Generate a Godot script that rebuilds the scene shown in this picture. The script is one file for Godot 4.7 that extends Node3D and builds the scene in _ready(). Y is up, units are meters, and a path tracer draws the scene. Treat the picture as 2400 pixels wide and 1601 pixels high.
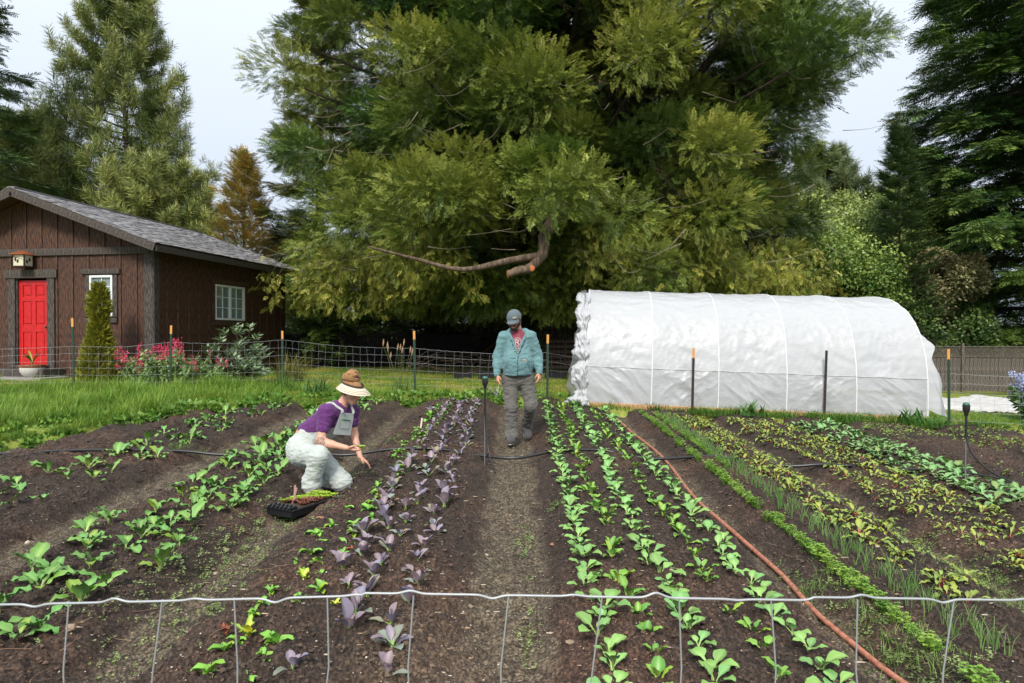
extends Node3D
# A vegetable garden with a hoop house, a brown cabin, tall conifers and two gardeners. Metres, y up; the bed rows run along -z.

class M:
	var v := PackedVector3Array()
	var n := PackedVector3Array()
	var c := PackedColorArray()
	var ix := PackedInt32Array()
	var col := Color.WHITE
	func p(a: Vector3, b: Vector3) -> int:
		v.append(a); n.append(b); c.append(col)
		return v.size() - 1
	func tri(a: Vector3, b: Vector3, d: Vector3) -> void:   # clockwise seen from its front
		var nn := (d - a).cross(b - a).normalized()
		var k := p(a, nn); p(b, nn); p(d, nn)
		ix.append_array(PackedInt32Array([k, k + 1, k + 2]))
	func quad(a: Vector3, b: Vector3, d: Vector3, e: Vector3) -> void:
		var nn := (d - a).cross(b - a).normalized()
		var k := p(a, nn); p(b, nn); p(d, nn); p(e, nn)
		ix.append_array(PackedInt32Array([k, k + 1, k + 2, k, k + 2, k + 3]))
	func box(ctr: Vector3, size: Vector3, b := Basis()) -> void:
		var h := size * 0.5
		for ax in 3:
			for sg in [-1.0, 1.0]:
				var w := Vector3.ZERO; w[ax] = sg
				var u := Vector3.ZERO; u[(ax + 1) % 3] = 1.0
				var t := w.cross(u)
				var q: Array[Vector3] = []
				for s in [[-1, -1], [-1, 1], [1, 1], [1, -1]]:
					q.append(ctr + b * ((w + u * s[0] + t * s[1]) * h))
				quad(q[0], q[1], q[2], q[3])
	func bevel_box(ctr: Vector3, size: Vector3, r: float, b := Basis()) -> void:   # a box whose edges are chamfered
		var h := size * 0.5
		for ax in 3:
			for sg in [-1.0, 1.0]:
				var w := Vector3.ZERO; w[ax] = sg
				var u := Vector3.ZERO; u[(ax + 1) % 3] = 1.0
				var t := w.cross(u)
				var iu: float = h[(ax + 1) % 3] - r
				var it: float = absf(t.dot(h)) - r
				var q: Array[Vector3] = []
				for s in [[-1, -1], [-1, 1], [1, 1], [1, -1]]:
					q.append(ctr + b * (w * absf(w.dot(h)) + u * (s[0] * iu) + t * (s[1] * it)))
				quad(q[0], q[1], q[2], q[3])
		for ax in 3:
			var a1 := (ax + 1) % 3
			var a2 := (ax + 2) % 3
			for s1 in [-1.0, 1.0]:
				for s2 in [-1.0, 1.0]:
					var q1 := Vector3.ZERO; q1[a1] = s1 * h[a1]; q1[a2] = s2 * (h[a2] - r)
					var q2 := Vector3.ZERO; q2[a1] = s1 * (h[a1] - r); q2[a2] = s2 * h[a2]
					var e := Vector3.ZERO; e[ax] = h[ax] - r
					if s1 * s2 > 0:
						quad(ctr + b * (q1 - e), ctr + b * (q1 + e), ctr + b * (q2 + e), ctr + b * (q2 - e))
					else:
						quad(ctr + b * (q1 - e), ctr + b * (q2 - e), ctr + b * (q2 + e), ctr + b * (q1 + e))
	func tube(path: PackedVector3Array, r: PackedFloat32Array, sides := 8, caps := true) -> void:
		var k0 := v.size()
		var m := path.size()
		var up := Vector3.UP
		var d0 := (path[1] - path[0]).normalized()
		if absf(d0.y) > 0.9:
			up = Vector3.RIGHT
		var xa := d0.cross(up).normalized()
		for i in m:
			var d := (path[mini(i + 1, m - 1)] - path[maxi(i - 1, 0)]).normalized()
			xa = (xa - d * xa.dot(d)).normalized()
			var ya := xa.cross(d)
			var rr: float = r[mini(i, r.size() - 1)]
			for j in sides:
				var t := TAU * j / sides
				var o := xa * cos(t) + ya * sin(t)
				p(path[i] + o * rr, o)
		for i in m - 1:
			for j in sides:
				var a := k0 + i * sides + j
				var b := k0 + i * sides + (j + 1) % sides
				ix.append_array(PackedInt32Array([a, b, b + sides, a, b + sides, a + sides]))
		if caps:
			for e in [0, m - 1]:
				var dd := (path[1] - path[0]).normalized() * -1.0 if e == 0 else (path[m - 1] - path[m - 2]).normalized()
				var cc := p(path[e], dd)
				var ring: Array[int] = []
				for j in sides:
					ring.append(p(v[k0 + e * sides + j], dd))
				for j in sides:
					var a := ring[j]
					var b := ring[(j + 1) % sides]
					ix.append_array(PackedInt32Array([cc, b, a]) if e == 0 else PackedInt32Array([cc, a, b]))
	func lathe(prof: PackedVector2Array, sides := 16, at := Vector3.ZERO, b := Basis()) -> void:   # (radius, height) from the bottom up
		var k0 := v.size()
		var m := prof.size()
		for i in m:
			var t2 := prof[mini(i + 1, m - 1)] - prof[maxi(i - 1, 0)]
			for j in sides:
				var a := TAU * j / sides
				var nn := Vector3(cos(a) * t2.y, -t2.x, sin(a) * t2.y)
				p(at + b * Vector3(cos(a) * prof[i].x, prof[i].y, sin(a) * prof[i].x), b * nn.normalized() if nn.length() > 1e-7 else b * Vector3.UP)
		for i in m - 1:
			for j in sides:
				var q := k0 + i * sides + j
				var w := k0 + i * sides + (j + 1) % sides
				ix.append_array(PackedInt32Array([q, w + sides, q + sides, q, w, w + sides]))
	func blob(ctr: Vector3, r: Vector3, rough: float, rg: RandomNumberGenerator, b := Basis()) -> void:   # a lumpy pebble of 20 faces
		var g := (1.0 + sqrt(5.0)) / 2.0
		var q: Array[Vector3] = []
		for s in [[-1, g, 0], [1, g, 0], [-1, -g, 0], [1, -g, 0], [0, -1, g], [0, 1, g], [0, -1, -g], [0, 1, -g], [g, 0, -1], [g, 0, 1], [-g, 0, -1], [-g, 0, 1]]:
			var d := Vector3(s[0], s[1], s[2]).normalized()
			q.append(ctr + b * (d * r * (1.0 + rg.randf_range(-rough, rough))))
		for f in [[0, 11, 5], [0, 5, 1], [0, 1, 7], [0, 7, 10], [0, 10, 11], [1, 5, 9], [5, 11, 4], [11, 10, 2], [10, 7, 6], [7, 1, 8], [3, 9, 4], [3, 4, 2], [3, 2, 6], [3, 6, 8], [3, 8, 9], [4, 9, 5], [2, 4, 11], [6, 2, 10], [8, 6, 7], [9, 8, 1]]:
			tri(q[f[0]], q[f[2]], q[f[1]])
	func strip(a: Vector3, b: Vector3, side: Vector3, w0: float, w1: float) -> void:   # a flat blade from a to b
		var nn := (b - a).cross(side).normalized()
		var k := p(a - side * w0, nn); p(a + side * w0, nn); p(b + side * w1, nn); p(b - side * w1, nn)
		ix.append_array(PackedInt32Array([k, k + 1, k + 2, k, k + 2, k + 3]))
	func diamond(a: Vector3, b: Vector3, side: Vector3, w: float, at := 0.4) -> void:
		var nn := (b - a).cross(side).normalized()
		var mm := a.lerp(b, at)
		var k := p(a, nn); p(mm + side * w, nn); p(b, nn); p(mm - side * w, nn)
		ix.append_array(PackedInt32Array([k, k + 1, k + 2, k, k + 2, k + 3]))
	func sheet(nu: int, nv: int, pts: PackedVector3Array, closed := false) -> void:   # smooth grid, row-major; normals from its own shape
		var k0 := v.size()
		for j in nv:
			for i in nu:
				var il := i - 1
				var ir := i + 1
				if closed:
					il = posmod(il, nu); ir = ir % nu
				else:
					il = maxi(il, 0); ir = mini(ir, nu - 1)
				var du := pts[j * nu + ir] - pts[j * nu + il]
				var dv := pts[mini(j + 1, nv - 1) * nu + i] - pts[maxi(j - 1, 0) * nu + i]
				p(pts[j * nu + i], du.cross(dv).normalized())
		for j in nv - 1:
			for i in (nu if closed else nu - 1):
				var a := k0 + j * nu + i
				var b := k0 + j * nu + (i + 1) % nu
				ix.append_array(PackedInt32Array([a, b + nu, b, a, a + nu, b + nu]))
	func mesh(mat: Material = null) -> ArrayMesh:
		var arr := []
		arr.resize(Mesh.ARRAY_MAX)
		arr[Mesh.ARRAY_VERTEX] = v
		arr[Mesh.ARRAY_NORMAL] = n
		arr[Mesh.ARRAY_COLOR] = c
		arr[Mesh.ARRAY_INDEX] = ix
		var am := ArrayMesh.new()
		am.add_surface_from_arrays(Mesh.PRIMITIVE_TRIANGLES, arr)
		if mat:
			am.surface_set_material(0, mat)
		return am

# A body or a garment: tapered capsules joined by a smooth minimum on a grid, meshed as surface nets.
class Sdf:
	var bones := []
	var cuts := []
	var cell := 0.01
	var o := Vector3.ZERO
	var nx := 0
	var ny := 0
	var nz := 0
	var f := PackedFloat32Array()
	func bone(a: Vector3, b: Vector3, ra: float, rb: float, k := 0.03, ax := Vector3.ZERO, sq := 1.0) -> void:   # ax, sq: the bone is sq times thinner along ax
		bones.append([a, b, ra, rb, k, ax, sq])
	func cut(planes: Array) -> void:   # takes away the convex room behind all planes
		cuts.append(planes)
	func fill() -> void:
		var lo := Vector3.ONE * 1e9
		var hi := Vector3.ONE * -1e9
		for q in bones:
			var r: float = maxf(q[2], q[3])
			lo = lo.min(q[0] - Vector3.ONE * r).min(q[1] - Vector3.ONE * r)
			hi = hi.max(q[0] + Vector3.ONE * r).max(q[1] + Vector3.ONE * r)
		lo -= Vector3.ONE * cell * 5.0
		hi += Vector3.ONE * cell * 5.0
		o = lo
		nx = int((hi.x - lo.x) / cell) + 1; ny = int((hi.y - lo.y) / cell) + 1; nz = int((hi.z - lo.z) / cell) + 1
		f.resize(nx * ny * nz)
		f.fill(1.0)
		for q in bones:
			var a: Vector3 = q[0]
			var b: Vector3 = q[1]
			var ra: float = q[2]
			var rb: float = q[3]
			var k: float = q[4]
			var ax: Vector3 = q[5]
			var sq: float = q[6]
			var ba := b - a
			var bb := maxf(ba.length_squared(), 1e-9)
			var pad := maxf(ra, rb) + k + cell * 3.0
			var l := (a.min(b) - Vector3.ONE * pad - o) / cell
			var h := (a.max(b) + Vector3.ONE * pad - o) / cell
			var x0 := maxi(int(l.x), 0)
			var x1 := mini(int(h.x) + 1, nx - 1)
			for iz in range(maxi(int(l.z), 0), mini(int(h.z) + 1, nz - 1) + 1):
				for iy in range(maxi(int(l.y), 0), mini(int(h.y) + 1, ny - 1) + 1):
					var at := (iz * ny + iy) * nx
					for i in range(x0, x1 + 1):
						var pa := o + Vector3(i, iy, iz) * cell - a
						if sq != 1.0:
							var w := pa - ba * clampf(pa.dot(ba) / bb, 0.0, 1.0)
							pa += ax * (w.dot(ax) * (sq - 1.0))
						var t := clampf(pa.dot(ba) / bb, 0.0, 1.0)
						var d := (pa - ba * t).length() - lerpf(ra, rb, t)
						if sq > 1.0:
							d *= 0.8
						var e := f[at + i]
						var g := absf(d - e)
						if g < k:
							var m := (k - g) / k
							f[at + i] = minf(d, e) - m * m * k * 0.25
						elif d < e:
							f[at + i] = d
		for planes in cuts:
			for iz in nz:
				for iy in ny:
					for i in nx:
						var pp := o + Vector3(i, iy, iz) * cell
						var g := -1e9
						for pl: Plane in planes:
							g = maxf(g, pl.distance_to(pp))
						var at := (iz * ny + iy) * nx + i
						f[at] = maxf(f[at], -g)
	func at(pp: Vector3) -> float:
		var q := (pp - o) / cell
		var i := clampi(int(q.x), 0, nx - 2)
		var j := clampi(int(q.y), 0, ny - 2)
		var k := clampi(int(q.z), 0, nz - 2)
		var t := q - Vector3(i, j, k)
		var b := (k * ny + j) * nx + i
		var sy := nx
		var sz := nx * ny
		var c00 := lerpf(f[b], f[b + 1], t.x)
		var c10 := lerpf(f[b + sy], f[b + sy + 1], t.x)
		var c01 := lerpf(f[b + sz], f[b + sz + 1], t.x)
		var c11 := lerpf(f[b + sz + sy], f[b + sz + sy + 1], t.x)
		return lerpf(lerpf(c00, c10, t.y), lerpf(c01, c11, t.y), t.z)
	func hit(from: Vector3, dir: Vector3) -> Vector3:   # the first point of the surface along a ray
		var t := 0.0
		for s in 200:
			var d := at(from + dir * t)
			if d < 0.001:
				break
			t += maxf(d * 0.6, 0.002)
			if t > 2.0:
				break
		return from + dir * t
	func nets(m: M, noise: FastNoiseLite = null, amp := 0.0, freq := Vector3.ONE) -> void:
		var id := PackedInt32Array()
		id.resize(nx * ny * nz)
		id.fill(-1)
		var sy := nx
		var sz := nx * ny
		var off := PackedInt32Array([0, 1, sy, sy + 1, sz, sz + 1, sz + sy, sz + sy + 1])
		var where := PackedInt32Array()
		for iz in nz - 1:
			for iy in ny - 1:
				var row := (iz * ny + iy) * nx
				for i in nx - 1:
					var b := row + i
					if absf(f[b]) > cell * 2.0:
						continue
					var s := 0
					for q in 8:
						if f[b + off[q]] < 0.0:
							s += 1
					if s == 0 or s == 8:
						continue
					var sum := Vector3.ZERO
					var cnt := 0
					for e in [[0, 1], [2, 3], [4, 5], [6, 7], [0, 2], [1, 3], [4, 6], [5, 7], [0, 4], [1, 5], [2, 6], [3, 7]]:
						var fa := f[b + off[e[0]]]
						var fb := f[b + off[e[1]]]
						if (fa < 0.0) != (fb < 0.0):
							var t := fa / (fa - fb)
							var pa := Vector3(e[0] & 1, (e[0] >> 1) & 1, e[0] >> 2)
							var pb := Vector3(e[1] & 1, (e[1] >> 1) & 1, e[1] >> 2)
							sum += pa.lerp(pb, t)
							cnt += 1
					var pos := o + (Vector3(i, iy, iz) + sum / cnt) * cell
					var h := cell * 0.75
					var g := Vector3(at(pos + Vector3(h, 0, 0)) - at(pos - Vector3(h, 0, 0)), at(pos + Vector3(0, h, 0)) - at(pos - Vector3(0, h, 0)), at(pos + Vector3(0, 0, h)) - at(pos - Vector3(0, 0, h))).normalized()
					if noise:
						pos += g * amp * noise.get_noise_3dv(pos * freq)
					id[b] = m.p(pos, g)
					where.append(b)
		var first := m.ix.size()
		for b in where:
			for ax in 3:
				var d1: int = [1, sy, sz][ax]
				var u: int = [sy, sz, 1][ax]
				var w: int = [sz, 1, sy][ax]
				if b - u - w < 0:
					continue
				if (f[b] < 0.0) == (f[b + d1] < 0.0):
					continue
				var a0 := id[b]
				var a1 := id[b - u]
				var a2 := id[b - u - w]
				var a3 := id[b - w]
				if a0 < 0 or a1 < 0 or a2 < 0 or a3 < 0:
					continue
				if f[b] < 0.0:
					m.ix.append_array(PackedInt32Array([a0, a2, a1, a0, a3, a2]))
				else:
					m.ix.append_array(PackedInt32Array([a0, a1, a2, a0, a2, a3]))
		if noise:   # normals that follow the folds
			var acc := PackedVector3Array()
			acc.resize(m.v.size())
			for k in range(first, m.ix.size(), 3):
				var x := m.ix[k]
				var y := m.ix[k + 1]
				var z := m.ix[k + 2]
				var nn := (m.v[z] - m.v[x]).cross(m.v[y] - m.v[x])
				acc[x] += nn; acc[y] += nn; acc[z] += nn
			for k in range(first, m.ix.size()):
				var x := m.ix[k]
				if acc[x].length() > 1e-12:
					m.n[x] = acc[x].normalized()

var taken := {}
var mats := {}

func numbered(called: String) -> String:
	var k: int = taken.get(called, -1) + 1
	taken[called] = k
	return called if k == 0 else "%s_%03d" % [called, k]

func tag(o: Node3D, label: String, category: String, group := "", kind := "") -> Node3D:
	o.set_meta("label", label)
	o.set_meta("category", category)
	if group:
		o.set_meta("group", group)
	if kind:
		o.set_meta("kind", kind)
	return o

func thing(called: String, label: String, category: String, at := Vector3.ZERO, turn := 0.0, group := "", kind := "") -> Node3D:
	var o := Node3D.new()
	o.name = numbered(called)
	add_child(o)
	o.position = at
	o.rotation.y = turn
	return tag(o, label, category, group, kind)

func part(called: String, me: Mesh, parent: Node3D, at := Transform3D()) -> MeshInstance3D:
	var o := MeshInstance3D.new()
	o.mesh = me
	o.transform = at
	if parent == self:
		o.name = numbered(called)
		add_child(o)
	else:
		var key := str(parent.get_instance_id()) + called
		var k: int = taken.get(key, -1) + 1
		taken[key] = k
		o.name = called if k == 0 else "%s_%03d" % [called, k]
		parent.add_child(o, true)
	return o

func many(called: String, me: Mesh, xs: Array[Transform3D], cs: PackedColorArray, parent: Node3D) -> MultiMeshInstance3D:
	var mm := MultiMesh.new()
	mm.transform_format = MultiMesh.TRANSFORM_3D
	mm.use_colors = cs.size() > 0
	mm.mesh = me
	mm.instance_count = xs.size()
	for i in xs.size():
		mm.set_instance_transform(i, xs[i])
		if cs.size() > 0:
			mm.set_instance_color(i, cs[i])
	var o := MultiMeshInstance3D.new()
	o.multimesh = mm
	if parent == self:
		o.name = numbered(called)
		add_child(o)
	else:
		o.name = called
		parent.add_child(o, true)
		o.set_meta("kind", "stuff")
	return o

func structure(o: Node3D) -> Node3D:
	o.set_meta("kind", "structure")
	return o

func lin(r: float, g: float, b: float) -> Color:   # a real-world base colour for albedo_color
	return Color(r, g, b).linear_to_srgb()

func noise_tex(size: int, freq: float, oct: int, sd: int, a: Color, b: Color, lo := 0.25, hi := 0.75, kind := FastNoiseLite.TYPE_SIMPLEX_SMOOTH, normal := false, strength := 4.0) -> NoiseTexture2D:
	var n := FastNoiseLite.new()
	n.seed = sd
	n.noise_type = kind
	n.frequency = freq
	n.fractal_octaves = oct
	var t := NoiseTexture2D.new()
	t.width = size
	t.height = size
	t.seamless = true
	t.noise = n
	if normal:
		t.as_normal_map = true
		t.bump_strength = strength
	else:
		var g := Gradient.new()
		g.offsets = PackedFloat32Array([lo, hi])
		g.colors = PackedColorArray([a, b])
		t.color_ramp = g
	return t

func mat(key: String, c: Color, rough := 0.7, metal := 0.0) -> StandardMaterial3D:
	if mats.has(key):
		return mats[key]
	var m := StandardMaterial3D.new()
	m.resource_name = key
	m.albedo_color = c
	m.roughness = rough
	m.metallic = metal
	mats[key] = m
	return m

func vmat(key: String, rough := 0.6, back := 0.0) -> StandardMaterial3D:   # takes its colour from the mesh
	if mats.has(key):
		return mats[key]
	var m := mat(key, Color.WHITE, rough)
	m.vertex_color_use_as_albedo = true
	if back > 0.0:
		m.backlight_enabled = true
		m.backlight = Color(back, back, back)
	return m

func tri(m: StandardMaterial3D, tile: float, stretch := Vector3.ONE, world := true) -> StandardMaterial3D:
	m.uv1_triplanar = true
	m.uv1_world_triplanar = world
	m.uv1_scale = stretch / tile
	return m

func rnd(sd: int) -> RandomNumberGenerator:
	var r := RandomNumberGenerator.new()
	r.seed = sd
	return r

func pv(list: Array) -> PackedVector3Array:
	var q := PackedVector3Array()
	for i in list:
		q.append(i)
	return q

func bend(pts: Array, per := 6) -> PackedVector3Array:   # a smooth curve through points
	var q := PackedVector3Array()
	for i in pts.size() - 1:
		var a: Vector3 = pts[maxi(i - 1, 0)]
		var b: Vector3 = pts[i]
		var d: Vector3 = pts[i + 1]
		var e: Vector3 = pts[mini(i + 2, pts.size() - 1)]
		for k in per:
			q.append(b.cubic_interpolate(d, a, e, float(k) / per))
	q.append(pts[-1])
	return q

func facing(dir: Vector3, roll := 0.0) -> Basis:   # +z along dir
	var z := dir.normalized()
	var up := Vector3.UP if absf(z.y) < 0.98 else Vector3.RIGHT
	var x := up.cross(z).normalized()
	return Basis(x, z.cross(x), z).rotated(z, roll)

func ordinal(n: int) -> String:
	var small := ["nearest", "second", "third", "fourth", "fifth", "sixth", "seventh", "eighth", "ninth", "tenth", "eleventh", "twelfth", "thirteenth", "fourteenth", "fifteenth", "sixteenth", "seventeenth", "eighteenth", "nineteenth"]
	if n <= 19:
		return small[n - 1]
	var tens := ["twenty", "thirty", "forty", "fifty", "sixty", "seventy", "eighty", "ninety"]
	var whole := ["twentieth", "thirtieth", "fortieth", "fiftieth", "sixtieth", "seventieth", "eightieth", "ninetieth"]
	if n % 10 == 0:
		return whole[n / 10 - 2]
	return tens[n / 10 - 2] + "-" + ("first" if n % 10 == 1 else small[n % 10 - 1])

# ---------------------------------------------------------------- the lie of the land
var clod := FastNoiseLite.new()
var edge := FastNoiseLite.new()
const BEDS := [[-5.55, 0.5], [-4.4, 0.55], [-2.75, 0.62], [-1.05, 0.72], [0.95, 0.70], [2.45, 0.56], [3.78, 0.5], [4.75, 0.34], [5.85, 0.55], [7.3, 0.6], [8.9, 0.6]]

func sm(a: float, b: float, x: float) -> float:
	return smoothstep(a, b, x)

func plane_y(x: float, d: float) -> float:
	var y := 0.0356 * minf(d, 15.0) + 0.006 * maxf(0.0, minf(d - 15.0, 25.0))
	y -= 0.03 * maxf(0.0, minf(x, 30.0) - 1.0)
	y -= 0.045 * sm(7.0, 12.0, x) * maxf(0.0, minf(d - 11.0, 18.0))
	return y

func garden(x: float, d: float) -> float:   # positive inside the dug plot, in metres from its edge
	var far := 13.0
	if x > 0.9:
		far = lerpf(12.0, 11.05, clampf((x - 0.9) / 6.0, 0.0, 1.0))
	elif x < -2.0:
		far = 13.0 - 0.25 * (-2.0 - x)
	var left := (x + 7.15) * 0.83 - (d - 8.6) * 0.56   # the slanting edge by the long grass
	var e := minf(minf(far - d, left), d - 0.9)
	return e + edge.get_noise_2d(x * 14.0, d * 14.0) * 0.35

func lawn_y(x: float, d: float) -> float:
	return plane_y(x, d) + 0.13 + 0.1 * sm(-6.5, -9.0, x) * sm(11.0, 14.5, d)

func bed_y(x: float) -> float:
	var h := 0.0
	for b in BEDS:
		h = maxf(h, 1.0 - sm(b[1] * 0.68, b[1] * 1.22, absf(x - b[0])))
	return h

func soil_y(x: float, d: float) -> float:
	return plane_y(x, d) + 0.135 * bed_y(x + 0.05 * edge.get_noise_2d(d * 20.0, x * 3.0)) - 0.015

func ground_y(x: float, d: float) -> float:
	return soil_y(x, d) if garden(x, d) > 0.0 else lawn_y(x, d)

func on(x: float, z: float, up := 0.0) -> Vector3:
	return Vector3(x, ground_y(x, -z) + up, z)

func _ready() -> void:
	var cam := Camera3D.new()
	cam.name = "camera"
	add_child(cam)
	cam.position = Vector3(0, 1.78, 0)
	cam.rotation = Vector3(-0.00844, 0.00625, 0)
	cam.fov = 53.16
	cam.near = 0.05
	cam.far = 800.0
	var att := CameraAttributesPhysical.new()
	att.frustum_focal_length = 24.0
	att.frustum_focus_distance = 8.0
	att.exposure_aperture = 9.0
	att.frustum_near = 0.05
	att.frustum_far = 800.0
	cam.attributes = att
	cam.fov = 53.16
	cam.current = true
	var env := Environment.new()
	env.background_mode = Environment.BG_SKY
	var sky := Sky.new()
	var sm3 := ProceduralSkyMaterial.new()
	sm3.sky_top_color = lin(0.80, 0.83, 0.88)
	sm3.sky_horizon_color = lin(0.275, 0.315, 0.372)
	sm3.sky_curve = 1.3
	sm3.ground_bottom_color = lin(0.10, 0.10, 0.08)
	sm3.ground_horizon_color = lin(0.30, 0.33, 0.33)
	sm3.sun_angle_max = 1.0
	sm3.energy_multiplier = 1.0
	sky.sky_material = sm3
	env.sky = sky
	env.tonemap_mode = Environment.TONE_MAPPER_LINEAR
	env.tonemap_exposure = 2.35
	env.sdfgi_enabled = true
	env.ssao_enabled = true
	env.ssil_enabled = true
	var we := WorldEnvironment.new()
	we.name = "world_environment"
	we.environment = env
	add_child(we)
	var sun := DirectionalLight3D.new()
	sun.name = "sun"
	sun.light_color = Color(1.0, 0.97, 0.92)
	sun.light_energy = 0.5
	sun.light_angular_distance = 14.0
	sun.sky_mode = DirectionalLight3D.SKY_MODE_LIGHT_ONLY
	sun.shadow_enabled = true
	sun.rotation = Vector3(deg_to_rad(-41.0), deg_to_rad(-12.0), 0)
	add_child(sun)

	clod.seed = 5
	clod.frequency = 1.0
	clod.fractal_octaves = 1
	edge.seed = 9
	edge.frequency = 0.06
	edge.fractal_octaves = 3
	make_ground()
	make_cabin()
	make_hoop_house()
	make_fences()
	make_trees()
	make_shrubs()
	make_yard_things()
	make_grass()
	make_crops()
	make_people()
	make_irrigation()
	make_litter()

func fan_grid(d0: float, d1: float, growth: float, spread: float, cols: int, high: Callable, tint: Callable) -> M:   # a sheet whose cells grow with distance
	var rows := int(log(d1 / d0) / log(1.0 + growth)) + 1
	var pts := PackedVector3Array()
	var cs := PackedColorArray()
	for j in rows:
		var d := d0 * pow(1.0 + growth, j)
		for i in cols:
			var x := (float(i) / (cols - 1) * 2.0 - 1.0) * spread * (d + 2.0)
			pts.append(Vector3(x, high.call(x, d), -d))
			cs.append(tint.call(x, d))
	var m := M.new()
	m.sheet(cols, rows, pts)
	for k in m.n.size():   # rows run away from the viewer
		if m.n[k].y < 0.0:
			m.n[k] = -m.n[k]
	m.c = cs
	return m

func soil_high(x: float, d: float) -> float:
	var e := garden(x, d)
	var y := soil_y(x, d)
	if e < 0.0:
		return y - 0.06 + maxf(e, -1.5) * 0.35
	var b := bed_y(x)
	var rough := 0.35 + 0.65 * b
	y += clod.get_noise_2d(x * 4.0, d * 4.0) * 0.03
	y += clod.get_noise_2d(x * 13.0, d * 13.0) * 0.022 * rough
	y += clod.get_noise_2d(x * 31.0 + 50.0, d * 31.0) * 0.013 * rough
	if d < 7.0:
		y += clod.get_noise_2d(x * 75.0, d * 75.0) * 0.0045 * rough
	var g := clod.get_noise_2d(x * 2.1 + 9.0, d * 0.7)
	y -= 0.03 * maxf(0.0, g - 0.35) * b
	return y

func soil_tint(x: float, d: float) -> Color:
	var b := bed_y(x)
	var path := sm(0.36, 0.0, b + 0.25 * edge.get_noise_2d(x * 30.0, d * 30.0))
	var dark := Color(0.095, 0.064, 0.046)
	var red := Color(0.165, 0.098, 0.064)
	var way := Color(0.275, 0.225, 0.15)
	var c := dark.lerp(red, sm(-0.1, 0.5, edge.get_noise_2d(x * 9.0 + 70.0, d * 9.0)))
	c = c.lerp(way, path * 0.85)
	c = c.lerp(Color(0.19, 0.13, 0.085), 0.7 * sm(10.8, 12.6, d) * sm(1.0, -1.0, x) * sm(-5.0, -3.0, x))   # the dry end of the beds
	c = c.lerp(Color(0.23, 0.16, 0.105), 0.8 * sm(4.2, 3.2, d) * sm(-1.0, -0.5, x) * sm(0.0, -0.2, x))
	return c

func lawn_high(x: float, d: float) -> float:
	var e := garden(x, d) if d < 15.0 and absf(x) < 14.0 else -1.0
	var y := lawn_y(x, d) + 0.02 * clod.get_noise_2d(x * 1.3, d * 1.3)
	if e > 0.0:
		y -= minf(e, 1.0) * 0.6 + 0.05
	return y

func make_ground() -> void:
	var soil := vmat("soil", 0.95)
	soil.albedo_texture = noise_tex(1024, 0.035, 5, 3, Color(0.42, 0.40, 0.39), Color(1, 1, 1), 0.32, 0.68)
	soil.normal_enabled = true
	soil.normal_texture = noise_tex(1024, 0.05, 4, 8, Color.BLACK, Color.WHITE, 0.2, 0.8, FastNoiseLite.TYPE_SIMPLEX_SMOOTH, true, 9.0)
	soil.normal_scale = 1.0
	tri(soil, 0.85)
	soil.detail_enabled = true
	soil.detail_blend_mode = BaseMaterial3D.BLEND_MODE_MUL
	soil.detail_albedo = noise_tex(512, 0.02, 4, 31, Color(0.66, 0.64, 0.62), Color(1, 1, 1), 0.3, 0.7)
	soil.uv2_triplanar = true
	soil.uv2_world_triplanar = true
	soil.uv2_scale = Vector3.ONE / 3.7
	var g := fan_grid(0.9, 13.6, 0.0058, 1.02, 620, soil_high, soil_tint)
	structure(part("garden_soil", g.mesh(soil), self))
	var lawn := mat("lawn", Color.WHITE, 0.95)
	lawn.albedo_texture = noise_tex(512, 0.03, 5, 12, lin(0.14, 0.21, 0.026), lin(0.36, 0.35, 0.08), 0.25, 0.75)
	tri(lawn, 2.6)
	var w := fan_grid(0.5, 420.0, 0.035, 1.6, 150, lawn_high, func(_x: float, _d: float) -> Color: return Color.WHITE)
	structure(part("lawn", w.mesh(lawn), self))

# ---------------------------------------------------------------- grass
func blade_tuft(blades: int, h: float, w: float, spread: float, rg: RandomNumberGenerator, lean := 0.5) -> M:
	var m := M.new()
	for k in blades:
		var a := rg.randf() * TAU
		var base := Vector3(rg.randfn(0, spread), 0, rg.randfn(0, spread))
		var hh := h * rg.randf_range(0.55, 1.0)
		var out := Vector3(cos(a), 0, sin(a))
		var side := Vector3(-out.z, 0, out.x)
		var l := lean * rg.randf_range(0.3, 1.3)
		var p0 := base
		var shade := rg.randf_range(0.8, 1.15)
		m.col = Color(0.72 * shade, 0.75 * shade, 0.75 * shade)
		for s in 3:
			var t := (s + 1) / 3.0
			var p1 := base + Vector3.UP * hh * (t - 0.35 * l * t * t) + out * hh * l * t * t
			m.strip(p0, p1, side, w * (1.0 - s / 3.2), w * (1.0 - (s + 1) / 3.05))
			p0 = p1
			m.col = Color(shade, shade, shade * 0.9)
	return m

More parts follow.
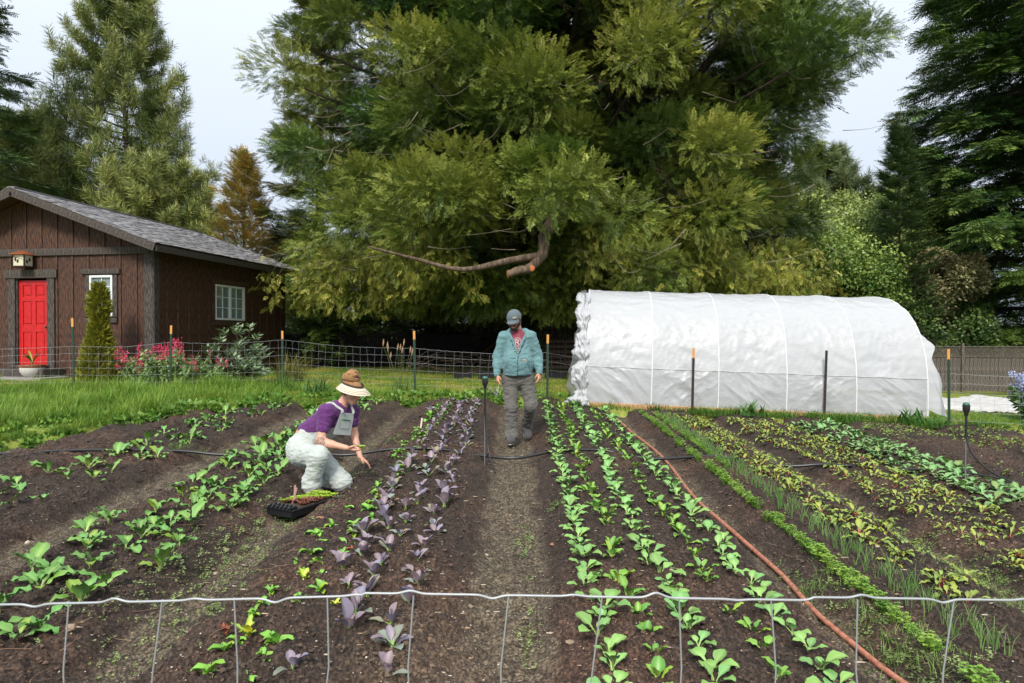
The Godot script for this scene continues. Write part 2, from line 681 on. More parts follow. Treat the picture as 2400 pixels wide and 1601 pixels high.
func make_grass() -> void:
	var rg := rnd(77)
	var gm := vmat("grass", 0.6, 0.55)
	# short mown turf on the lawn
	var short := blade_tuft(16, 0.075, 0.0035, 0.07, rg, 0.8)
	var xs: Array[Transform3D] = []
	var cs := PackedColorArray()
	while xs.size() < 60000:
		var d := sqrt(rg.randf_range(10.2 * 10.2, 23.0 * 23.0))
		var x := rg.randf_range(-0.82, 0.82) * d
		var e := garden(x, d)
		if e > -0.05:
			continue
		var t := Transform3D(Basis(Vector3.UP, rg.randf() * TAU).scaled(Vector3.ONE * rg.randf_range(0.7, 1.25) * (0.8 + d * 0.03)), Vector3(x, lawn_high(x, d) - 0.01, -d))
		xs.append(t)
		var dry := sm(-0.15, 0.35, edge.get_noise_2d(x * 11.0, d * 11.0) + rg.randf_range(-0.2, 0.2))
		dry *= 1.0 - 0.6 * sm(-2.0, -5.0, x) * sm(15.0, 13.0, d)
		cs.append(Color(0.17, 0.29, 0.03).lerp(Color(0.42, 0.40, 0.085), dry))
	structure(tag(many("turf", short.mesh(gm), xs, cs, self), "short mown yellow green turf between the garden and the cabin", "grass")).set_meta("kind", "stuff")
	# the long unmown strip along the wire fence
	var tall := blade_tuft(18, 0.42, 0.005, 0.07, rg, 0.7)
	xs = []
	cs = []
	var tries := 0
	while xs.size() < 9000 and tries < 400000:
		tries += 1
		var x := rg.randf_range(-12.0, 1.2)
		var d := rg.randf_range(7.0, 15.2)
		var e := garden(x, d)
		if e > 0.12:
			continue
		var w := sm(-1.9, -0.2, e) * (1.0 if x < -4.6 else 0.75 * sm(-0.95, -0.25, e))
		w *= 0.35 + 0.65 * sm(-0.25, 0.2, edge.get_noise_2d(x * 16.0 + 30.0, d * 16.0))
		var fence_d := lerpf(13.35, 14.4, clampf((x + 8.7) / 3.7, 0.0, 1.0)) if x < -4.96 else lerpf(14.4, 13.2, clampf((x + 4.96) / 3.0, 0.0, 1.0))
		w = maxf(w, 0.6 * sm(0.55, 0.1, absf(d - fence_d)))
		if x < -6.5:
			w = maxf(w, 0.9 * sm(-3.2, -2.0, e))
		if rg.randf() > w:
			continue
		var sc := (0.75 + 0.9 * edge.get_noise_2d(x * 18.0, d * 18.0)) * rg.randf_range(0.4, 1.3) * (1.0 if x < -4.4 else 0.6) * (0.55 + 0.45 * sm(0.1, -0.5, e))
		xs.append(Transform3D(Basis(Vector3.UP, rg.randf() * TAU).scaled(Vector3.ONE * sc), Vector3(x, lawn_y(x, d) - 0.03, -d)))
		cs.append(Color(0.11, 0.26, 0.018).lerp(Color(0.34, 0.42, 0.06), rg.randf() * rg.randf() + 0.45 * maxf(0.0, edge.get_noise_2d(x * 20.0, d * 20.0))))
	tag(many("long_grass", tall.mesh(gm), xs, cs, self), "long bright green unmown grass along the wire fence beside the beds", "grass", "", "stuff")
	# weeds in front of the hoop house
	xs = []
	cs = []
	var mid := blade_tuft(14, 0.24, 0.007, 0.05, rg, 0.8)
	while xs.size() < 2600:
		var x := rg.randf_range(1.0, 12.5)
		var d := rg.randf_range(9.5, 12.6)
		var e := garden(x, d)
		if e > 0.1 or rg.randf() > sm(-1.1, -0.1, e):
			continue
		if rg.randf() > 0.25 + sm(-0.2, 0.25, edge.get_noise_2d(x * 17.0, d * 5.0)):
			continue
		xs.append(Transform3D(Basis(Vector3.UP, rg.randf() * TAU).scaled(Vector3.ONE * rg.randf_range(0.4, 1.05) * (0.7 if x > 7.0 else 1.0)), Vector3(x, lawn_y(x, d) - 0.03, -d)))
		cs.append(Color(0.06, 0.185, 0.015).lerp(Color(0.18, 0.30, 0.04), rg.randf() * rg.randf()))
	tag(many("weedy_grass", mid.mesh(gm), xs, cs, self), "deep green weeds and grass along the foot of the hoop house", "grass", "", "stuff")

func wood(key: String, a: Color, b: Color, rough := 0.8, tile := 1.1) -> StandardMaterial3D:
	if mats.has(key):
		return mats[key]
	var m := mat(key, Color.WHITE, rough)
	m.albedo_texture = noise_tex(512, 0.018, 5, key.hash() % 1000, a, b, 0.3, 0.7)
	m.uv1_triplanar = true
	m.uv1_world_triplanar = false
	m.uv1_scale = Vector3(4.5, 0.55, 4.5) / tile
	return m

func bx(called: String, parent: Node3D, ctr: Vector3, size: Vector3, mt: Material, b := Basis()) -> MeshInstance3D:
	var m := M.new()
	if minf(size.x, minf(size.y, size.z)) > 0.03:
		m.bevel_box(Vector3.ZERO, size, 0.006)
	else:
		m.box(Vector3.ZERO, size)
	return part(called, m.mesh(mt), parent, Transform3D(b, ctr))

func make_cabin() -> void:
	# local axes: x along the gable front (the corner by the garden at x = 0, the door towards -x), z out of the gable front, y up
	var at := Vector3(-8.29, 0.76, -15.55)
	var t := thing("cabin", "dark brown board and batten cabin with a grey shingle roof and red door", "cabin", at, deg_to_rad(-9.0))
	var dark := wood("cabin_boards", lin(0.026, 0.011, 0.007), lin(0.115, 0.048, 0.026), 0.75)
	var batt := wood("cabin_battens", lin(0.035, 0.017, 0.011), lin(0.12, 0.06, 0.038), 0.8)
	var grey := wood("weathered_trim", lin(0.03, 0.024, 0.021), lin(0.11, 0.09, 0.08), 0.85)
	var W := 6.3      # gable width
	var L := 6.0     # length back
	var H := 3.17     # wall height at the eave
	var hb := 2.98    # height of the gable beam
	var S := 0.367    # roof slope
	var rid := H + S * W * 0.5
	# walls
	var m := M.new()
	var dx := -3.18   # door centre
	var wx := -1.33   # window centre on the gable wall
	var zt := -0.14
	for q in [[-W, dx - 0.44, 0.0, H], [dx - 0.44, dx + 0.44, 2.38, H], [dx + 0.44, wx - 0.30, 0.0, H], [wx - 0.30, wx + 0.30, 0.0, 1.46], [wx - 0.30, wx + 0.30, 2.42, H], [wx + 0.30, 0.0, 0.0, H]]:
		m.box(Vector3((q[0] + q[1]) * 0.5, (q[2] + q[3]) * 0.5, zt * 0.5), Vector3(q[1] - q[0], q[3] - q[2], -zt))
	for z in [0.0, zt]:
		var q: Array[Vector3] = [Vector3(-W, H, z), Vector3(-W * 0.5, rid - 0.03, z), Vector3(0, H, z)]
		if z == 0.0:
			m.tri(q[0], q[1], q[2])
		else:
			m.tri(q[0], q[2], q[1])
	part("gable_wall", m.mesh(dark), t)
	m = M.new()
	for q in [[-0.14, -2.36, 0.0, H], [-2.36, -3.76, 0.0, 1.44], [-2.36, -3.76, 2.38, H], [-3.76, -L, 0.0, H]]:
		m.box(Vector3(-0.07, (q[2] + q[3]) * 0.5, (q[0] + q[1]) * 0.5), Vector3(0.14, q[3] - q[2], q[0] - q[1]))
	part("side_wall", m.mesh(dark), t)
	m = M.new()
	m.box(Vector3(-W + 0.07, H * 0.5, -L * 0.5 - 0.07), Vector3(0.14, H, L - 0.14))
	m.box(Vector3(-W * 0.5, H * 0.5, -L - 0.07), Vector3(W, H, 0.14))
	m.tri(Vector3(-W, H, -L), Vector3(0, H, -L), Vector3(-W * 0.5, rid, -L))
	part("back_wall", m.mesh(dark), t)
	bx("floor", t, Vector3(-W * 0.5, 0.2, -L * 0.5), Vector3(W - 0.3, 0.1, L - 0.3), grey)
	# battens: below and above the gable beam, and along the side
	var x := -0.42
	while x > -W + 0.1:
		var lo := 0.06
		var hi := hb - 0.086
		if absf(x - dx) < 0.66:
			lo = 2.56
		if absf(x - wx) < 0.44:
			bx("batten", t, Vector3(x, 0.70, 0.012), Vector3(0.042, 1.28, 0.024), batt)
			lo = 2.56
		bx("batten", t, Vector3(x, (lo + hi) * 0.5, 0.012), Vector3(0.042, hi - lo, 0.024), batt)
		var top := H + S * (W * 0.5 - absf(x + W * 0.5)) - 0.14
		if top > hb + 0.25:
			bx("batten", t, Vector3(x, (top + hb + 0.09) * 0.5, 0.012), Vector3(0.042, top - hb - 0.09, 0.024), batt)
		x -= 0.415
	bx("gable_beam", t, Vector3(-W * 0.5 - 0.07, hb, 0.03), Vector3(W + 0.02, 0.17, 0.06), grey)
	var z := -0.45
	while z > -L + 0.1:
		if z < -2.2 and z > -3.9:
			bx("batten", t, Vector3(0.012, 0.66, z), Vector3(0.024, 1.22, 0.042), batt)
			bx("batten", t, Vector3(0.012, 2.83, z), Vector3(0.024, 0.6, 0.042), batt)
		else:
			bx("batten", t, Vector3(0.012, H * 0.5, z), Vector3(0.024, H - 0.06, 0.042), batt)
		z -= 0.415
	bx("corner_board", t, Vector3(-0.105, H * 0.5, 0.016), Vector3(0.23, H - 0.18, 0.032), grey)
	bx("corner_board", t, Vector3(0.018, H * 0.5, -0.075), Vector3(0.036, H - 0.02, 0.19), grey)
	# roof: deck, fascia, shingles
	var ov := 0.45    # eave overhang
	var fo := 0.55    # gable overhang
	var sl := Vector2(1.0, S).normalized()
	var run := (W * 0.5 + ov) / sl.x
	for sg in [1.0, -1.0]:
		var ang: float = -sg * atan(S)
		var b := Basis(Vector3(0, 0, 1), ang)
		var mid := Vector3(-W * 0.5 + sg * run * sl.x * 0.5, rid - run * sl.y * 0.5 + 0.03, (fo - L - 0.4) * 0.5)
		bx("roof_deck", t, mid, Vector3(run, 0.05, L + fo + 0.4), dark, b)
		bx("fascia_board", t, Vector3(-W * 0.5 + sg * run * sl.x * 0.5, rid - run * sl.y * 0.5 - 0.03, fo + 0.022), Vector3(run + 0.03, 0.2, 0.04), grey, b)
		bx("eave_board", t, Vector3(-W * 0.5 + sg * (run * sl.x + 0.02), rid - run * sl.y - 0.055, (fo - L - 0.4) * 0.5), Vector3(0.035, 0.15, L + fo + 0.38), grey)
		var sh := M.new()
		var rg := rnd(5 + int(sg))
		var rows := 29
		for r in rows:
			var zz := -L - 0.43 - rg.randf() * 0.3
			while zz < fo + 0.05:
				var wl := minf(rg.randf_range(0.12, 0.30), fo + 0.06 - zz)
				if wl < 0.03:
					break
				var g := rg.randf_range(0.14, 0.33)
				sh.col = Color(g, g * 0.97, g * 1.01)
				var c := run * (1.0 - (r + 0.35) / rows)
				sh.box(Vector3(-W * 0.5, rid + 0.03, 0) + b * Vector3(sg * c, 0.038 + rg.randf_range(0.0, 0.012), zz + wl * 0.5), Vector3(run / rows * 1.5, 0.014, wl - 0.006), b.rotated(Vector3(0, 0, 1), sg * 0.05))
				zz += wl
		var s := part("shingles", sh.mesh(vmat("shingle", 0.9)), t)
		s.set_meta("kind", "stuff")
	var cap := M.new()
	cap.box(Vector3(0, 0, 0), Vector3(0.2, 0.03, L + fo + 0.46))
	part("ridge_cap", cap.mesh(mat("ridge", lin(0.2, 0.2, 0.2), 0.9)), t, Transform3D(Basis(), Vector3(-W * 0.5, rid + 0.075, (fo - L - 0.4) * 0.5)))
	# door with six panels
	var red := mat("red_door", lin(0.56, 0.010, 0.012), 0.42)
	red.albedo_texture = noise_tex(256, 0.02, 4, 61, Color(0.93, 0.9, 0.9), Color.WHITE, 0.3, 0.6)
	tri(red, 0.9, Vector3.ONE, false)
	var door := Node3D.new()
	door.name = "door"
	t.add_child(door)
	door.position = Vector3(dx, 0.33, -0.07)
	door.scale = Vector3(0.95, 1.0, 1.0)
	bx("slab", door, Vector3(0, 1.0, -0.012), Vector3(0.84, 2.0, 0.03), red)
	for sx in [-1.0, 0.0, 1.0]:
		bx("stile", door, Vector3(sx * 0.365, 1.0, 0.012), Vector3(0.11, 2.0, 0.022), red)
	for yy in [[0.09, 0.18], [0.86, 0.16], [1.56, 0.1], [1.945, 0.11]]:
		bx("rail", door, Vector3(0, yy[0], 0.0105), Vector3(0.84, yy[1], 0.02), red)
	for sx in [-1.0, 1.0]:
		for yy in [[0.48, 0.52], [1.225, 0.5], [1.75, 0.2]]:
			var pm := M.new()
			pm.bevel_box(Vector3.ZERO, Vector3(0.2, yy[1], 0.022), 0.01)
			part("panel", pm.mesh(red), door, Transform3D(Basis(), Vector3(sx * 0.183, yy[0], 0.008)))
	var kb := M.new()
	kb.lathe(PackedVector2Array([Vector2(0.0, 0), Vector2(0.028, 0.002), Vector2(0.012, 0.02), Vector2(0.028, 0.05), Vector2(0.0, 0.07)]), 12, Vector3.ZERO, Basis(Vector3.RIGHT, PI / 2))
	part("door_knob", kb.mesh(mat("brass", lin(0.5, 0.4, 0.25), 0.3, 0.9)), door, Transform3D(Basis(), Vector3(0.36, 0.9, 0.02)))
	for sx in [-1.0, 1.0]:
		bx("door_trim", t, Vector3(dx + sx * 0.53, 1.23, 0.02), Vector3(0.2, 2.34, 0.045), grey)
		bx("door_jamb", t, Vector3(dx + sx * 0.425, 1.33, -0.05), Vector3(0.05, 2.1, 0.1), grey)
	bx("door_head", t, Vector3(dx, 2.475, 0.035), Vector3(1.42, 0.2, 0.07), grey)
	bx("threshold", t, Vector3(dx, 0.295, 0.03), Vector3(1.0, 0.06, 0.24), grey)
	bx("porch_step", t, Vector3(dx - 0.1, 0.17, 0.34), Vector3(2.0, 0.17, 0.62), grey)
	bx("porch_step", t, Vector3(dx - 0.3, 0.02, 0.62), Vector3(3.0, 0.13, 0.8), mat("step_stone", lin(0.3, 0.28, 0.26), 0.9))
	# windows
	cabin_window(t, Vector3(wx, 1.94, -0.02), Basis(), 0.60, 0.96, 2, 4, dark, grey)
	cabin_window(t, Vector3(-0.02, 1.91, -3.06), Basis(Vector3.UP, PI / 2), 1.4, 0.94, 4, 3, dark, batt)
	# porch lamp above the door
	var lamp := thing("porch_lamp", "square porch lantern with a copper hood and pictured glass above the red door", "lamp", t.transform * Vector3(dx - 0.08, 2.62, 0.02), t.rotation.y)
	var brz := mat("bronze", lin(0.05, 0.028, 0.018), 0.5, 0.6)
	bx("back_plate", lamp, Vector3(0, 0.12, 0.02), Vector3(0.14, 0.2, 0.03), brz)
	bx("bottom_plate", lamp, Vector3(0.03, 0.0, 0.17), Vector3(0.36, 0.035, 0.27), brz)
	var hood := M.new()
	hood.lathe(PackedVector2Array([Vector2(0.27, 0), Vector2(0.25, 0.025), Vector2(0.07, 0.10), Vector2(0.0, 0.11)]), 4, Vector3.ZERO, Basis(Vector3.UP, PI / 4))
	part("hood", hood.mesh(mat("copper", lin(0.34, 0.11, 0.045), 0.5, 0.3)), lamp, Transform3D(Basis(), Vector3(0.03, 0.28, 0.17)))
	for q in [[-0.12, 0.29], [0.18, 0.29], [0.18, 0.05], [-0.12, 0.05]]:
		bx("lamp_post", lamp, Vector3(q[0], 0.15, q[1]), Vector3(0.022, 0.27, 0.022), brz)
	var gl := mat("lantern_glass", lin(0.62, 0.58, 0.42), 0.4)
	bx("glass_pane", lamp, Vector3(0.03, 0.15, 0.285), Vector3(0.28, 0.25, 0.008), gl)
	bx("glass_pane", lamp, Vector3(0.175, 0.15, 0.17), Vector3(0.008, 0.25, 0.22), gl)
	bx("glass_pane", lamp, Vector3(-0.115, 0.15, 0.17), Vector3(0.008, 0.25, 0.22), gl)
	for q in [[-0.05, 0.17, 0.012], [0.01, 0.13, -0.01]]:   # dark cones cut into the lantern
		var cn := M.new()
		cn.blob(Vector3.ZERO, Vector3(0.03, 0.05, 0.006), 0.1, rnd(3))
		part("cone_cutout", cn.mesh(brz), lamp, Transform3D(Basis(Vector3.BACK, q[2] * 20.0), Vector3(q[0], q[1], 0.292)))
	for q in [[-0.03, 0.17], [0.04, 0.12]]:
		var cn := M.new()
		cn.blob(Vector3.ZERO, Vector3(0.006, 0.05, 0.03), 0.1, rnd(4))
		part("cone_cutout", cn.mesh(brz), lamp, Transform3D(Basis(), Vector3(0.182, q[1], 0.17 + q[0])))
	var br := M.new()
	br.strip(Vector3(-0.12, 0.24, 0.294), Vector3(0.15, 0.17, 0.294), Vector3(0, 1, 0), 0.008, 0.004)
	part("branch_cutout", br.mesh(brz), lamp)

func cabin_window(t: Node3D, at: Vector3, b: Basis, w: float, h: float, cols: int, rows: int, dark: Material, trim: Material) -> void:
	var o := Node3D.new()
	o.name = "window" if not t.has_node("window") else "window_001"
	t.add_child(o)
	o.transform = Transform3D(b, at)
	var white := mat("white_frame", lin(0.78, 0.79, 0.8), 0.4)
	for s in [-1.0, 1.0]:
		bx("frame", o, Vector3(s * (w * 0.5 - 0.025), 0, 0.02), Vector3(0.05, h, 0.07), white)
		bx("frame", o, Vector3(0, s * (h * 0.5 - 0.0275), 0.021), Vector3(w - 0.1, 0.055, 0.068), white)
		bx("casing", o, Vector3(s * (w * 0.5 + 0.065), 0, 0.035), Vector3(0.11, h + 0.02, 0.04), trim)
	bx("casing", o, Vector3(0, h * 0.5 + 0.085, 0.05), Vector3(w + 0.42, 0.12, 0.07), trim)
	bx("casing", o, Vector3(0, -h * 0.5 - 0.085, 0.045), Vector3(w + 0.25, 0.11, 0.06), trim)
	var glass := mat("window_glass", Color(lin(0.6, 0.75, 0.75), 0.18), 0.04)
	glass.transparency = BaseMaterial3D.TRANSPARENCY_ALPHA
	var iw := w - 0.1
	var ih := h - 0.11
	if cols == 4:
		bx("mullion", o, Vector3(0, 0, 0.022), Vector3(0.06, ih, 0.066), white)
	else:
		bx("meeting_rail", o, Vector3(0, 0, 0.022), Vector3(iw, 0.05, 0.066), white)
	for i in range(1, cols):
		if cols == 4 and i == 2:
			continue
		bx("muntin", o, Vector3(iw * (float(i) / cols - 0.5), 0, 0.012), Vector3(0.018, ih, 0.02), white)
	for j in range(1, rows):
		if rows == 4 and j == 2:
			continue
		bx("muntin", o, Vector3(0, ih * (float(j) / rows - 0.5), 0.0115), Vector3(iw, 0.018, 0.019), white)
	for i in cols:
		for j in rows:
			var m := M.new()
			m.box(Vector3.ZERO, Vector3(iw / cols - 0.012, ih / rows - 0.012, 0.004))
			part("pane", m.mesh(glass), o, Transform3D(Basis(), Vector3(iw * ((i + 0.5) / cols - 0.5), ih * ((j + 0.5) / rows - 0.5), 0.004)))
	# a teal curtain half drawn inside
	var pts := PackedVector3Array()
	var c0 := 0.05 if cols == 4 else -iw * 0.5
	for j in 2:
		for i in 41:
			var f := i / 40.0
			pts.append(Vector3(lerpf(iw * 0.5, maxf(c0, iw * 0.5 - iw * 0.42), f) if cols == 4 else lerpf(-iw * 0.5, iw * 0.5, f), (j - 0.5) * ih * 1.05, -0.09 + 0.018 * sin(f * 44.0)))
	var cm := M.new()
	cm.sheet(41, 2, pts)
	var cl := mat("teal_curtain", lin(0.05, 0.17, 0.19), 0.8)
	part("curtain", cm.mesh(cl), o)

func hoop_point(t: float, w: float, h: float) -> Vector2:   # across, up: t from 0 (near foot) over the ridge to 1 (far foot)
	var a := t * PI
	var c := cos(a)
	var s := sin(a)
	return Vector2(w * (1.0 - signf(c) * pow(absf(c), 0.62)), h * pow(s, 0.80))

func make_hoop_house() -> void:
	var A := Vector3(1.22, 0.56, -12.02)     # left front foot
	var Bp := Vector3(6.86, 0.37, -11.42)    # right front foot
	var ax := (Bp - A)
	var len := ax.length()
	ax = ax.normalized()
	var back := ax.cross(Vector3.UP).normalized() * -1.0
	if back.z > 0.0:
		back = -back
	var up := back.cross(ax) * -1.0
	if up.y < 0.0:
		up = -up
	var t := thing("hoop_house", "long white plastic covered hoop house on an orange timber base beside the beds", "greenhouse")
	var w := 1.75
	var h := 2.12
	var n1 := FastNoiseLite.new()
	n1.seed = 4
	n1.frequency = 1.0
	n1.fractal_octaves = 2
	n1.fractal_type = FastNoiseLite.FRACTAL_RIDGED
	var n2 := FastNoiseLite.new()
	n2.seed = 14
	n2.frequency = 1.0
	n2.fractal_octaves = 3
	var film := mat("white_film", Color(lin(0.50, 0.515, 0.535), 0.9), 0.42)
	film.transparency = BaseMaterial3D.TRANSPARENCY_ALPHA
	film.backlight_enabled = true
	film.backlight = Color(0.3, 0.3, 0.3)
	var thin := mat("thin_film", Color(lin(0.45, 0.46, 0.48), 0.88), 0.34)
	thin.transparency = BaseMaterial3D.TRANSPARENCY_ALPHA
	thin.backlight_enabled = true
	thin.backlight = Color(0.3, 0.3, 0.3)
	for f in [film, thin]:
		f.normal_enabled = true
		f.normal_texture = noise_tex(512, 0.02, 3, 55, Color.BLACK, Color.WHITE, 0.2, 0.8, FastNoiseLite.TYPE_SIMPLEX_SMOOTH, true, 10.0) if f == film else film.normal_texture
		f.normal_scale = 0.16
		tri(f, 0.9, Vector3(0.6, 1.5, 1.0))
	var hoops := 5
	var skin := func(s: float, q: float) -> Vector3:   # s along the house in metres, q round the hoop
		var cs := hoop_point(clampf(q, 0.0, 1.0), w, h)
		var e := 0.004
		var tn := (hoop_point(clampf(q + e, 0.0, 1.0), w, h) - hoop_point(clampf(q - e, 0.0, 1.0), w, h)).normalized()
		var nn := Vector2(-tn.y, tn.x)
		if nn.dot(cs - Vector2(w, 0.6)) < 0.0:
			nn = -nn
		var per := len / hoops
		var f := absf(fposmod(s / per + 0.5, 1.0) - 0.5) * 2.0    # 0 at a hoop, 1 between two
		var arc := q * 5.6
		var d := -0.030 * sin(f * PI * 0.5) * sm(0.04, 0.12, q) * sm(0.9, 0.8, q)
		var dg := s * 0.8 + arc * 0.9 * (1.0 if fposmod(s, per * 2.0) < per else -1.0) * sm(0.14, 0.07, q)
		d += 0.015 * (n1.get_noise_2d(dg * 2.6, arc * 3.0 + s * 0.6) + 0.3) * (0.4 + 0.6 * f)
		d += 0.032 * n1.get_noise_2d(s * 1.1 + arc * 1.9, arc * 0.5 - s * 0.35) * (0.35 + 0.65 * sm(0.12, 0.06, q)) * f
		d += 0.018 * n2.get_noise_2d(s * 1.2, arc * 6.0) * sm(0.1, 0.3, q)
		d += 0.0025 * n2.get_noise_2d(s * 9.0, arc * 9.0)
		cs += nn * d
		return A + ax * (s - 0.32 * minf(cs.x, w) * pow(clampf(s / len, 0.0, 1.0), 2.0)) + back * cs.x + up * cs.y
	var split := 0.078
	# upper cover
	var nu := 300
	var nv := 120
	var pts := PackedVector3Array()
	for j in nv:
		for i in nu:
			pts.append(skin.call(-0.02 + (len + 0.04) * i / (nu - 1), lerpf(split, 1.0 - 0.02, float(j) / (nv - 1))))
	var m := M.new()
	m.sheet(nu, nv, pts)
	part("roof_cover", m.mesh(film), t)
	pts = PackedVector3Array()
	nv = 44
	for j in nv:
		for i in nu:
			pts.append(skin.call(-0.02 + (len + 0.04) * i / (nu - 1), lerpf(0.002, split, float(j) / (nv - 1))))
	m = M.new()
	m.sheet(nu, nv, pts)
	part("side_skirt", m.mesh(thin), t)
	# the hoops, pressed against the film
	var pipe := mat("white_pipe", lin(0.72, 0.72, 0.72), 0.5)
	for k in hoops + 1:
		var path := PackedVector3Array()
		for i in 61:
			var p: Vector3 = skin.call(len * k / hoops, lerpf(0.003, 0.99, i / 60.0))
			path.append(p)
		m = M.new()
		m.tube(path, PackedFloat32Array([0.011]), 8)
		part("hoop", m.mesh(pipe), t)
	# hip board, seen pale through the film, and a roll of doubled film over it
	var hip := PackedVector3Array()
	for i in 40:
		hip.append(skin.call(len * i / 39.0, split) + up * 0.004 * sin(i * 1.7))
	m = M.new()
	m.tube(hip, PackedFloat32Array([0.009]), 7)
	part("hip_roll", m.mesh(film), t)
	m = M.new()
	var hc: Vector2 = hoop_point(split, w, h)
	m.bevel_box(Vector3.ZERO, Vector3(len - 0.1, 0.1, 0.03), 0.005)
	var fb := Basis(ax, up, -back)
	part("hip_board", m.mesh(wood("pine_board", lin(0.42, 0.22, 0.10), lin(0.62, 0.38, 0.2), 0.8)), t, Transform3D(fb, A + ax * len * 0.5 + back * (hc.x + 0.12) + up * (hc.y - 0.03)))
	for s in [[0.25, 1.0], [len - 0.25, -1.0]]:   # diagonal braces inside the skirt
		m = M.new()
		var a: Vector3 = A + ax * s[0] + back * 0.20 + up * 0.60
		var b: Vector3 = A + ax * (s[0] + s[1] * 0.8) + back * 0.22 + up * 0.06
		m.box(Vector3.ZERO, Vector3(0.09, 0.03, a.distance_to(b)))
		part("brace", m.mesh(mats["pine_board"]), t, Transform3D(facing(b - a), (a + b) * 0.5))
	for q in [0.0, 1.0]:
		m = M.new()
		m.bevel_box(Vector3.ZERO, Vector3(len + 0.1, 0.09, 0.045), 0.005)
		part("base_board", m.mesh(mats["pine_board"]), t, Transform3D(fb, A + ax * len * 0.5 + back * (-0.04 if q == 0.0 else 2.0 * w + 0.04) + up * 0.01))
	# far end wall
	for s in [len - 0.03]:
		m = M.new()
		var ctr: Vector3 = A + ax * s + back * w + up * 0.8
		for i in 40:
			var p: Vector3 = skin.call(s, 0.01 + 0.98 * i / 40.0)
			var q2: Vector3 = skin.call(s, 0.01 + 0.98 * (i + 1) / 40.0)
			m.tri(ctr, p, q2)
		part("end_wall", m.mesh(film), t)
	# a flap of film that flares out at the right front corner
	pts = PackedVector3Array()
	for j in 30:
		for i in 16:
			var q := lerpf(0.015, 0.22, j / 29.0)
			var f := i / 15.0
			var p: Vector3 = skin.call(len - 0.02, q)
			var out := 0.30 * (1.0 - j / 29.0) * f + 0.03 * sin(f * 9.0 + j * 0.5) * f + 0.10 * exp(-pow((j - 22.0) / 4.0, 2)) * f
			pts.append(p + ax * out - back * 0.05 * f * (1.0 - j / 29.0) - up * 0.12 * f * (1.0 - j / 29.0) * (1.0 - j / 29.0))
	m = M.new()
	m.sheet(16, 30, pts)
	part("corner_flap", m.mesh(film), t)
	# the end film at the left, gathered and tied in bunches, with a veil of netting behind it
	pts = PackedVector3Array()
	for j in 90:
		for i in 40:
			var y := 2.02 * j / 89.0
			var f := i / 39.0
			var tie := 1.0 - 0.4 * exp(-pow((fposmod(y, 0.52) - 0.26) / 0.05, 2))
			var a := f * PI * 1.25 - 0.4
			var q: float = 0.5 - 0.5 * sqrt(1.0 - clampf(pow(y / h, 1.3), 0.0, 0.999))
			var cs := hoop_point(clampf(q, 0.0, 0.5), w, h)
			var r := (0.115 + 0.05 * n2.get_noise_2d(y * 3.0, 3.0)) * tie * (1.0 if y > 0.12 else 1.5)
			r *= 1.0 + 0.5 * n1.get_noise_2d(f * 5.0, y * 2.5) + 0.12 * n2.get_noise_2d(f * 14.0, y * 9.0)
			pts.append(A - ax * (0.05 + r * sin(a) * 1.2) + back * (cs.x * 0.9 + 0.10 - r * cos(a)) + up * y)
	m = M.new()
	m.sheet(40, 90, pts)
	part("gathered_end_film", m.mesh(film), t)
	var veil := mat("netting", Color(lin(0.30, 0.31, 0.31), 0.5), 0.8)
	veil.transparency = BaseMaterial3D.TRANSPARENCY_ALPHA
	pts = PackedVector3Array()
	for j in 50:
		for i in 24:
			var y := 2.05 * j / 49.0
			var f := i / 23.0
			pts.append(A - ax * (0.06 + 0.30 * sin(f * PI * 0.5) * (0.75 + 0.5 * n2.get_noise_2d(y * 1.5, f)) * (1.15 - y / 3.2) + 0.03 * sin(f * 16.0 + y)) + back * (0.25 + f * 1.1) + up * (y * (1.0 - 0.0 * f)))
	m = M.new()
	m.sheet(24, 50, pts)
	part("netting_veil", m.mesh(veil), t)

func t_post(at: Vector3, h: float, label: String, tipped: bool, dark: bool, lean := 0.0) -> void:
	var t := thing("fence_post", label, "fence post", at, 0.0, "steel posts of the wire fence")
	t.rotation.z = lean
	var gm := mat("post_brown", lin(0.03, 0.02, 0.014), 0.6) if dark else mat("post_green", lin(0.018, 0.05, 0.028), 0.5)
	var tm := mat("post_tip", lin(0.62, 0.30, 0.075), 0.55)
	var hh := h - (0.17 if tipped else 0.0)
	var m := M.new()
	m.box(Vector3(0, hh * 0.5 - 0.1, 0), Vector3(0.042, hh + 0.2, 0.006))
	m.box(Vector3(0, hh * 0.5 - 0.1, -0.0195), Vector3(0.006, hh + 0.2, 0.033))
	for k in int(hh / 0.055):
		m.box(Vector3(0, 0.06 + k * 0.055, 0.006), Vector3(0.012, 0.018, 0.0075))
	part("post", m.mesh(gm), t)
	if tipped:
		m = M.new()
		m.box(Vector3(0, h - 0.085, 0), Vector3(0.043, 0.17, 0.0065))
		m.box(Vector3(0, h - 0.085, -0.0195), Vector3(0.0065, 0.17, 0.033))
		part("painted_tip", m.mesh(tm), t)

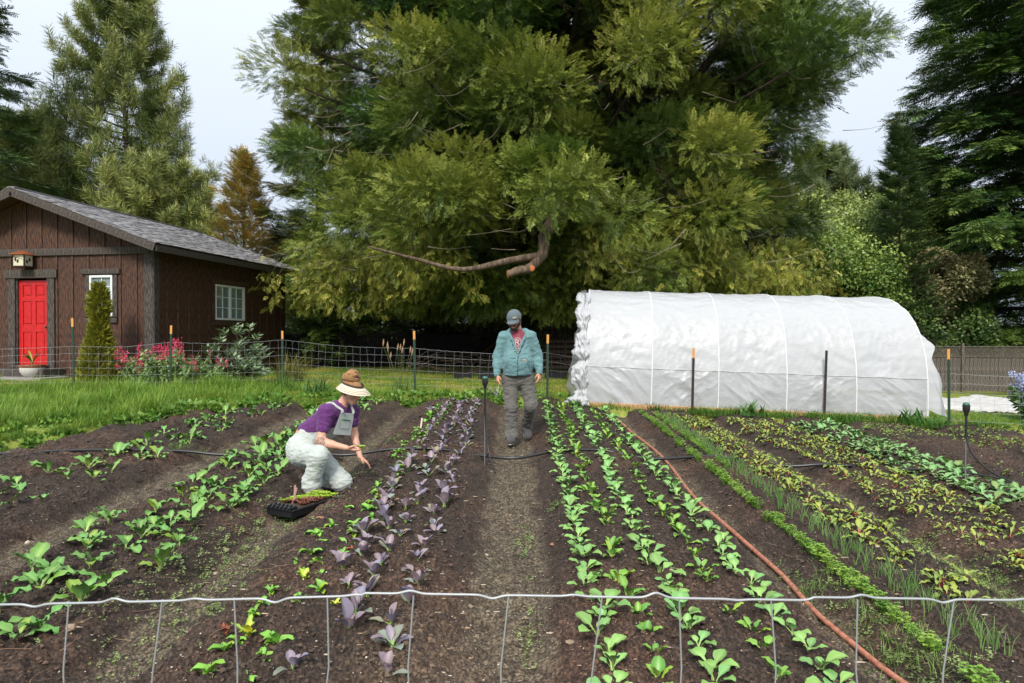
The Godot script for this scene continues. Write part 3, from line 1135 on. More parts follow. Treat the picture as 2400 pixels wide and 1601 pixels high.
func wire_run(called: String, label: String, posts: Array, tops: Array, bottom: float, gap: float, r: float, kinks: bool, lines: int, sd: int) -> void:
	# posts: points at the ground; tops: height of the top wire above each
	var t := thing(called, label, "wire fence", posts[0], 0.0, "")
	var wm := mat("galvanised_wire", lin(0.42, 0.44, 0.45), 0.45, 0.35)
	var rg := rnd(sd)
	var o: Vector3 = posts[0]
	var span := func(k: int, s: float, f: float) -> Vector3:   # f: 0 at the bottom wire, 1 at the top one
		var a: Vector3 = posts[k]
		var b: Vector3 = posts[k + 1]
		var q := a.lerp(b, s)
		q.y = lerpf(a.y, b.y, s) + lerpf(bottom, lerpf(tops[k], tops[k + 1], s) - 0.05 * sin(s * PI) * (0.0 if kinks else 1.0), f)
		return q - o
	for l in lines:
		var f := float(l) / (lines - 1)
		var path := PackedVector3Array()
		for k in posts.size() - 1:
			var ln: float = posts[k].distance_to(posts[k + 1])
			var cnt := int(ln / (gap / (26.0 if kinks else 3.0))) + 1
			for i in cnt:
				var s := float(i) / cnt
				var q: Vector3 = span.call(k, s, f)
				if kinks:
					var c := fposmod(s * ln / gap, 1.0)
					var cell := int(s * ln / gap)
					q.y += 0.0075 * exp(-pow((c - 0.55) / 0.11, 2)) * (1.0 if cell % 3 != 1 else -0.9) * (0.8 + 0.5 * sin(cell * 2.7))
					q.y += 0.004 * sin(s * ln * 2.1 + l)
				else:
					q.y += rg.randf_range(-0.006, 0.006)
				path.append(q)
		path.append(span.call(posts.size() - 2, 1.0, f))
		var m := M.new()
		m.tube(path, PackedFloat32Array([r * (1.25 if l == lines - 1 else 1.0)]), 6 if kinks else 4)
		part("line_wire", m.mesh(wm), t)
	for k in posts.size() - 1:
		var ln: float = posts[k].distance_to(posts[k + 1])
		var cnt := int(ln / gap)
		for i in cnt:
			var s := (i + 0.5) / cnt
			var path := PackedVector3Array()
			var sway := rg.randf_range(-0.018, 0.018)
			var low := rg.randf_range(-0.012, 0.012)
			for j in 9:
				var f := j / 8.0
				var q: Vector3 = span.call(k, s, f)
				q.x += sway * sin(f * PI * 1.3) + low * (1.0 - f) * 2.0 + (0.01 * sin(f * 12.0 + i) if kinks else 0.0)
				path.append(q)
			var m := M.new()
			m.tube(path, PackedFloat32Array([r * 0.85]), 5 if kinks else 3)
			part("stay_wire", m.mesh(wm), t)

func make_fences() -> void:
	var P := [Vector3(-8.67, 0, -13.32), Vector3(-7.0, 0, -13.75), Vector3(-4.96, 0, -14.44), Vector3(-1.98, 0, -13.34), Vector3(0.59, 0, -13.01), Vector3(3.02, 0, -11.72), Vector3(5.18, 0, -11.5), Vector3(7.04, 0, -11.13)]
	var Hh := [1.45, 1.36, 1.24, 1.27, 1.21, 1.08, 1.12, 1.22]
	var names := ["green steel post with orange tip in front of the cabin beside the clipped evergreen", "green steel post with orange tip among the red valerian flowers", "green steel post with orange tip in front of the grey leaved shrub", "green steel post with orange tip beside tall seeding grass on the lawn", "green steel post with orange tip between the man and the hoop house", "dark steel post with orange tip in front of the left part of the hoop house", "brown steel post without a bright tip in front of the hoop house", "green steel post with orange tip beside the right end of the hoop house"]
	for k in P.size():
		P[k].y = lawn_y(P[k].x, -P[k].z)
		t_post(P[k], Hh[k], names[k], k != 6, k == 6 or k == 5, [0.02, -0.02, 0.0, 0.015, -0.01, -0.02, -0.03, 0.015][k])
	var lead := Vector3(-12.5, 0, -12.7)
	lead.y = lawn_y(lead.x, 12.7)
	var tail := Vector3(10.5, 0, -10.5)
	tail.y = lawn_y(tail.x, 10.5)
	wire_run("wire_fence", "galvanised square mesh fence along the lawn from the cabin to the hoop house", [lead] + P.slice(0, 5), [0.92, 0.90, 1.02, 1.05, 0.93, 0.86], 0.06, 0.165, 0.0016, false, 7, 3)
	wire_run("wire_fence", "fine square mesh fence in front of the long white hoop house", [P[4], P[5], P[6], P[7]], [0.86, 0.74, 0.74, 0.82], 0.06, 0.18, 0.0009, false, 6, 5)
	wire_run("wire_fence", "galvanised square mesh fence at the right end of the hoop house", [P[7], tail], [0.82, 0.92], 0.06, 0.18, 0.0019, false, 6, 6)
	# the near fence, at the photographer's hands
	var f := [Vector3(-2.20, 0.0, -1.39), Vector3(-0.3, 0.0, -1.35), Vector3(0.6, 0.0, -1.36), Vector3(2.30, 0.0, -1.38)]
	for k in 4:
		f[k].y = plane_y(f[k].x, 1.4)
	wire_run("near_wire_fence", "kinked galvanised top wire and mesh crossing close in front of the beds", f, [1.155, 1.215, 1.205, 1.225], 0.08, 0.163, 0.0019, true, 3, 8)
	# the tall board fence with lattice, far right
	var far := thing("lattice_fence", "tall weathered dark board fence with a lattice top behind the hoop house", "fence", Vector3(11.5, -0.32, -26.5), deg_to_rad(-6.0))
	var fw := wood("fence_board", lin(0.05, 0.042, 0.038), lin(0.17, 0.145, 0.125), 0.9)
	var rg := rnd(21)
	var len := 15.0
	var n := int(len / 0.145)
	for i in n:
		var hgt := 1.28 + rg.randf_range(-0.008, 0.008)
		bx("board", far, Vector3(i * 0.147, hgt * 0.5, rg.randf_range(-0.006, 0.006)), Vector3(0.138, hgt, 0.022), fw)
	for y in [1.30, 1.685]:
		bx("rail", far, Vector3(len * 0.5, y, 0.012), Vector3(len, 0.045, 0.07), fw)
	bx("rail", far, Vector3(len * 0.5, 0.3, -0.04), Vector3(len, 0.09, 0.04), fw)
	for i in 7:
		bx("post", far, Vector3(0.6 + i * 2.4, 0.90, 0.045), Vector3(0.10, 1.86, 0.09), fw)
	var lm := M.new()
	for i in 190:
		for s in [-1.0, 1.0]:
			lm.box(Vector3(0.2 + i * 0.078, 1.49, 0.004 * s), Vector3(0.022, 0.47, 0.006), Basis(Vector3.BACK, s * 0.78))
	part("lattice", lm.mesh(fw), far).set_meta("kind", "stuff")
	# the low black fence under the great tree
	var mid := thing("board_fence", "low black stained board fence in the shade under the great tree", "fence", Vector3(-8.2, plane_y(-6.0, 21.5) + 0.1, -22.2), deg_to_rad(4.0))
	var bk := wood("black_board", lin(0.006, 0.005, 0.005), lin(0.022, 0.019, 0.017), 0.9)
	for i in 46:
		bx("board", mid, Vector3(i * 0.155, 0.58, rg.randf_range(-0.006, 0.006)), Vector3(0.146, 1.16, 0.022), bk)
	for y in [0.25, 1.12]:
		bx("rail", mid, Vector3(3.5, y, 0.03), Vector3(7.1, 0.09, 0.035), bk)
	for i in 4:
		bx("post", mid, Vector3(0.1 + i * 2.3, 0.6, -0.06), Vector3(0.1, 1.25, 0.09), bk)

func spray_feather(len: float, twigs: int, w: float, droop: float, rg: RandomNumberGenerator, fine := true) -> M:   # a flat feathery branchlet growing along +z
	var m := M.new()
	var prev := Vector3.ZERO
	for k in twigs:
		var t := (k + 1.0) / twigs
		var at := Vector3(rg.randf_range(-0.01, 0.01), -droop * t * t * len, t * len)
		m.col = Color(0.55, 0.42, 0.3)
		m.strip(prev, at, Vector3.RIGHT, w * 0.28, w * 0.22)
		for s in [-1.0, 1.0]:
			var l := len * (0.48 * (1.0 - t * 0.72)) * rg.randf_range(0.75, 1.2)
			var dir := Vector3(s * rg.randf_range(0.55, 0.8), rg.randf_range(-0.28, 0.22) - droop * 0.4, rg.randf_range(0.6, 0.9)).normalized()
			var b := at + dir * l
			var sh := rg.randf_range(0.5, 1.2)
			m.col = Color(sh, sh, sh)
			m.diamond(at, b, Vector3(dir.z, rg.randf_range(-0.6, 0.6), -dir.x).normalized(), w)
			if fine:
				for q in [0.3, 0.58]:
					for e in [-1.0, 1.0]:
						var d2: Vector3 = (dir + Vector3(-dir.z, rg.randf_range(-0.3, 0.3), dir.x) * e * 0.62).normalized()
						var c := at.lerp(b, q)
						sh = rg.randf_range(0.5, 1.6)
						m.col = Color(sh, sh, sh * 0.9)
						m.diamond(c, c + d2 * l * 0.42, Vector3(d2.z, rg.randf_range(-0.5, 0.5), -d2.x).normalized(), w * 0.75)
		prev = at
	return m

func spray_tuft(n: int, l: float, w: float, rg: RandomNumberGenerator, open := 0.8) -> M:   # a burst of long needles round +z
	var m := M.new()
	m.col = Color(0.5, 0.38, 0.28)
	m.strip(Vector3(0, 0, -l * 1.2), Vector3(0, 0, l * 0.3), Vector3.RIGHT, w * 1.3, w)
	for k in n:
		var a := rg.randf() * TAU
		var t := rg.randf()
		var o := Vector3(0, 0, (t - 0.75) * l * 0.9)
		var dir := Vector3(cos(a) * open, sin(a) * open, rg.randf_range(0.35, 1.0)).normalized()
		var sh := rg.randf_range(0.7, 1.25)
		m.col = Color(sh, sh, sh)
		m.diamond(o, o + dir * l * rg.randf_range(0.7, 1.1), dir.cross(Vector3(rg.randf() - 0.5, rg.randf() - 0.5, rg.randf() - 0.5)).normalized(), w)
	return m

func spray_leaves(n: int, r: float, l: float, w: float, rg: RandomNumberGenerator) -> M:   # a cluster of broad leaves
	var m := M.new()
	for k in n:
		var d := Vector3(rg.randfn(), rg.randfn(), rg.randfn()).normalized()
		var o := d * r * rg.randf_range(0.3, 1.0)
		var g := (d + Vector3(rg.randfn(), rg.randfn(), rg.randfn()) * 0.6).normalized()
		var sh := rg.randf_range(0.7, 1.25)
		m.col = Color(sh, sh, sh)
		m.diamond(o, o + g * l, g.cross(Vector3(rg.randf() - 0.5, rg.randf() - 0.5, rg.randf() - 0.5)).normalized(), w, 0.5)
	return m

func clump(xs: Array[Transform3D], cs: PackedColorArray, ctr: Vector3, r: Vector3, n: int, size: float, a: Color, b: Color, rg: RandomNumberGenerator, hang := 0.0, out := Vector3.ZERO) -> void:   # sprays radiating from the heart of a bough
	for k in n:
		var d := Vector3(rg.randfn(), rg.randfn() + 0.15, rg.randfn()).normalized()
		var rad := pow(rg.randf(), 0.45)
		var q := ctr + d * r * rad
		var g := (d * 1.0 + out * 0.7 + Vector3.UP * (0.25 - hang) + Vector3(rg.randfn(), rg.randfn(), rg.randfn()) * 0.42).normalized()
		xs.append(Transform3D(facing(g, rg.randf_range(-0.9, 0.9)).scaled(Vector3.ONE * size * rg.randf_range(0.65, 1.25)), q))
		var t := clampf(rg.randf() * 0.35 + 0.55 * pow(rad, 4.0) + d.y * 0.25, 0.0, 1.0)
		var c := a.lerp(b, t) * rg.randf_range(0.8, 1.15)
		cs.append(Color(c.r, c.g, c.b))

func bark(key: String, a: Color, b: Color) -> StandardMaterial3D:
	if mats.has(key):
		return mats[key]
	var m := mat(key, Color.WHITE, 0.95)
	m.albedo_texture = noise_tex(256, 0.03, 4, key.hash() % 500, a, b, 0.3, 0.7)
	m.uv1_triplanar = true
	m.uv1_scale = Vector3(1.6, 0.35, 1.6)
	return m

func trunk_mesh(at: Vector3, top: Vector3, r0: float, r1: float, ridges: int, rg: RandomNumberGenerator, mt: Material) -> ArrayMesh:
	var m := M.new()
	var pts := PackedVector3Array()
	var rows := 26
	var cols := 44 if ridges > 0 else 14
	var lean := Vector3(rg.randfn(), 0, rg.randfn()) * r0 * 0.3
	for j in rows:
		var t := j / float(rows - 1)
		var r := lerpf(r0, r1, pow(t, 0.8)) * (1.0 + 0.7 * exp(-t * rows * 0.55))
		for i in cols:
			var a := TAU * i / cols
			var rr := r
			if ridges > 0:
				rr *= 1.0 + 0.07 * sin(a * ridges + sin(t * 7.0) * 0.8) + 0.03 * sin(a * ridges * 2.3 + t * 11.0)
			pts.append(at.lerp(top, t) + lean * sin(t * 5.0) + Vector3(cos(a) * rr, 0, -sin(a) * rr))
	m.sheet(cols, rows, pts, true)
	return m.mesh(mt)

# A conifer: whorled boughs with sprays along them. p: h height, r widest radius, low lowest bough, n boughs, shape power, droop, up (start angle), size of sprays, per bough, a, b colours
func conifer(called: String, label: String, cat: String, at: Vector3, p: Dictionary, spray: M, sd: int, group := "") -> Node3D:
	var rg := rnd(sd)
	var t := thing(called, label, cat, at, 0.0, group)
	var h: float = p.h
	var bk := bark(p.get("bark", "bark_grey"), lin(0.03, 0.022, 0.017), lin(0.11, 0.085, 0.065))
	var tr := p.get("trunk", h * 0.016) as float
	part("trunk", trunk_mesh(Vector3(0, -0.2, 0), Vector3(rg.randf_range(-0.2, 0.2), h, rg.randf_range(-0.2, 0.2)), tr, 0.02, 0, rg, bk), t)
	var xs: Array[Transform3D] = []
	var cs := PackedColorArray()
	var lm := M.new()
	var n: int = p.n
	var low: float = p.low
	var a: Color = p.a
	var b: Color = p.b
	var tips: Color = p.get("tips", b)
	for k in n:
		var f := pow((k + rg.randf()) / n, p.get("spread", 0.85))
		var y := lerpf(low, h * 0.99, f)
		var ang := k * 2.39996 + rg.randf_range(-0.35, 0.35)
		var shape := pow(1.0 - f, p.get("power", 0.8)) if p.get("belly", 0.0) == 0.0 else sin(PI * clampf(pow(f, 0.75) * 0.93 + 0.07, 0.0, 1.0))
		var L: float = maxf(p.r * shape, 0.05 * p.r) * rg.randf_range(0.72, 1.12)
		var up: float = lerpf(p.up, p.get("up_top", 0.8), f * f)
		var dir := Vector3(cos(ang), 0, sin(ang))
		var path := PackedVector3Array()
		var steps := 7
		for i in steps:
			var s := i / float(steps - 1)
			path.append(Vector3(0, y, 0) + dir * L * s + Vector3.UP * L * (tan(up) * s - p.droop * s * s + p.get("lift", 0.0) * s * s * s))
		lm.tube(path, PackedFloat32Array([0.012 * L + 0.012, 0.011 * L + 0.01, 0.009 * L + 0.008, 0.007 * L + 0.006, 0.005 * L + 0.005, 0.012, 0.006]), 5, false)
		var cnt := int(p.per * (0.35 + 0.65 * L / p.r))
		for q in cnt:
			var s := lerpf(p.get("bare", 0.25), 1.0, pow(rg.randf(), p.get("outer", 0.75)))
			var i := mini(int(s * (steps - 1)), steps - 2)
			var pos := path[i].lerp(path[i + 1], s * (steps - 1) - i)
			var along := (path[i + 1] - path[i]).normalized()
			var side := Vector3(-dir.z, 0, dir.x) * rg.randf_range(-1.0, 1.0)
			var wide: float = L * p.get("wide", 0.28) * (1.05 - 0.75 * s)
			pos += side * wide + Vector3.UP * rg.randfn(0.0, p.get("thick", 0.05)) * L - Vector3.UP * absf(side.length()) * wide * p.get("sag", 0.2)
			var g: Vector3 = (along * 0.8 + side * 0.9 + Vector3.UP * p.get("point", 0.0) + Vector3(rg.randfn(), rg.randfn(), rg.randfn()) * p.get("mess", 0.22)).normalized()
			xs.append(Transform3D(facing(g, rg.randf_range(-0.4, 0.4)).scaled(Vector3.ONE * p.size * rg.randf_range(0.65, 1.25)), pos))
			var c := a.lerp(b, rg.randf()).lerp(tips, 0.6 * rg.randf() * sm(0.75, 1.0, s)) * rg.randf_range(0.8, 1.2)
			cs.append(Color(c.r, c.g, c.b))
	part("limbs", lm.mesh(bk), t)
	many("crown", spray.mesh(vmat("needles", 0.45, 0.36)), xs, cs, t)
	return t

func make_trees() -> void:
	var rg := rnd(404)
	var needles := vmat("needles", 0.45, 0.36)
	var feather := spray_feather(0.62, 9, 0.011, 0.18, rg)
	var flat := spray_feather(0.6, 10, 0.016, 0.10, rg, false)
	var tuft := spray_tuft(34, 0.24, 0.007, rg, 0.85)
	var leafy := spray_leaves(26, 0.34, 0.13, 0.035, rg)
	great_tree(feather, needles)

	# left: the big pine behind the cabin and its lower neighbour
	var pg1 := Color(0.088, 0.15, 0.034)
	var pg2 := Color(0.30, 0.35, 0.085)
	conifer("pine_tree", "tall open long needled pine standing behind the cabin, its tip against the sky", "tree", Vector3(-17.3, 0.9, -30.0), {"h": 16.6, "r": 4.9, "low": 3.2, "n": 105, "power": 0.62, "droop": 0.10, "lift": 0.28, "up": 0.05, "up_top": 0.75, "size": 1.5, "per": 62, "a": pg1, "b": pg2, "tips": Color(0.521, 0.516, 0.165), "wide": 0.34, "thick": 0.09, "point": 0.55, "mess": 0.3, "bare": 0.3, "trunk": 0.22}, tuft, 11)
	conifer("pine_tree", "lower bushy pine just above the ridge of the cabin roof", "tree", Vector3(-20.6, 0.9, -28.5), {"h": 9.6, "r": 3.6, "low": 2.2, "n": 60, "power": 0.5, "droop": 0.05, "lift": 0.25, "up": 0.1, "up_top": 0.9, "size": 1.5, "per": 85, "a": pg1, "b": Color(0.460, 0.516, 0.152), "wide": 0.36, "thick": 0.1, "point": 0.55, "mess": 0.3, "trunk": 0.16}, tuft, 12)
	conifer("pine_tree", "low spreading pine over the middle of the cabin roof", "tree", Vector3(-14.2, 0.9, -27.0), {"h": 7.0, "r": 3.4, "low": 2.2, "n": 55, "power": 0.45, "droop": 0.05, "lift": 0.25, "up": 0.12, "up_top": 0.9, "size": 1.4, "per": 80, "a": pg1, "b": Color(0.490, 0.516, 0.157), "wide": 0.36, "thick": 0.1, "point": 0.5, "mess": 0.3, "trunk": 0.15}, tuft, 13)
	conifer("spruce_tree", "dark spruce whose layered boughs enter at the picture's left edge", "tree", Vector3(-19.9, 0.8, -24.0), {"h": 15.5, "r": 4.1, "low": 3.0, "n": 70, "power": 0.7, "droop": 0.42, "lift": 0.22, "up": 0.05, "up_top": 0.5, "size": 0.95, "per": 120, "a": Color(0.056, 0.122, 0.041), "b": Color(0.168, 0.257, 0.075), "wide": 0.22, "thick": 0.02, "mess": 0.18, "sag": 0.3, "trunk": 0.2}, flat, 14)
	conifer("cedar_tree", "small cedar turning orange between the cabin roof and the great tree", "tree", Vector3(-10.6, 0.9, -26.5), {"h": 7.8, "r": 1.45, "low": 2.0, "n": 60, "power": 0.8, "droop": 0.05, "lift": 0.2, "up": 0.35, "up_top": 1.0, "size": 0.85, "per": 46, "a": Color(0.336, 0.350, 0.084), "b": Color(0.560, 0.378, 0.098), "tips": Color(0.588, 0.308, 0.098), "wide": 0.3, "thick": 0.07, "mess": 0.25, "trunk": 0.1}, feather, 15)
	# dark conifer close behind the great tree's left flank
	conifer("fir_tree", "dark fir with bare twig ends behind the left flank of the great tree", "tree", Vector3(-7.9, 0.8, -27.5), {"h": 17.5, "r": 2.6, "low": 1.5, "n": 110, "power": 0.8, "droop": 0.18, "lift": 0.18, "up": 0.05, "up_top": 0.5, "size": 1.0, "per": 120, "a": Color(0.091, 0.163, 0.051), "b": Color(0.338, 0.366, 0.088), "wide": 0.25, "thick": 0.035, "mess": 0.25, "trunk": 0.28}, flat, 16)
	# right: the tall redwood and the trees between
	conifer("redwood_tree", "very tall dark green redwood with drooping layered boughs at the right edge", "tree", Vector3(24.7, -0.5, -31.5), {"h": 38.0, "r": 6.9, "low": 0.6, "n": 250, "power": 0.42, "droop": 0.34, "lift": 0.16, "up": 0.05, "up_top": 0.3, "size": 1.6, "per": 230, "a": Color(0.035, 0.102, 0.026), "b": Color(0.132, 0.244, 0.047), "tips": Color(0.264, 0.351, 0.063), "wide": 0.3, "thick": 0.03, "mess": 0.2, "sag": 0.35, "trunk": 0.5, "bark": "bark_red"}, flat, 17)
	conifer("spruce_tree", "slim dark spruce with a bare pointed leader rising beyond the hoop house", "tree", Vector3(16.5, -0.4, -29.6), {"h": 11.2, "r": 1.9, "low": 0.4, "n": 100, "power": 0.75, "spread": 0.8, "droop": 0.1, "lift": 0.15, "up": 0.1, "up_top": 0.7, "size": 0.7, "per": 95, "a": Color(0.049, 0.115, 0.046), "b": Color(0.154, 0.231, 0.075), "wide": 0.25, "thick": 0.04, "trunk": 0.1}, flat, 18)
	var tip := M.new()
	tip.tube(pv([Vector3(0, 10.0, 0), Vector3(0.03, 11.3, 0), Vector3(0.05, 12.0, 0)]), PackedFloat32Array([0.045, 0.025, 0.014]), 5)
	for k in 11:
		var y := 9.7 + k * 0.17
		tip.tube(pv([Vector3(0.02, y, 0), Vector3(0.02, y, 0) + Vector3(cos(k * 2.4), 0.9, sin(k * 2.4)) * 0.5 * (1.0 - k * 0.06)]), PackedFloat32Array([0.02, 0.012]), 4)
	part("leader", tip.mesh(bark("bark_grey", Color.BLACK, Color.BLACK)), get_node("spruce_tree_001"))
	conifer("pine_tree", "flat topped pale green pine behind the bare tipped spruce", "tree", Vector3(23.3, -0.5, -39.5), {"h": 12.9, "r": 4.4, "low": 3.0, "n": 60, "power": 0.45, "droop": 0.06, "lift": 0.1, "up": 0.12, "up_top": 0.5, "size": 1.6, "per": 95, "a": Color(0.138, 0.231, 0.088), "b": Color(0.429, 0.488, 0.178), "wide": 0.36, "thick": 0.06, "point": 0.4, "mess": 0.3, "trunk": 0.25}, tuft, 19)
	conifer("pine_tree", "small round headed pine just showing beyond the great tree's right flank", "tree", Vector3(17.9, -0.2, -40.0), {"h": 12.4, "r": 3.4, "low": 7.0, "n": 40, "power": 0.4, "droop": 0.0, "lift": 0.1, "up": 0.25, "up_top": 0.7, "size": 1.8, "per": 75, "a": Color(0.077, 0.149, 0.064), "b": Color(0.261, 0.312, 0.128), "wide": 0.36, "thick": 0.07, "point": 0.6, "mess": 0.3, "trunk": 0.22}, tuft, 20)
	round_tree("broad round headed olive tree beyond the hoop house", Vector3(17.6, -0.3, -35.5), 10.2, 3.9, 2.0, Color(0.143, 0.240, 0.050), Color(0.450, 0.540, 0.150), leafy, 21, 80)
	round_tree("bushy yellow green tree to the right of the great tree, above the hoop house", Vector3(9.2, 0.0, -26.5), 9.6, 2.3, 0.6, Color(0.047, 0.107, 0.020), Color(0.200, 0.252, 0.055), feather, 22, 95)
	round_tree("mid green bushy tree in the gap behind the hoop house", Vector3(13.6, -0.2, -30.0), 6.8, 2.9, 0.4, Color(0.083, 0.190, 0.037), Color(0.359, 0.456, 0.093), leafy, 23, 70)
	round_tree("low dark bush growing against the lattice fence", Vector3(18.3, -0.5, -31.2), 4.8, 2.6, 0.2, Color(0.049, 0.122, 0.033), Color(0.184, 0.271, 0.064), leafy, 24, 60)
	round_tree("pale pinkish leaved shrub between the spruce and the redwood", Vector3(18.6, -0.3, -30.4), 6.0, 1.7, 3.0, Color(0.10, 0.14, 0.045), Color(0.46, 0.37, 0.19), leafy, 25, 26)
	# understory left of the trunk, deep in shade
	for q in [[-6.4, -22.8, 3.9, 1.5, 31], [-4.9, -24.2, 3.3, 1.4, 32], [-3.2, -26.0, 2.6, 1.5, 33], [-7.3, -24.6, 5.0, 1.6, 34]]:
		conifer("young_conifer", ["feathery green young conifer at the far corner of the cabin", "young conifer in the shade behind the black fence", "small dim conifer in the shade left of the great trunk", "young conifer half hidden behind the cabin's far corner"][q[4] - 31], "tree", Vector3(q[0], plane_y(q[0], -q[1]) + 0.1, q[1]), {"h": q[2], "r": q[3], "low": 0.15, "n": 60, "power": 0.7, "droop": 0.15, "lift": 0.1, "up": 0.15, "up_top": 0.6, "size": 0.7, "per": 60, "a": Color(0.067, 0.163, 0.036), "b": Color(0.261, 0.366, 0.071), "wide": 0.3, "thick": 0.06, "mess": 0.3, "trunk": 0.06}, flat, q[4])
	# the dark wood that closes the view
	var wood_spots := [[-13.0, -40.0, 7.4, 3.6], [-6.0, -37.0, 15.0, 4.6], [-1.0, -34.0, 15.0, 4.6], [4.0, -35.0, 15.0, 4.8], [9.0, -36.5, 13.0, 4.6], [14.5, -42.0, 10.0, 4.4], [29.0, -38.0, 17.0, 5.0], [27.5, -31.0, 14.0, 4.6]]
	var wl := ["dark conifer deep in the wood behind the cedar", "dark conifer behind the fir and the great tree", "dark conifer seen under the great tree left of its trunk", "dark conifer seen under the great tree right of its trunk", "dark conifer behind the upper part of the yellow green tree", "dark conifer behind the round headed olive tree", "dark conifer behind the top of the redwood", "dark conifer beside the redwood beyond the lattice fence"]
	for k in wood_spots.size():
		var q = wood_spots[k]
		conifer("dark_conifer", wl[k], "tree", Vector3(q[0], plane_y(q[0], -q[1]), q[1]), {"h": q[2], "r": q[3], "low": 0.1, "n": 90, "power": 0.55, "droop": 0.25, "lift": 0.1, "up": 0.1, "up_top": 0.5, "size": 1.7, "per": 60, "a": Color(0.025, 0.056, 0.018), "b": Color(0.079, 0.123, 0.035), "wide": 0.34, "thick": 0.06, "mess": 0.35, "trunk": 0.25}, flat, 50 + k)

func round_tree(label: String, at: Vector3, h: float, r: float, low: float, a: Color, b: Color, spray: M, sd: int, clumps: int) -> void:
	var rg := rnd(sd)
	var t := thing("bushy_tree", label, "tree", at)
	var bk := bark("bark_grey", Color.BLACK, Color.BLACK)
	part("trunk", trunk_mesh(Vector3(0, -0.2, 0), Vector3(0, h * 0.7, 0), h * 0.025, 0.04, 0, rg, bk), t)
	var xs: Array[Transform3D] = []
	var cs := PackedColorArray()
	var lm := M.new()
	for k in clumps:
		var d := Vector3(rg.randfn(), rg.randfn(), rg.randfn()).normalized()
		var y0 := (h + low) * 0.5
		var q := Vector3(0, y0, 0) + d * Vector3(r, (h - low) * 0.5, r) * rg.randf_range(0.62, 0.93)
		clump(xs, cs, q, Vector3.ONE * r * 0.26, 46, 1.0 + r * 0.05, a, b, rg, 0.1, d * 0.6)
		lm.tube(bend([Vector3(0, low + (q.y - low) * 0.35, 0), Vector3(0, low, 0).lerp(q, 0.55) + Vector3.UP * 0.2, q], 4), PackedFloat32Array([0.05, 0.045, 0.04, 0.035, 0.03, 0.025, 0.02, 0.015, 0.012]), 5, false)
	part("limbs", lm.mesh(bk), t)
	many("crown", spray.mesh(vmat("needles", 0.45, 0.36)), xs, cs, t)

func crown_radius(y: float) -> float:
	var k := [[1.8, 4.5], [2.6, 7.6], [4.0, 8.7], [6.0, 9.2], [9.0, 9.3], [12.0, 8.8], [16.0, 6.4], [20.0, 1.2]]
	for i in k.size() - 1:
		if y <= k[i + 1][0]:
			return lerpf(k[i][1], k[i + 1][1], clampf((y - k[i][0]) / (k[i + 1][0] - k[i][0]), 0.0, 1.0))
	return 1.0

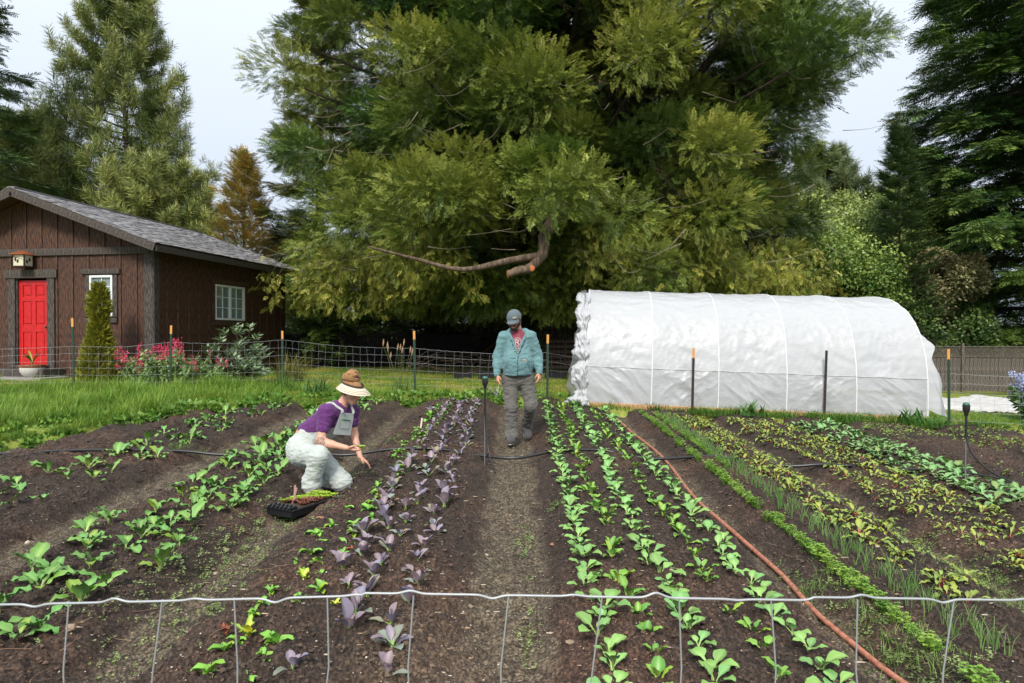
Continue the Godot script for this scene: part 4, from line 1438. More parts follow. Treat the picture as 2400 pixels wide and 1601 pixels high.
func great_tree(feather: M, needles: Material) -> void:
	var rg := rnd(1)
	var base := Vector3(0.9, plane_y(0.5, 22.0) + 0.1, -22.5)
	var t := thing("great_tree", "huge spreading evergreen with drooping yellow green sprays and a massive shaded trunk", "tree", base)
	var bk := bark("bark_dark", lin(0.02, 0.013, 0.009), lin(0.09, 0.058, 0.04))
	part("trunk", trunk_mesh(Vector3(0.1, -0.4, 0.3), Vector3(0.5, 17.0, 0), 0.98, 0.2, 11, rg, bk), t)
	var xs: Array[Transform3D] = []
	var cs := PackedColorArray()
	var lm := M.new()
	var ctr := Vector3(0.05, 0, 0)
	var olive := Color(0.19, 0.27, 0.036)
	var gold := Color(0.72, 0.68, 0.15)
	var leaf := Color(0.10, 0.225, 0.034)
	var deep := Color(0.038, 0.105, 0.021)
	var mid := Color(0.22, 0.38, 0.055)
	var n := 520
	for k in n:
		# boughs all round, closer together towards the garden
		var f := (k + 0.5) / n
		var y := lerpf(2.1, 18.5, pow(fposmod(k * 0.61803, 1.0), 1.25))
		var ang := rg.randf_range(-PI, PI)
		if rg.randf() < 0.62:
			ang = rg.randf_range(-1.0, 1.0) * 1.5 + PI * 0.5
		var dir := Vector3(cos(ang), 0, sin(ang))
		var rr := crown_radius(y) * rg.randf_range(0.52, 1.03)
		var uneven := edge.get_noise_2d(ang * 40.0, y * 9.0)
		rr *= 1.0 + 0.22 * uneven
		if edge.get_noise_2d(ang * 75.0 + 40.0, y * 26.0) < -0.2:   # hollows where one looks into the dark inside
			rr *= 0.6
		var q := ctr + dir * Vector3(0.88, 1, 0.95) * rr + Vector3.UP * y
		q.z = minf(q.z, 7.6)
		if q.y < 4.35 and q.z > 5.5 and absf(q.x + 0.6) < 1.25:   # the sawn limb hangs free here
			continue
		var size := rg.randf_range(0.75, 1.35)
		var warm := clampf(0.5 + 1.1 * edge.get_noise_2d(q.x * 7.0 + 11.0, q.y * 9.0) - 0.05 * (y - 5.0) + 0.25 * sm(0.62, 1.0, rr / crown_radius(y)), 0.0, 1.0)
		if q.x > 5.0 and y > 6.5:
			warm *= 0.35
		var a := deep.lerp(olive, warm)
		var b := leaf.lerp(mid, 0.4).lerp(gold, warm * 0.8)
		var front := dir.z > -0.3
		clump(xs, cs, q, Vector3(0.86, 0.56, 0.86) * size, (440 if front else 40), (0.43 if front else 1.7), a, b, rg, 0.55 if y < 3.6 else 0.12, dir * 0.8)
		# the bough that carries it, and its own inner sprays
		var start := Vector3(0.3, clampf(y * 0.8 + rg.randf_range(-0.3, 0.8), 2.6, 16.0), 0.2)
		var m2 := start.lerp(q, 0.55) + Vector3.UP * (0.5 if y < 6.0 else -0.5)
		lm.tube(bend([start, m2, q + Vector3.DOWN * 0.25], 5), PackedFloat32Array([0.12, 0.11, 0.10, 0.09, 0.08, 0.065, 0.05, 0.04, 0.03, 0.02, 0.012]), 6, false)
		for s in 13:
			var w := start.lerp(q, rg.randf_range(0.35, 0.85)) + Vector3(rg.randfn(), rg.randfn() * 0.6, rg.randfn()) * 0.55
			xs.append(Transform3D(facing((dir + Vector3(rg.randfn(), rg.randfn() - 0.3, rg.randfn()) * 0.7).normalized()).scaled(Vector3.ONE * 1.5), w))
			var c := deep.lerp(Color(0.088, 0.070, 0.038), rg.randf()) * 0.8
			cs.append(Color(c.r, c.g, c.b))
	# drooping fringe along the lower edge
	for k in 150:
		var ang := rg.randf_range(0.15, PI - 0.15)
		var dir := Vector3(cos(ang), 0, sin(ang))
		var q := ctr + dir * rg.randf_range(5.5, 8.8) + Vector3.UP * rg.randf_range(1.75, 3.0)
		q.z = minf(q.z, 7.4)
		if q.z > 5.0 and absf(q.x + 0.7) < 1.1:
			continue
		var l := rg.randf_range(0.4, 1.0)
		lm.tube(bend([q + Vector3.UP * l - dir * 0.2, q + Vector3.UP * l * 0.4, q], 3), PackedFloat32Array([0.012, 0.008, 0.005]), 4, false)
		for s in 30:
			var w := q + Vector3(rg.randfn() * 0.16, rg.randf_range(-0.15, 0.75) * l, rg.randfn() * 0.16)
			xs.append(Transform3D(facing(Vector3(rg.randfn() * 0.6, -1.0, rg.randfn() * 0.6).normalized(), rg.randf() * TAU).scaled(Vector3(0.5, 0.5, 1.1) * rg.randf_range(0.4, 0.75)), w))
			var c := olive.lerp(gold, rg.randf()) * rg.randf_range(0.7, 1.1)
			cs.append(Color(c.r, c.g, c.b))
	# the high limbs that reach out to the right, half bare
	for q in [[Vector3(6.2, 8.6, 2.5), Vector3(8.0, 12.2, 3.0)], [Vector3(5.6, 7.6, 2.8), Vector3(8.2, 10.0, 2.0)], [Vector3(5.2, 7.0, 3.2), Vector3(7.2, 8.3, 3.6)], [Vector3(4.2, 8.4, 3.4), Vector3(7.4, 13.6, 2.5)]]:
		lm.tube(bend([Vector3(0.4, 5.4, 0.5), q[0], q[1]], 8), PackedFloat32Array([0.2, 0.19, 0.18, 0.17, 0.16, 0.15, 0.14, 0.13, 0.12, 0.11, 0.1, 0.09, 0.08, 0.07, 0.05, 0.04, 0.03]), 7, false)
	for q in [[Vector3(6.2, 8.6, 2.5), Vector3(8.0, 12.2, 3.0)], [Vector3(5.6, 7.6, 2.8), Vector3(8.2, 10.0, 2.0)], [Vector3(5.2, 7.0, 3.2), Vector3(7.2, 8.3, 3.6)], [Vector3(4.2, 8.4, 3.4), Vector3(7.4, 13.6, 2.5)]]:
		for s in 13:
			var w: Vector3 = q[0].lerp(q[1], rg.randf_range(0.25, 0.98)) + Vector3(rg.randfn() * 0.7, rg.randfn() * 0.75, rg.randfn() * 0.7)
			clump(xs, cs, w, Vector3(0.75, 0.4, 0.75), 150, 0.55, deep.lerp(leaf, 0.5), leaf.lerp(gold, 0.35), rg, 0.25, Vector3(0.6, -0.1, 0.1))
			lm.tube(bend([q[0].lerp(q[1], 0.5), w.lerp(q[0].lerp(q[1], 0.8), 0.4), w], 3), PackedFloat32Array([0.03, 0.025, 0.02, 0.015, 0.012, 0.01, 0.008]), 5, false)
	part("limbs", lm.mesh(bk), t)
	# pale dead twigs arching through the lower boughs
	var tw := M.new()
	for k in 140:
		var ang := rg.randf_range(0.1, PI - 0.1)
		var dir := Vector3(cos(ang), 0, sin(ang))
		var q := ctr + dir * rg.randf_range(6.0, 9.0) + Vector3.UP * rg.randf_range(2.7, 8.0)
		q.z = minf(q.z, 8.0)
		var g := Vector3(rg.randfn(), rg.randf_range(-0.5, 0.3), rg.randf_range(0.0, 0.6)).normalized() * rg.randf_range(0.5, 1.4)
		tw.tube(bend([q, q + g * 0.5 + Vector3.DOWN * rg.randf_range(0.0, 0.22), q + g], 4), PackedFloat32Array([0.010, 0.009, 0.007, 0.005, 0.004]), 4, false)
	part("dead_twigs", tw.mesh(mat("dead_twig", lin(0.27, 0.22, 0.17), 0.9)), t).set_meta("kind", "stuff")
	# the thick sawn limb that dips out of the crown
	var br := bark("bark_warm", lin(0.055, 0.038, 0.025), lin(0.19, 0.135, 0.09))
	var s0 := Vector3(0.65, 4.55, -14.3) - base
	var m := M.new()
	var limb_path := bend([Vector3(0.4, 4.3, 0.6), s0 + Vector3(0.55, 0.35, -2.4), s0 + Vector3(0.28, 0.05, -0.7), s0 + Vector3(0.1, -0.35, -0.08), s0 + Vector3(-0.07, -0.72, 0.06), s0 + Vector3(-0.1, -1.05, 0.1), s0 + Vector3(-0.36, -1.36, 0.15), s0 + Vector3(-0.6, -1.42, 0.18), s0 + Vector3(-0.82, -1.50, 0.2)], 5)
	var limb_r := PackedFloat32Array()
	for k in limb_path.size():
		limb_r.append(lerpf(0.165, 0.078, pow(k / float(limb_path.size() - 1), 0.8)) * (1.0 + 0.09 * sin(k * 2.3) + 0.05 * sin(k * 5.1)))
	m.tube(limb_path, limb_r, 12)
	m.tube(bend([s0 + Vector3(-0.14, -1.1, 0.1), s0 + Vector3(-0.8, -1.22, 0.22), s0 + Vector3(-1.75, -1.42, 0.4), s0 + Vector3(-2.7, -1.22, 0.6), s0 + Vector3(-3.6, -1.0, 0.8)], 5), PackedFloat32Array([0.085, 0.08, 0.078, 0.075, 0.07, 0.07, 0.068, 0.065, 0.06, 0.055, 0.05, 0.05, 0.045, 0.04, 0.04, 0.035, 0.03, 0.03, 0.025, 0.02, 0.015]), 9)
	part("sawn_limb", m.mesh(br), t)
	for q in [[s0 + Vector3(-0.83, -1.502, 0.203), Vector3(-1, -0.18, 0.15), 0.088], [s0 + Vector3(-0.33, -1.38, 0.242), Vector3(-0.1, -0.1, 1), 0.06]]:
		m = M.new()
		m.lathe(PackedVector2Array([Vector2(0.0, 0.012), Vector2(q[2] * 0.6, 0.011), Vector2(q[2], 0.0)]), 12, Vector3.ZERO, facing(q[1]) * Basis(Vector3.RIGHT, PI / 2))
		part("sawn_end", m.mesh(mat("fresh_wood", lin(0.55, 0.17, 0.05), 0.8)), t, Transform3D(Basis(), q[0]))
	for q in [[0.5, 0.35, 0.3], [0.05, 0.0, 0.42], [-0.55, 0.75, -0.3], [1.5, -0.2, -0.2], [-2.1, 0.25, 0.0]]:   # boughs that hang over the top of the sawn limb
		clump(xs, cs, s0 + Vector3(q[0], q[1], q[2]), Vector3(0.75, 0.5, 0.75) * rg.randf_range(0.8, 1.25), 260, 0.5, deep.lerp(olive, rg.randf_range(0.3, 0.8)), mid.lerp(gold, rg.randf_range(0.15, 0.6)), rg, 0.2, Vector3(0, -0.1, 0.7))
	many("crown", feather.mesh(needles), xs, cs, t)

func make_shrubs() -> void:
	var rg := rnd(90)
	var needles := vmat("needles", 0.45, 0.36)
	var fol := vmat("foliage", 0.5, 0.35)
	# clipped evergreen by the cabin window
	var a := Vector3(-9.02, lawn_y(-9.0, 14.7) - 0.02, -14.7)
	var t := thing("clipped_evergreen", "narrow cone shaped evergreen with a thin knobbed top before the cabin window", "shrub", a)
	var m := M.new()
	m.tube(pv([Vector3.ZERO, Vector3(0, 1.2, 0), Vector3(0.02, 2.0, 0)]), PackedFloat32Array([0.05, 0.035, 0.015]), 7)
	part("trunk", m.mesh(bark("bark_grey", Color.BLACK, Color.BLACK)), t)
	var xs: Array[Transform3D] = []
	var cs := PackedColorArray()
	for k in 3400:
		var y := rg.randf() * 2.12
		var r := lerpf(0.42, 0.11, clampf(y / 1.32, 0.0, 1.0)) if y < 1.32 else (0.10 + 0.07 * sin(clampf((y - 1.32) / 0.62, 0.0, 1.0) * PI) if y < 1.9 else lerpf(0.11, 0.02, (y - 1.9) / 0.22))
		r *= 0.62 + 0.38 * sqrt(sm(0.0, 0.25, y))
		var ang := rg.randf() * TAU
		r *= 1.0 + 0.16 * edge.get_noise_2d(ang * 60.0, y * 130.0)
		var dir := Vector3(cos(ang), 0, sin(ang))
		var g := (dir + Vector3.UP * 0.9 + Vector3(rg.randfn(), rg.randfn(), rg.randfn()) * 0.35).normalized()
		xs.append(Transform3D(facing(g, rg.randf() * TAU).scaled(Vector3.ONE * rg.randf_range(0.14, 0.24)), dir * r * rg.randf_range(0.7, 1.0) + Vector3.UP * y))
		var c := Color(0.15, 0.19, 0.02).lerp(Color(0.46, 0.42, 0.045), rg.randf() * rg.randf() + 0.2)
		cs.append(c)
	many("crown", spray_feather(0.62, 7, 0.028, 0.0, rg).mesh(needles), xs, cs, t)
	# red valerian
	t = thing("red_valerian", "bushy clump of crimson valerian flowers on grey green stems by the cabin corner", "flowers", Vector3(-7.55, lawn_y(-7.5, 14.75), -14.75))
	var stems := M.new()
	xs = []
	cs = []
	var fx: Array[Transform3D] = []
	var fc := PackedColorArray()
	for k in 120:
		var o := Vector3(rg.randfn() * 0.34, 0, rg.randfn() * 0.2)
		var h := rg.randf_range(0.45, 0.95) * (1.0 - 0.35 * absf(o.x))
		var top := o * 1.6 + Vector3(rg.randfn() * 0.06, h, rg.randfn() * 0.05)
		stems.col = Color(0.13, 0.2, 0.08)
		stems.tube(bend([o, o.lerp(top, 0.5) + Vector3.UP * 0.06, top], 3), PackedFloat32Array([0.006, 0.005, 0.003]), 4, false)
		for s in 11:
			var q := o.lerp(top, rg.randf_range(0.15, 0.85)) + Vector3.UP * 0.02
			xs.append(Transform3D(facing(Vector3(rg.randfn(), 0.5, rg.randfn()).normalized(), rg.randf()).scaled(Vector3.ONE * rg.randf_range(0.7, 1.2)), q))
			cs.append(Color(0.12, 0.23, 0.06).lerp(Color(0.28, 0.38, 0.13), rg.randf()))
		if rg.randf() < (0.75 if o.x < -0.22 or absf(o.x - 0.1) < 0.1 else 0.22):
			var c := Color(0.62, 0.025, 0.12).lerp(Color(0.78, 0.08, 0.17), rg.randf())
			for s in 9:
				fx.append(Transform3D(Basis(Vector3.UP, rg.randf() * TAU).scaled(Vector3.ONE * rg.randf_range(0.6, 1.2)), top + Vector3(rg.randfn() * 0.035, rg.randf_range(-0.10, 0.12), rg.randfn() * 0.035)))
				fc.append(c * rg.randf_range(0.8, 1.2))
	part("stems", stems.mesh(fol), t)
	many("leaves", spray_leaves(4, 0.03, 0.09, 0.02, rg).mesh(fol), xs, cs, t)
	var fl := spray_leaves(9, 0.025, 0.022, 0.012, rg)
	many("flower_heads", fl.mesh(fol), fx, fc, t)
	# the grey leaved shrub under the side window
	t = thing("rhododendron", "large grey green leathery leaved shrub below the sliding window", "shrub", Vector3(-6.25, lawn_y(-6.2, 15.4) - 0.02, -15.4))
	m = M.new()
	xs = []
	cs = []
	for k in 105:
		var d := Vector3(rg.randfn(), absf(rg.randfn()) * 0.9 + 0.1, rg.randfn()).normalized()
		var q := d * Vector3(0.98, 1.5, 0.7) * rg.randf_range(0.45, 1.0) * (1.0 - 0.25 * maxf(d.x, 0.0)) + Vector3.UP * 0.08
		m.tube(bend([Vector3(rg.randfn() * 0.08, 0, rg.randfn() * 0.08), q * Vector3(0.5, 0.55, 0.5), q], 3), PackedFloat32Array([0.016, 0.012, 0.009, 0.007, 0.005]), 5, false)
		for s in 15:
			var ang := s * 2.4
			var g := (d * 0.5 + Vector3(cos(ang), rg.randf_range(-0.15, 0.75), sin(ang))).normalized()
			xs.append(Transform3D(facing(g, rg.randf_range(-0.3, 0.3)).scaled(Vector3.ONE * rg.randf_range(0.75, 1.15)), q - d * 0.012 * s))
			cs.append(Color(0.13, 0.22, 0.10).lerp(Color(0.36, 0.46, 0.27), rg.randf()))
	part("stems", m.mesh(bark("bark_grey", Color.BLACK, Color.BLACK)), t)
	m = M.new()
	m.diamond(Vector3.ZERO, Vector3(0, -0.02, 0.16), Vector3(1, 0.25, 0).normalized(), 0.024, 0.5)
	many("leaves", m.mesh(fol), xs, cs, t)
	# arching brownish grass clump at the cabin's far corner
	tuft_thing("ornamental_grass", "arching tan and green grass clump right of the grey leaved shrub", "grass clump", Vector3(-5.25, lawn_y(-5.2, 15.9), -15.9), 230, 1.05, 0.010, 0.14, 1.1, Color(0.21, 0.19, 0.05), 41)
	tuft_thing("strap_leaf_clump", "clump of dark green strap leaves on the lawn edge behind the kneeling woman", "plant", Vector3(-3.85, lawn_y(-3.8, 13.25), -13.25), 60, 0.62, 0.017, 0.12, 0.75, Color(0.055, 0.14, 0.03), 42)
	tuft_thing("rush_clump", "upright dark rush clump beside the fence post in front of the grey leaved shrub", "plant", Vector3(-4.85, lawn_y(-4.8, 13.9), -13.9), 70, 0.75, 0.006, 0.16, 0.25, Color(0.07, 0.13, 0.03), 43)
	tuft_thing("silver_clump", "small silver leaved clump on the lawn edge just behind the man", "plant", Vector3(-0.35, lawn_y(-0.3, 13.1), -13.1), 60, 0.34, 0.011, 0.12, 0.9, Color(0.33, 0.38, 0.3), 44)
	tuft_thing("dock_plant", "broad leaved weed clump at the foot of the hoop house base board", "plant", Vector3(3.9, lawn_y(3.9, 11.5), -11.35), 26, 0.36, 0.032, 0.08, 0.8, Color(0.07, 0.17, 0.03), 45)
	tuft_thing("dock_plant", "broad leaved weed clump at the right front corner of the hoop house", "plant", Vector3(6.35, lawn_y(6.3, 11.1), -11.0), 26, 0.36, 0.034, 0.08, 0.7, Color(0.06, 0.16, 0.025), 46)
	# seeding grass with plumes
	t = thing("seeding_grass", "tall seeding grass with pinkish plumes beside a fence post on the lawn", "grass clump", Vector3(-2.3, lawn_y(-2.3, 13.5), -13.5))
	m = blade_tuft(60, 0.62, 0.006, 0.08, rg, 0.5)
	for k in m.c.size():
		m.c[k] = Color(0.11, 0.19, 0.04) * m.c[k]
	part("blades", m.mesh(vmat("grass", 0.6, 0.55)), t)
	for k in 11:
		var top := Vector3(rg.randf_range(-0.34, 0.3), rg.randf_range(0.72, 1.02), rg.randfn() * 0.06)
		m = M.new()
		m.col = Color(0.2, 0.22, 0.08)
		m.tube(bend([Vector3(top.x * 0.25, 0, 0), top * Vector3(0.6, 0.6, 0.6), top], 3), PackedFloat32Array([0.004, 0.003, 0.0025]), 4, false)
		m.col = Color(0.42, 0.27, 0.16)
		m.tube(pv([top - Vector3.UP * 0.02, top + Vector3(0.01, 0.05, 0), top + Vector3(0.015, 0.12, 0)]), PackedFloat32Array([0.006, 0.018, 0.003]), 6, false)
		part("plume", m.mesh(vmat("grass", 0.6, 0.55)), t)
	# borage at the right edge
	t = thing("borage_plant", "leafy plant with pale blue flower spikes at the right edge of the garden", "plant", Vector3(8.7, lawn_y(8.7, 11.6) - 0.02, -11.6))
	m = M.new()
	xs = []
	cs = []
	fx = []
	fc = []
	for k in 26:
		var top := Vector3(rg.randfn() * 0.15, rg.randf_range(0.4, 0.85), rg.randfn() * 0.15)
		m.tube(bend([Vector3(top.x * 0.2, 0, top.z * 0.2), top * 0.55, top], 3), PackedFloat32Array([0.010, 0.008, 0.005]), 4, false)
		for s in 9:
			xs.append(Transform3D(facing(Vector3(rg.randfn(), 0.4, rg.randfn()).normalized()).scaled(Vector3.ONE * rg.randf_range(0.8, 1.7)), top * rg.randf_range(0.15, 0.85)))
			cs.append(Color(0.08, 0.17, 0.05).lerp(Color(0.17, 0.26, 0.09), rg.randf()))
		for s in 14:
			fx.append(Transform3D(Basis(Vector3.UP, rg.randf() * TAU).scaled(Vector3.ONE * rg.randf_range(0.8, 1.5)), top + Vector3(rg.randfn() * 0.05, rg.randf_range(-0.16, 0.1), rg.randfn() * 0.05)))
			fc.append(Color(0.30, 0.36, 0.62).lerp(Color(0.5, 0.52, 0.72), rg.randf()))
	m.col = Color(0.1, 0.16, 0.06)
	part("stems", m.mesh(mat("green_stem", lin(0.12, 0.18, 0.07), 0.6)), t)
	many("leaves", spray_leaves(3, 0.03, 0.10, 0.026, rg).mesh(fol), xs, cs, t)
	many("flowers", fl.mesh(fol), fx, fc, t)
	# low broad weeds along the plot's left edge
	xs = []
	cs = []
	var wd := spray_leaves(13, 0.05, 0.10, 0.034, rg)
	var tries := 0
	while xs.size() < 620 and tries < 90000:
		tries += 1
		var x := rg.randf_range(-9.5, 1.0)
		var d := rg.randf_range(8.0, 13.6)
		var e := garden(x, d)
		if e > 0.32 or e < -0.35 or rg.randf() > 0.25 + 1.4 * edge.get_noise_2d(x * 22.0, d * 22.0):
			continue
		xs.append(Transform3D(Basis(Vector3.UP, rg.randf() * TAU).scaled(Vector3(1, 0.8, 1) * rg.randf_range(0.5, 1.25)), Vector3(x, ground_y(x, d) + 0.05, -d)))
		cs.append(Color(0.075, 0.20, 0.02).lerp(Color(0.2, 0.33, 0.045), rg.randf()))
	tag(many("broad_weeds", wd.mesh(fol), xs, cs, self), "low bright green broad leaved weeds creeping over the soil edge beside the lawn", "weeds", "", "stuff")

func tuft_thing(called: String, label: String, cat: String, at: Vector3, n: int, h: float, w: float, spread: float, lean: float, c: Color, sd: int) -> void:
	var rg := rnd(sd)
	var m := blade_tuft(n, h, w, spread, rg, lean)
	for k in m.c.size():
		var f := 0.75 + 0.5 * absf(sin(k * 0.21))
		m.c[k] = Color(c.r * f, c.g * f, c.b * f) * m.c[k]
	var o := part(called, m.mesh(vmat("grass", 0.6, 0.55)), self)
	o.position = at
	tag(o, label, cat)

func make_yard_things() -> void:
	var rg := rnd(91)
	# flower pot on the cabin step
	var cab: Node3D = get_node("cabin")
	var t := thing("flower_pot", "white glazed flower pot with a brown rim and a leafy bulb beside the red door", "flower pot", cab.transform * Vector3(-2.62, 0.086, 0.58))
	var m := M.new()
	m.lathe(PackedVector2Array([Vector2(0, 0), Vector2(0.15, 0), Vector2(0.235, 0.12), Vector2(0.245, 0.22), Vector2(0.225, 0.235)]), 20)
	part("pot", m.mesh(mat("white_glaze", lin(0.62, 0.60, 0.56), 0.25)), t)
	m = M.new()
	m.lathe(PackedVector2Array([Vector2(0.246, 0.215), Vector2(0.262, 0.235), Vector2(0.262, 0.275), Vector2(0.245, 0.28), Vector2(0.225, 0.25)]), 20)
	part("rim", m.mesh(mat("brown_glaze", lin(0.20, 0.075, 0.03), 0.3)), t)
	m = M.new()
	m.lathe(PackedVector2Array([Vector2(0.23, 0.25), Vector2(0.0, 0.262)]), 20)
	part("potting_soil", m.mesh(mat("pot_soil", lin(0.05, 0.035, 0.025), 0.95)), t)
	for k in 9:
		m = M.new()
		var c := Color(0.16, 0.26, 0.05).lerp(Color(0.42, 0.40, 0.07), 0.25 + 0.75 * float(k == 2 or k == 5))
		leaf_into(m, Transform3D(Basis(Vector3.UP, k * 2.1), Vector3(0, 0.25, 0)), {"pet": 0.05, "len": rg.randf_range(0.3, 0.52), "wid": 0.055, "e0": 1.4, "e1": rg.randf_range(-0.4, 1.1), "cup": 0.4, "col": c, "vein": c * 1.1, "petcol": c})
		part("leaf", m.mesh(vmat("leaf", 0.45, 0.3)), t)
	# black crates on the grass behind the man
	var blk := mat("black_plastic", lin(0.012, 0.012, 0.013), 0.45)
	var k := 0
	for q in [[-1.35, -17.2, 0.42, 0.14, "left crate of the row behind the man"], [-0.75, -17.0, 0.36, 0.2, "taller black crate just left of the man's hip, behind the fence"], [1.0, -17.3, 0.5, 0.15, "low black crate between the man and the hoop house"]]:
		t = thing("black_crate", "shallow black plastic growing crate, " + q[4] if k != 1 else q[4], "crate", Vector3(q[0], lawn_y(q[0], -q[1]), q[1]), rg.randf_range(-0.2, 0.2), "black crates on the grass")
		bx("crate_floor", t, Vector3(0, 0.012, 0), Vector3(q[2], 0.02, 0.3), blk)
		for s in [-1.0, 1.0]:
			bx("crate_side", t, Vector3(0, q[3] * 0.5 + 0.02, s * 0.155), Vector3(q[2], q[3], 0.012), blk)
			bx("crate_end", t, Vector3(s * (q[2] * 0.5 + 0.006), q[3] * 0.5 + 0.02, 0), Vector3(0.012, q[3], 0.32), blk)
		k += 1
	# pallet leaning behind the hoop house
	t = thing("wooden_pallet", "weathered wooden pallet leaning in the shade between the man and the hoop house", "pallet", Vector3(1.35, lawn_y(1.3, 19.0), -19.2), -0.15)
	t.rotation.x = -0.5
	var pw := wood("pallet_wood", lin(0.06, 0.04, 0.03), lin(0.2, 0.14, 0.1), 0.9)
	for i in 7:
		bx("slat", t, Vector3(0, 0.06 + i * 0.165, 0.03), Vector3(1.15, 0.1, 0.018), pw)
	for i in 3:
		bx("bearer", t, Vector3((i - 1) * 0.53, 0.56, -0.03), Vector3(0.05, 1.1, 0.09), pw)
	# brush pile
	t = thing("brush_pile", "heap of bare cut brown branches on the grass behind the man", "brush pile", Vector3(-1.5, lawn_y(-1.5, 18.6), -18.8))
	for i in 46:
		m = M.new()
		var a := Vector3(rg.randfn() * 0.8, rg.randf_range(0.02, 0.5), rg.randfn() * 0.4)
		var g := Vector3(rg.randfn(), rg.randf_range(-0.25, 0.35), rg.randfn() * 0.4).normalized() * rg.randf_range(0.6, 1.5)
		m.tube(bend([a - g * 0.5, a + Vector3(0, rg.randf_range(0, 0.2), 0), a + g * 0.5], 4), PackedFloat32Array([0.02, 0.018, 0.016, 0.013, 0.01, 0.008, 0.007, 0.006, 0.005]), 5)
		part("branch", m.mesh(bark("bark_warm", lin(0.055, 0.038, 0.025), lin(0.19, 0.135, 0.09))), t)
	# small shed roof far behind
	t = thing("garden_shed", "low brown shed with a ribbed roof in the deep shade behind the man", "shed", Vector3(-1.6, lawn_y(-1.5, 22.0), -25.5))
	var sw := wood("shed_wood", lin(0.03, 0.02, 0.015), lin(0.12, 0.085, 0.065), 0.9)
	bx("wall", t, Vector3(0, 0.5, 0), Vector3(3.4, 1.0, 1.4), sw)
	m = M.new()
	for i in 40:
		m.box(Vector3(-1.85 + i * 0.095, 1.2, 0), Vector3(0.06, 0.05, 2.0), Basis(Vector3.RIGHT, 0.35))
	m.box(Vector3(0, 1.17, 0), Vector3(3.8, 0.03, 2.0), Basis(Vector3.RIGHT, 0.35))
	part("roof", m.mesh(sw), t)
	# sheet of white film lying on the grass to the right
	var n := FastNoiseLite.new()
	n.seed = 3
	n.frequency = 1.0
	n.fractal_octaves = 3
	var pts := PackedVector3Array()
	for j in 50:
		for i in 130:
			var x := 7.6 + 5.4 * i / 129.0
			var f := j / 49.0
			var d := lerpf(12.7, 15.2, f) + 0.25 * n.get_noise_2d(x * 0.9, 2.0) + 0.1 * (x - 7.6)
			var e := minf(f, 1.0 - f) * minf(1.0, minf(i, 129 - i) / 8.0)
			pts.append(Vector3(x, lawn_y(x, d) + 0.03 + 0.05 * sm(0.0, 0.2, e) + 0.05 * absf(n.get_noise_2d(x * 3.0, d * 4.0)) + 0.12 * exp(-pow((x - 10.2) / 0.35, 2)) * sm(0.0, 0.5, f), -d))
	m = M.new()
	m.sheet(130, 50, pts)
	for i in m.n.size():
		if m.n[i].y < 0.0:
			m.n[i] = -m.n[i]
	var sheet := part("ground_sheet", m.mesh(mat("ground_film", lin(0.62, 0.61, 0.60), 0.4)), self)
	tag(sheet, "crumpled sheet of white plastic film lying on the grass beyond the hoop house", "plastic sheet")

# a leaf growing from its base along +z: a petiole, then a cupped blade
func leaf_into(m: M, xf: Transform3D, q: Dictionary) -> void:
	var pet: float = q.pet
	var ln: float = q.len
	var wid: float = q.wid
	var e0: float = q.e0
	var e1: float = q.e1
	var cup: float = q.get("cup", 0.3)
	var wave: float = q.get("wave", 0.0)
	var wf: float = q.get("wf", 3.0)
	var pw: float = q.get("petw", wid * 0.10)
	var base_p: float = q.get("pa", 0.75)     # where the blade is widest
	var col: Color = q.col
	var vein: Color = q.vein
	var pc: Color = q.petcol
	var np := 3
	var nb: int = q.get("rows", 7)
	var total := pet + ln
	var pos := Vector3.ZERO
	var k0 := m.v.size()
	var last_t := 0.0
	for r in np + nb:
		var t := (pet / total) * r / np if r < np else lerpf(pet / total, 1.0, float(r - np) / (nb - 1))
		var el := lerpf(e0, e1, pow(t, 1.2))
		var dir := Vector3(0, sin(el), cos(el))
		pos += dir * (t - last_t) * total
		last_t = t
		var up := Vector3(0, cos(el), -sin(el))
		var s := clampf((t - pet / total) / (1.0 - pet / total), 0.0, 1.0)
		var w := pw if r < np else maxf(wid * 0.5 * pow(sin(PI * pow(clampf(s * 0.97 + 0.03, 0.0, 1.0), base_p)), 0.65), pw * (1.0 - s))
		if r < np:
			w = pw * (1.25 - 0.35 * r / np)
		for j in 5:
			var f := (j - 2) * 0.5
			var o := Vector3(f * w, 0, 0)
			var rise := cup * w * f * f
			if r >= np:
				rise += wave * sin(s * wf * TAU + f * 2.0) * absf(f)
			o += up * rise
			var c := pc if r < np else (vein.lerp(col, 0.25 + 0.6 * s) if j == 2 else col * (1.0 if absi(j - 2) == 1 else 0.94))
			m.v.append(xf * (pos + o))
			var nn := (up - Vector3(f * cup * 1.6, 0, 0)).normalized()
			m.n.append((xf.basis * nn).normalized())
			m.c.append(Color(c.r, c.g, c.b))
	for r in np + nb - 1:
		for j in 4:
			var a := k0 + r * 5 + j
			m.ix.append_array(PackedInt32Array([a, a + 6, a + 5, a, a + 1, a + 6]))

func leaf_set(n: int, base: Dictionary, vary: Dictionary, sd: int) -> Array:   # a few leaf meshes of one kind
	var rg := rnd(sd)
	var out := []
	for k in n:
		var q := base.duplicate()
		for key in vary:
			q[key] = base[key] + rg.randf_range(-1.0, 1.0) * vary[key]
		var sh := rg.randf_range(1.0, 1.42)
		var g := rg.randf_range(-0.14, 0.14) + (0.3 if rg.randf() < 0.12 else 0.0)
		for key in ["col", "vein", "petcol"]:
			var c: Color = q[key]
			q[key] = Color(c.r * sh * (1.0 + g), c.g * sh, c.b * sh * (1.0 - g))
		var m := M.new()
		leaf_into(m, Transform3D(), q)
		out.append(m.mesh(vmat("leaf", 0.45, 0.3)))
	return out

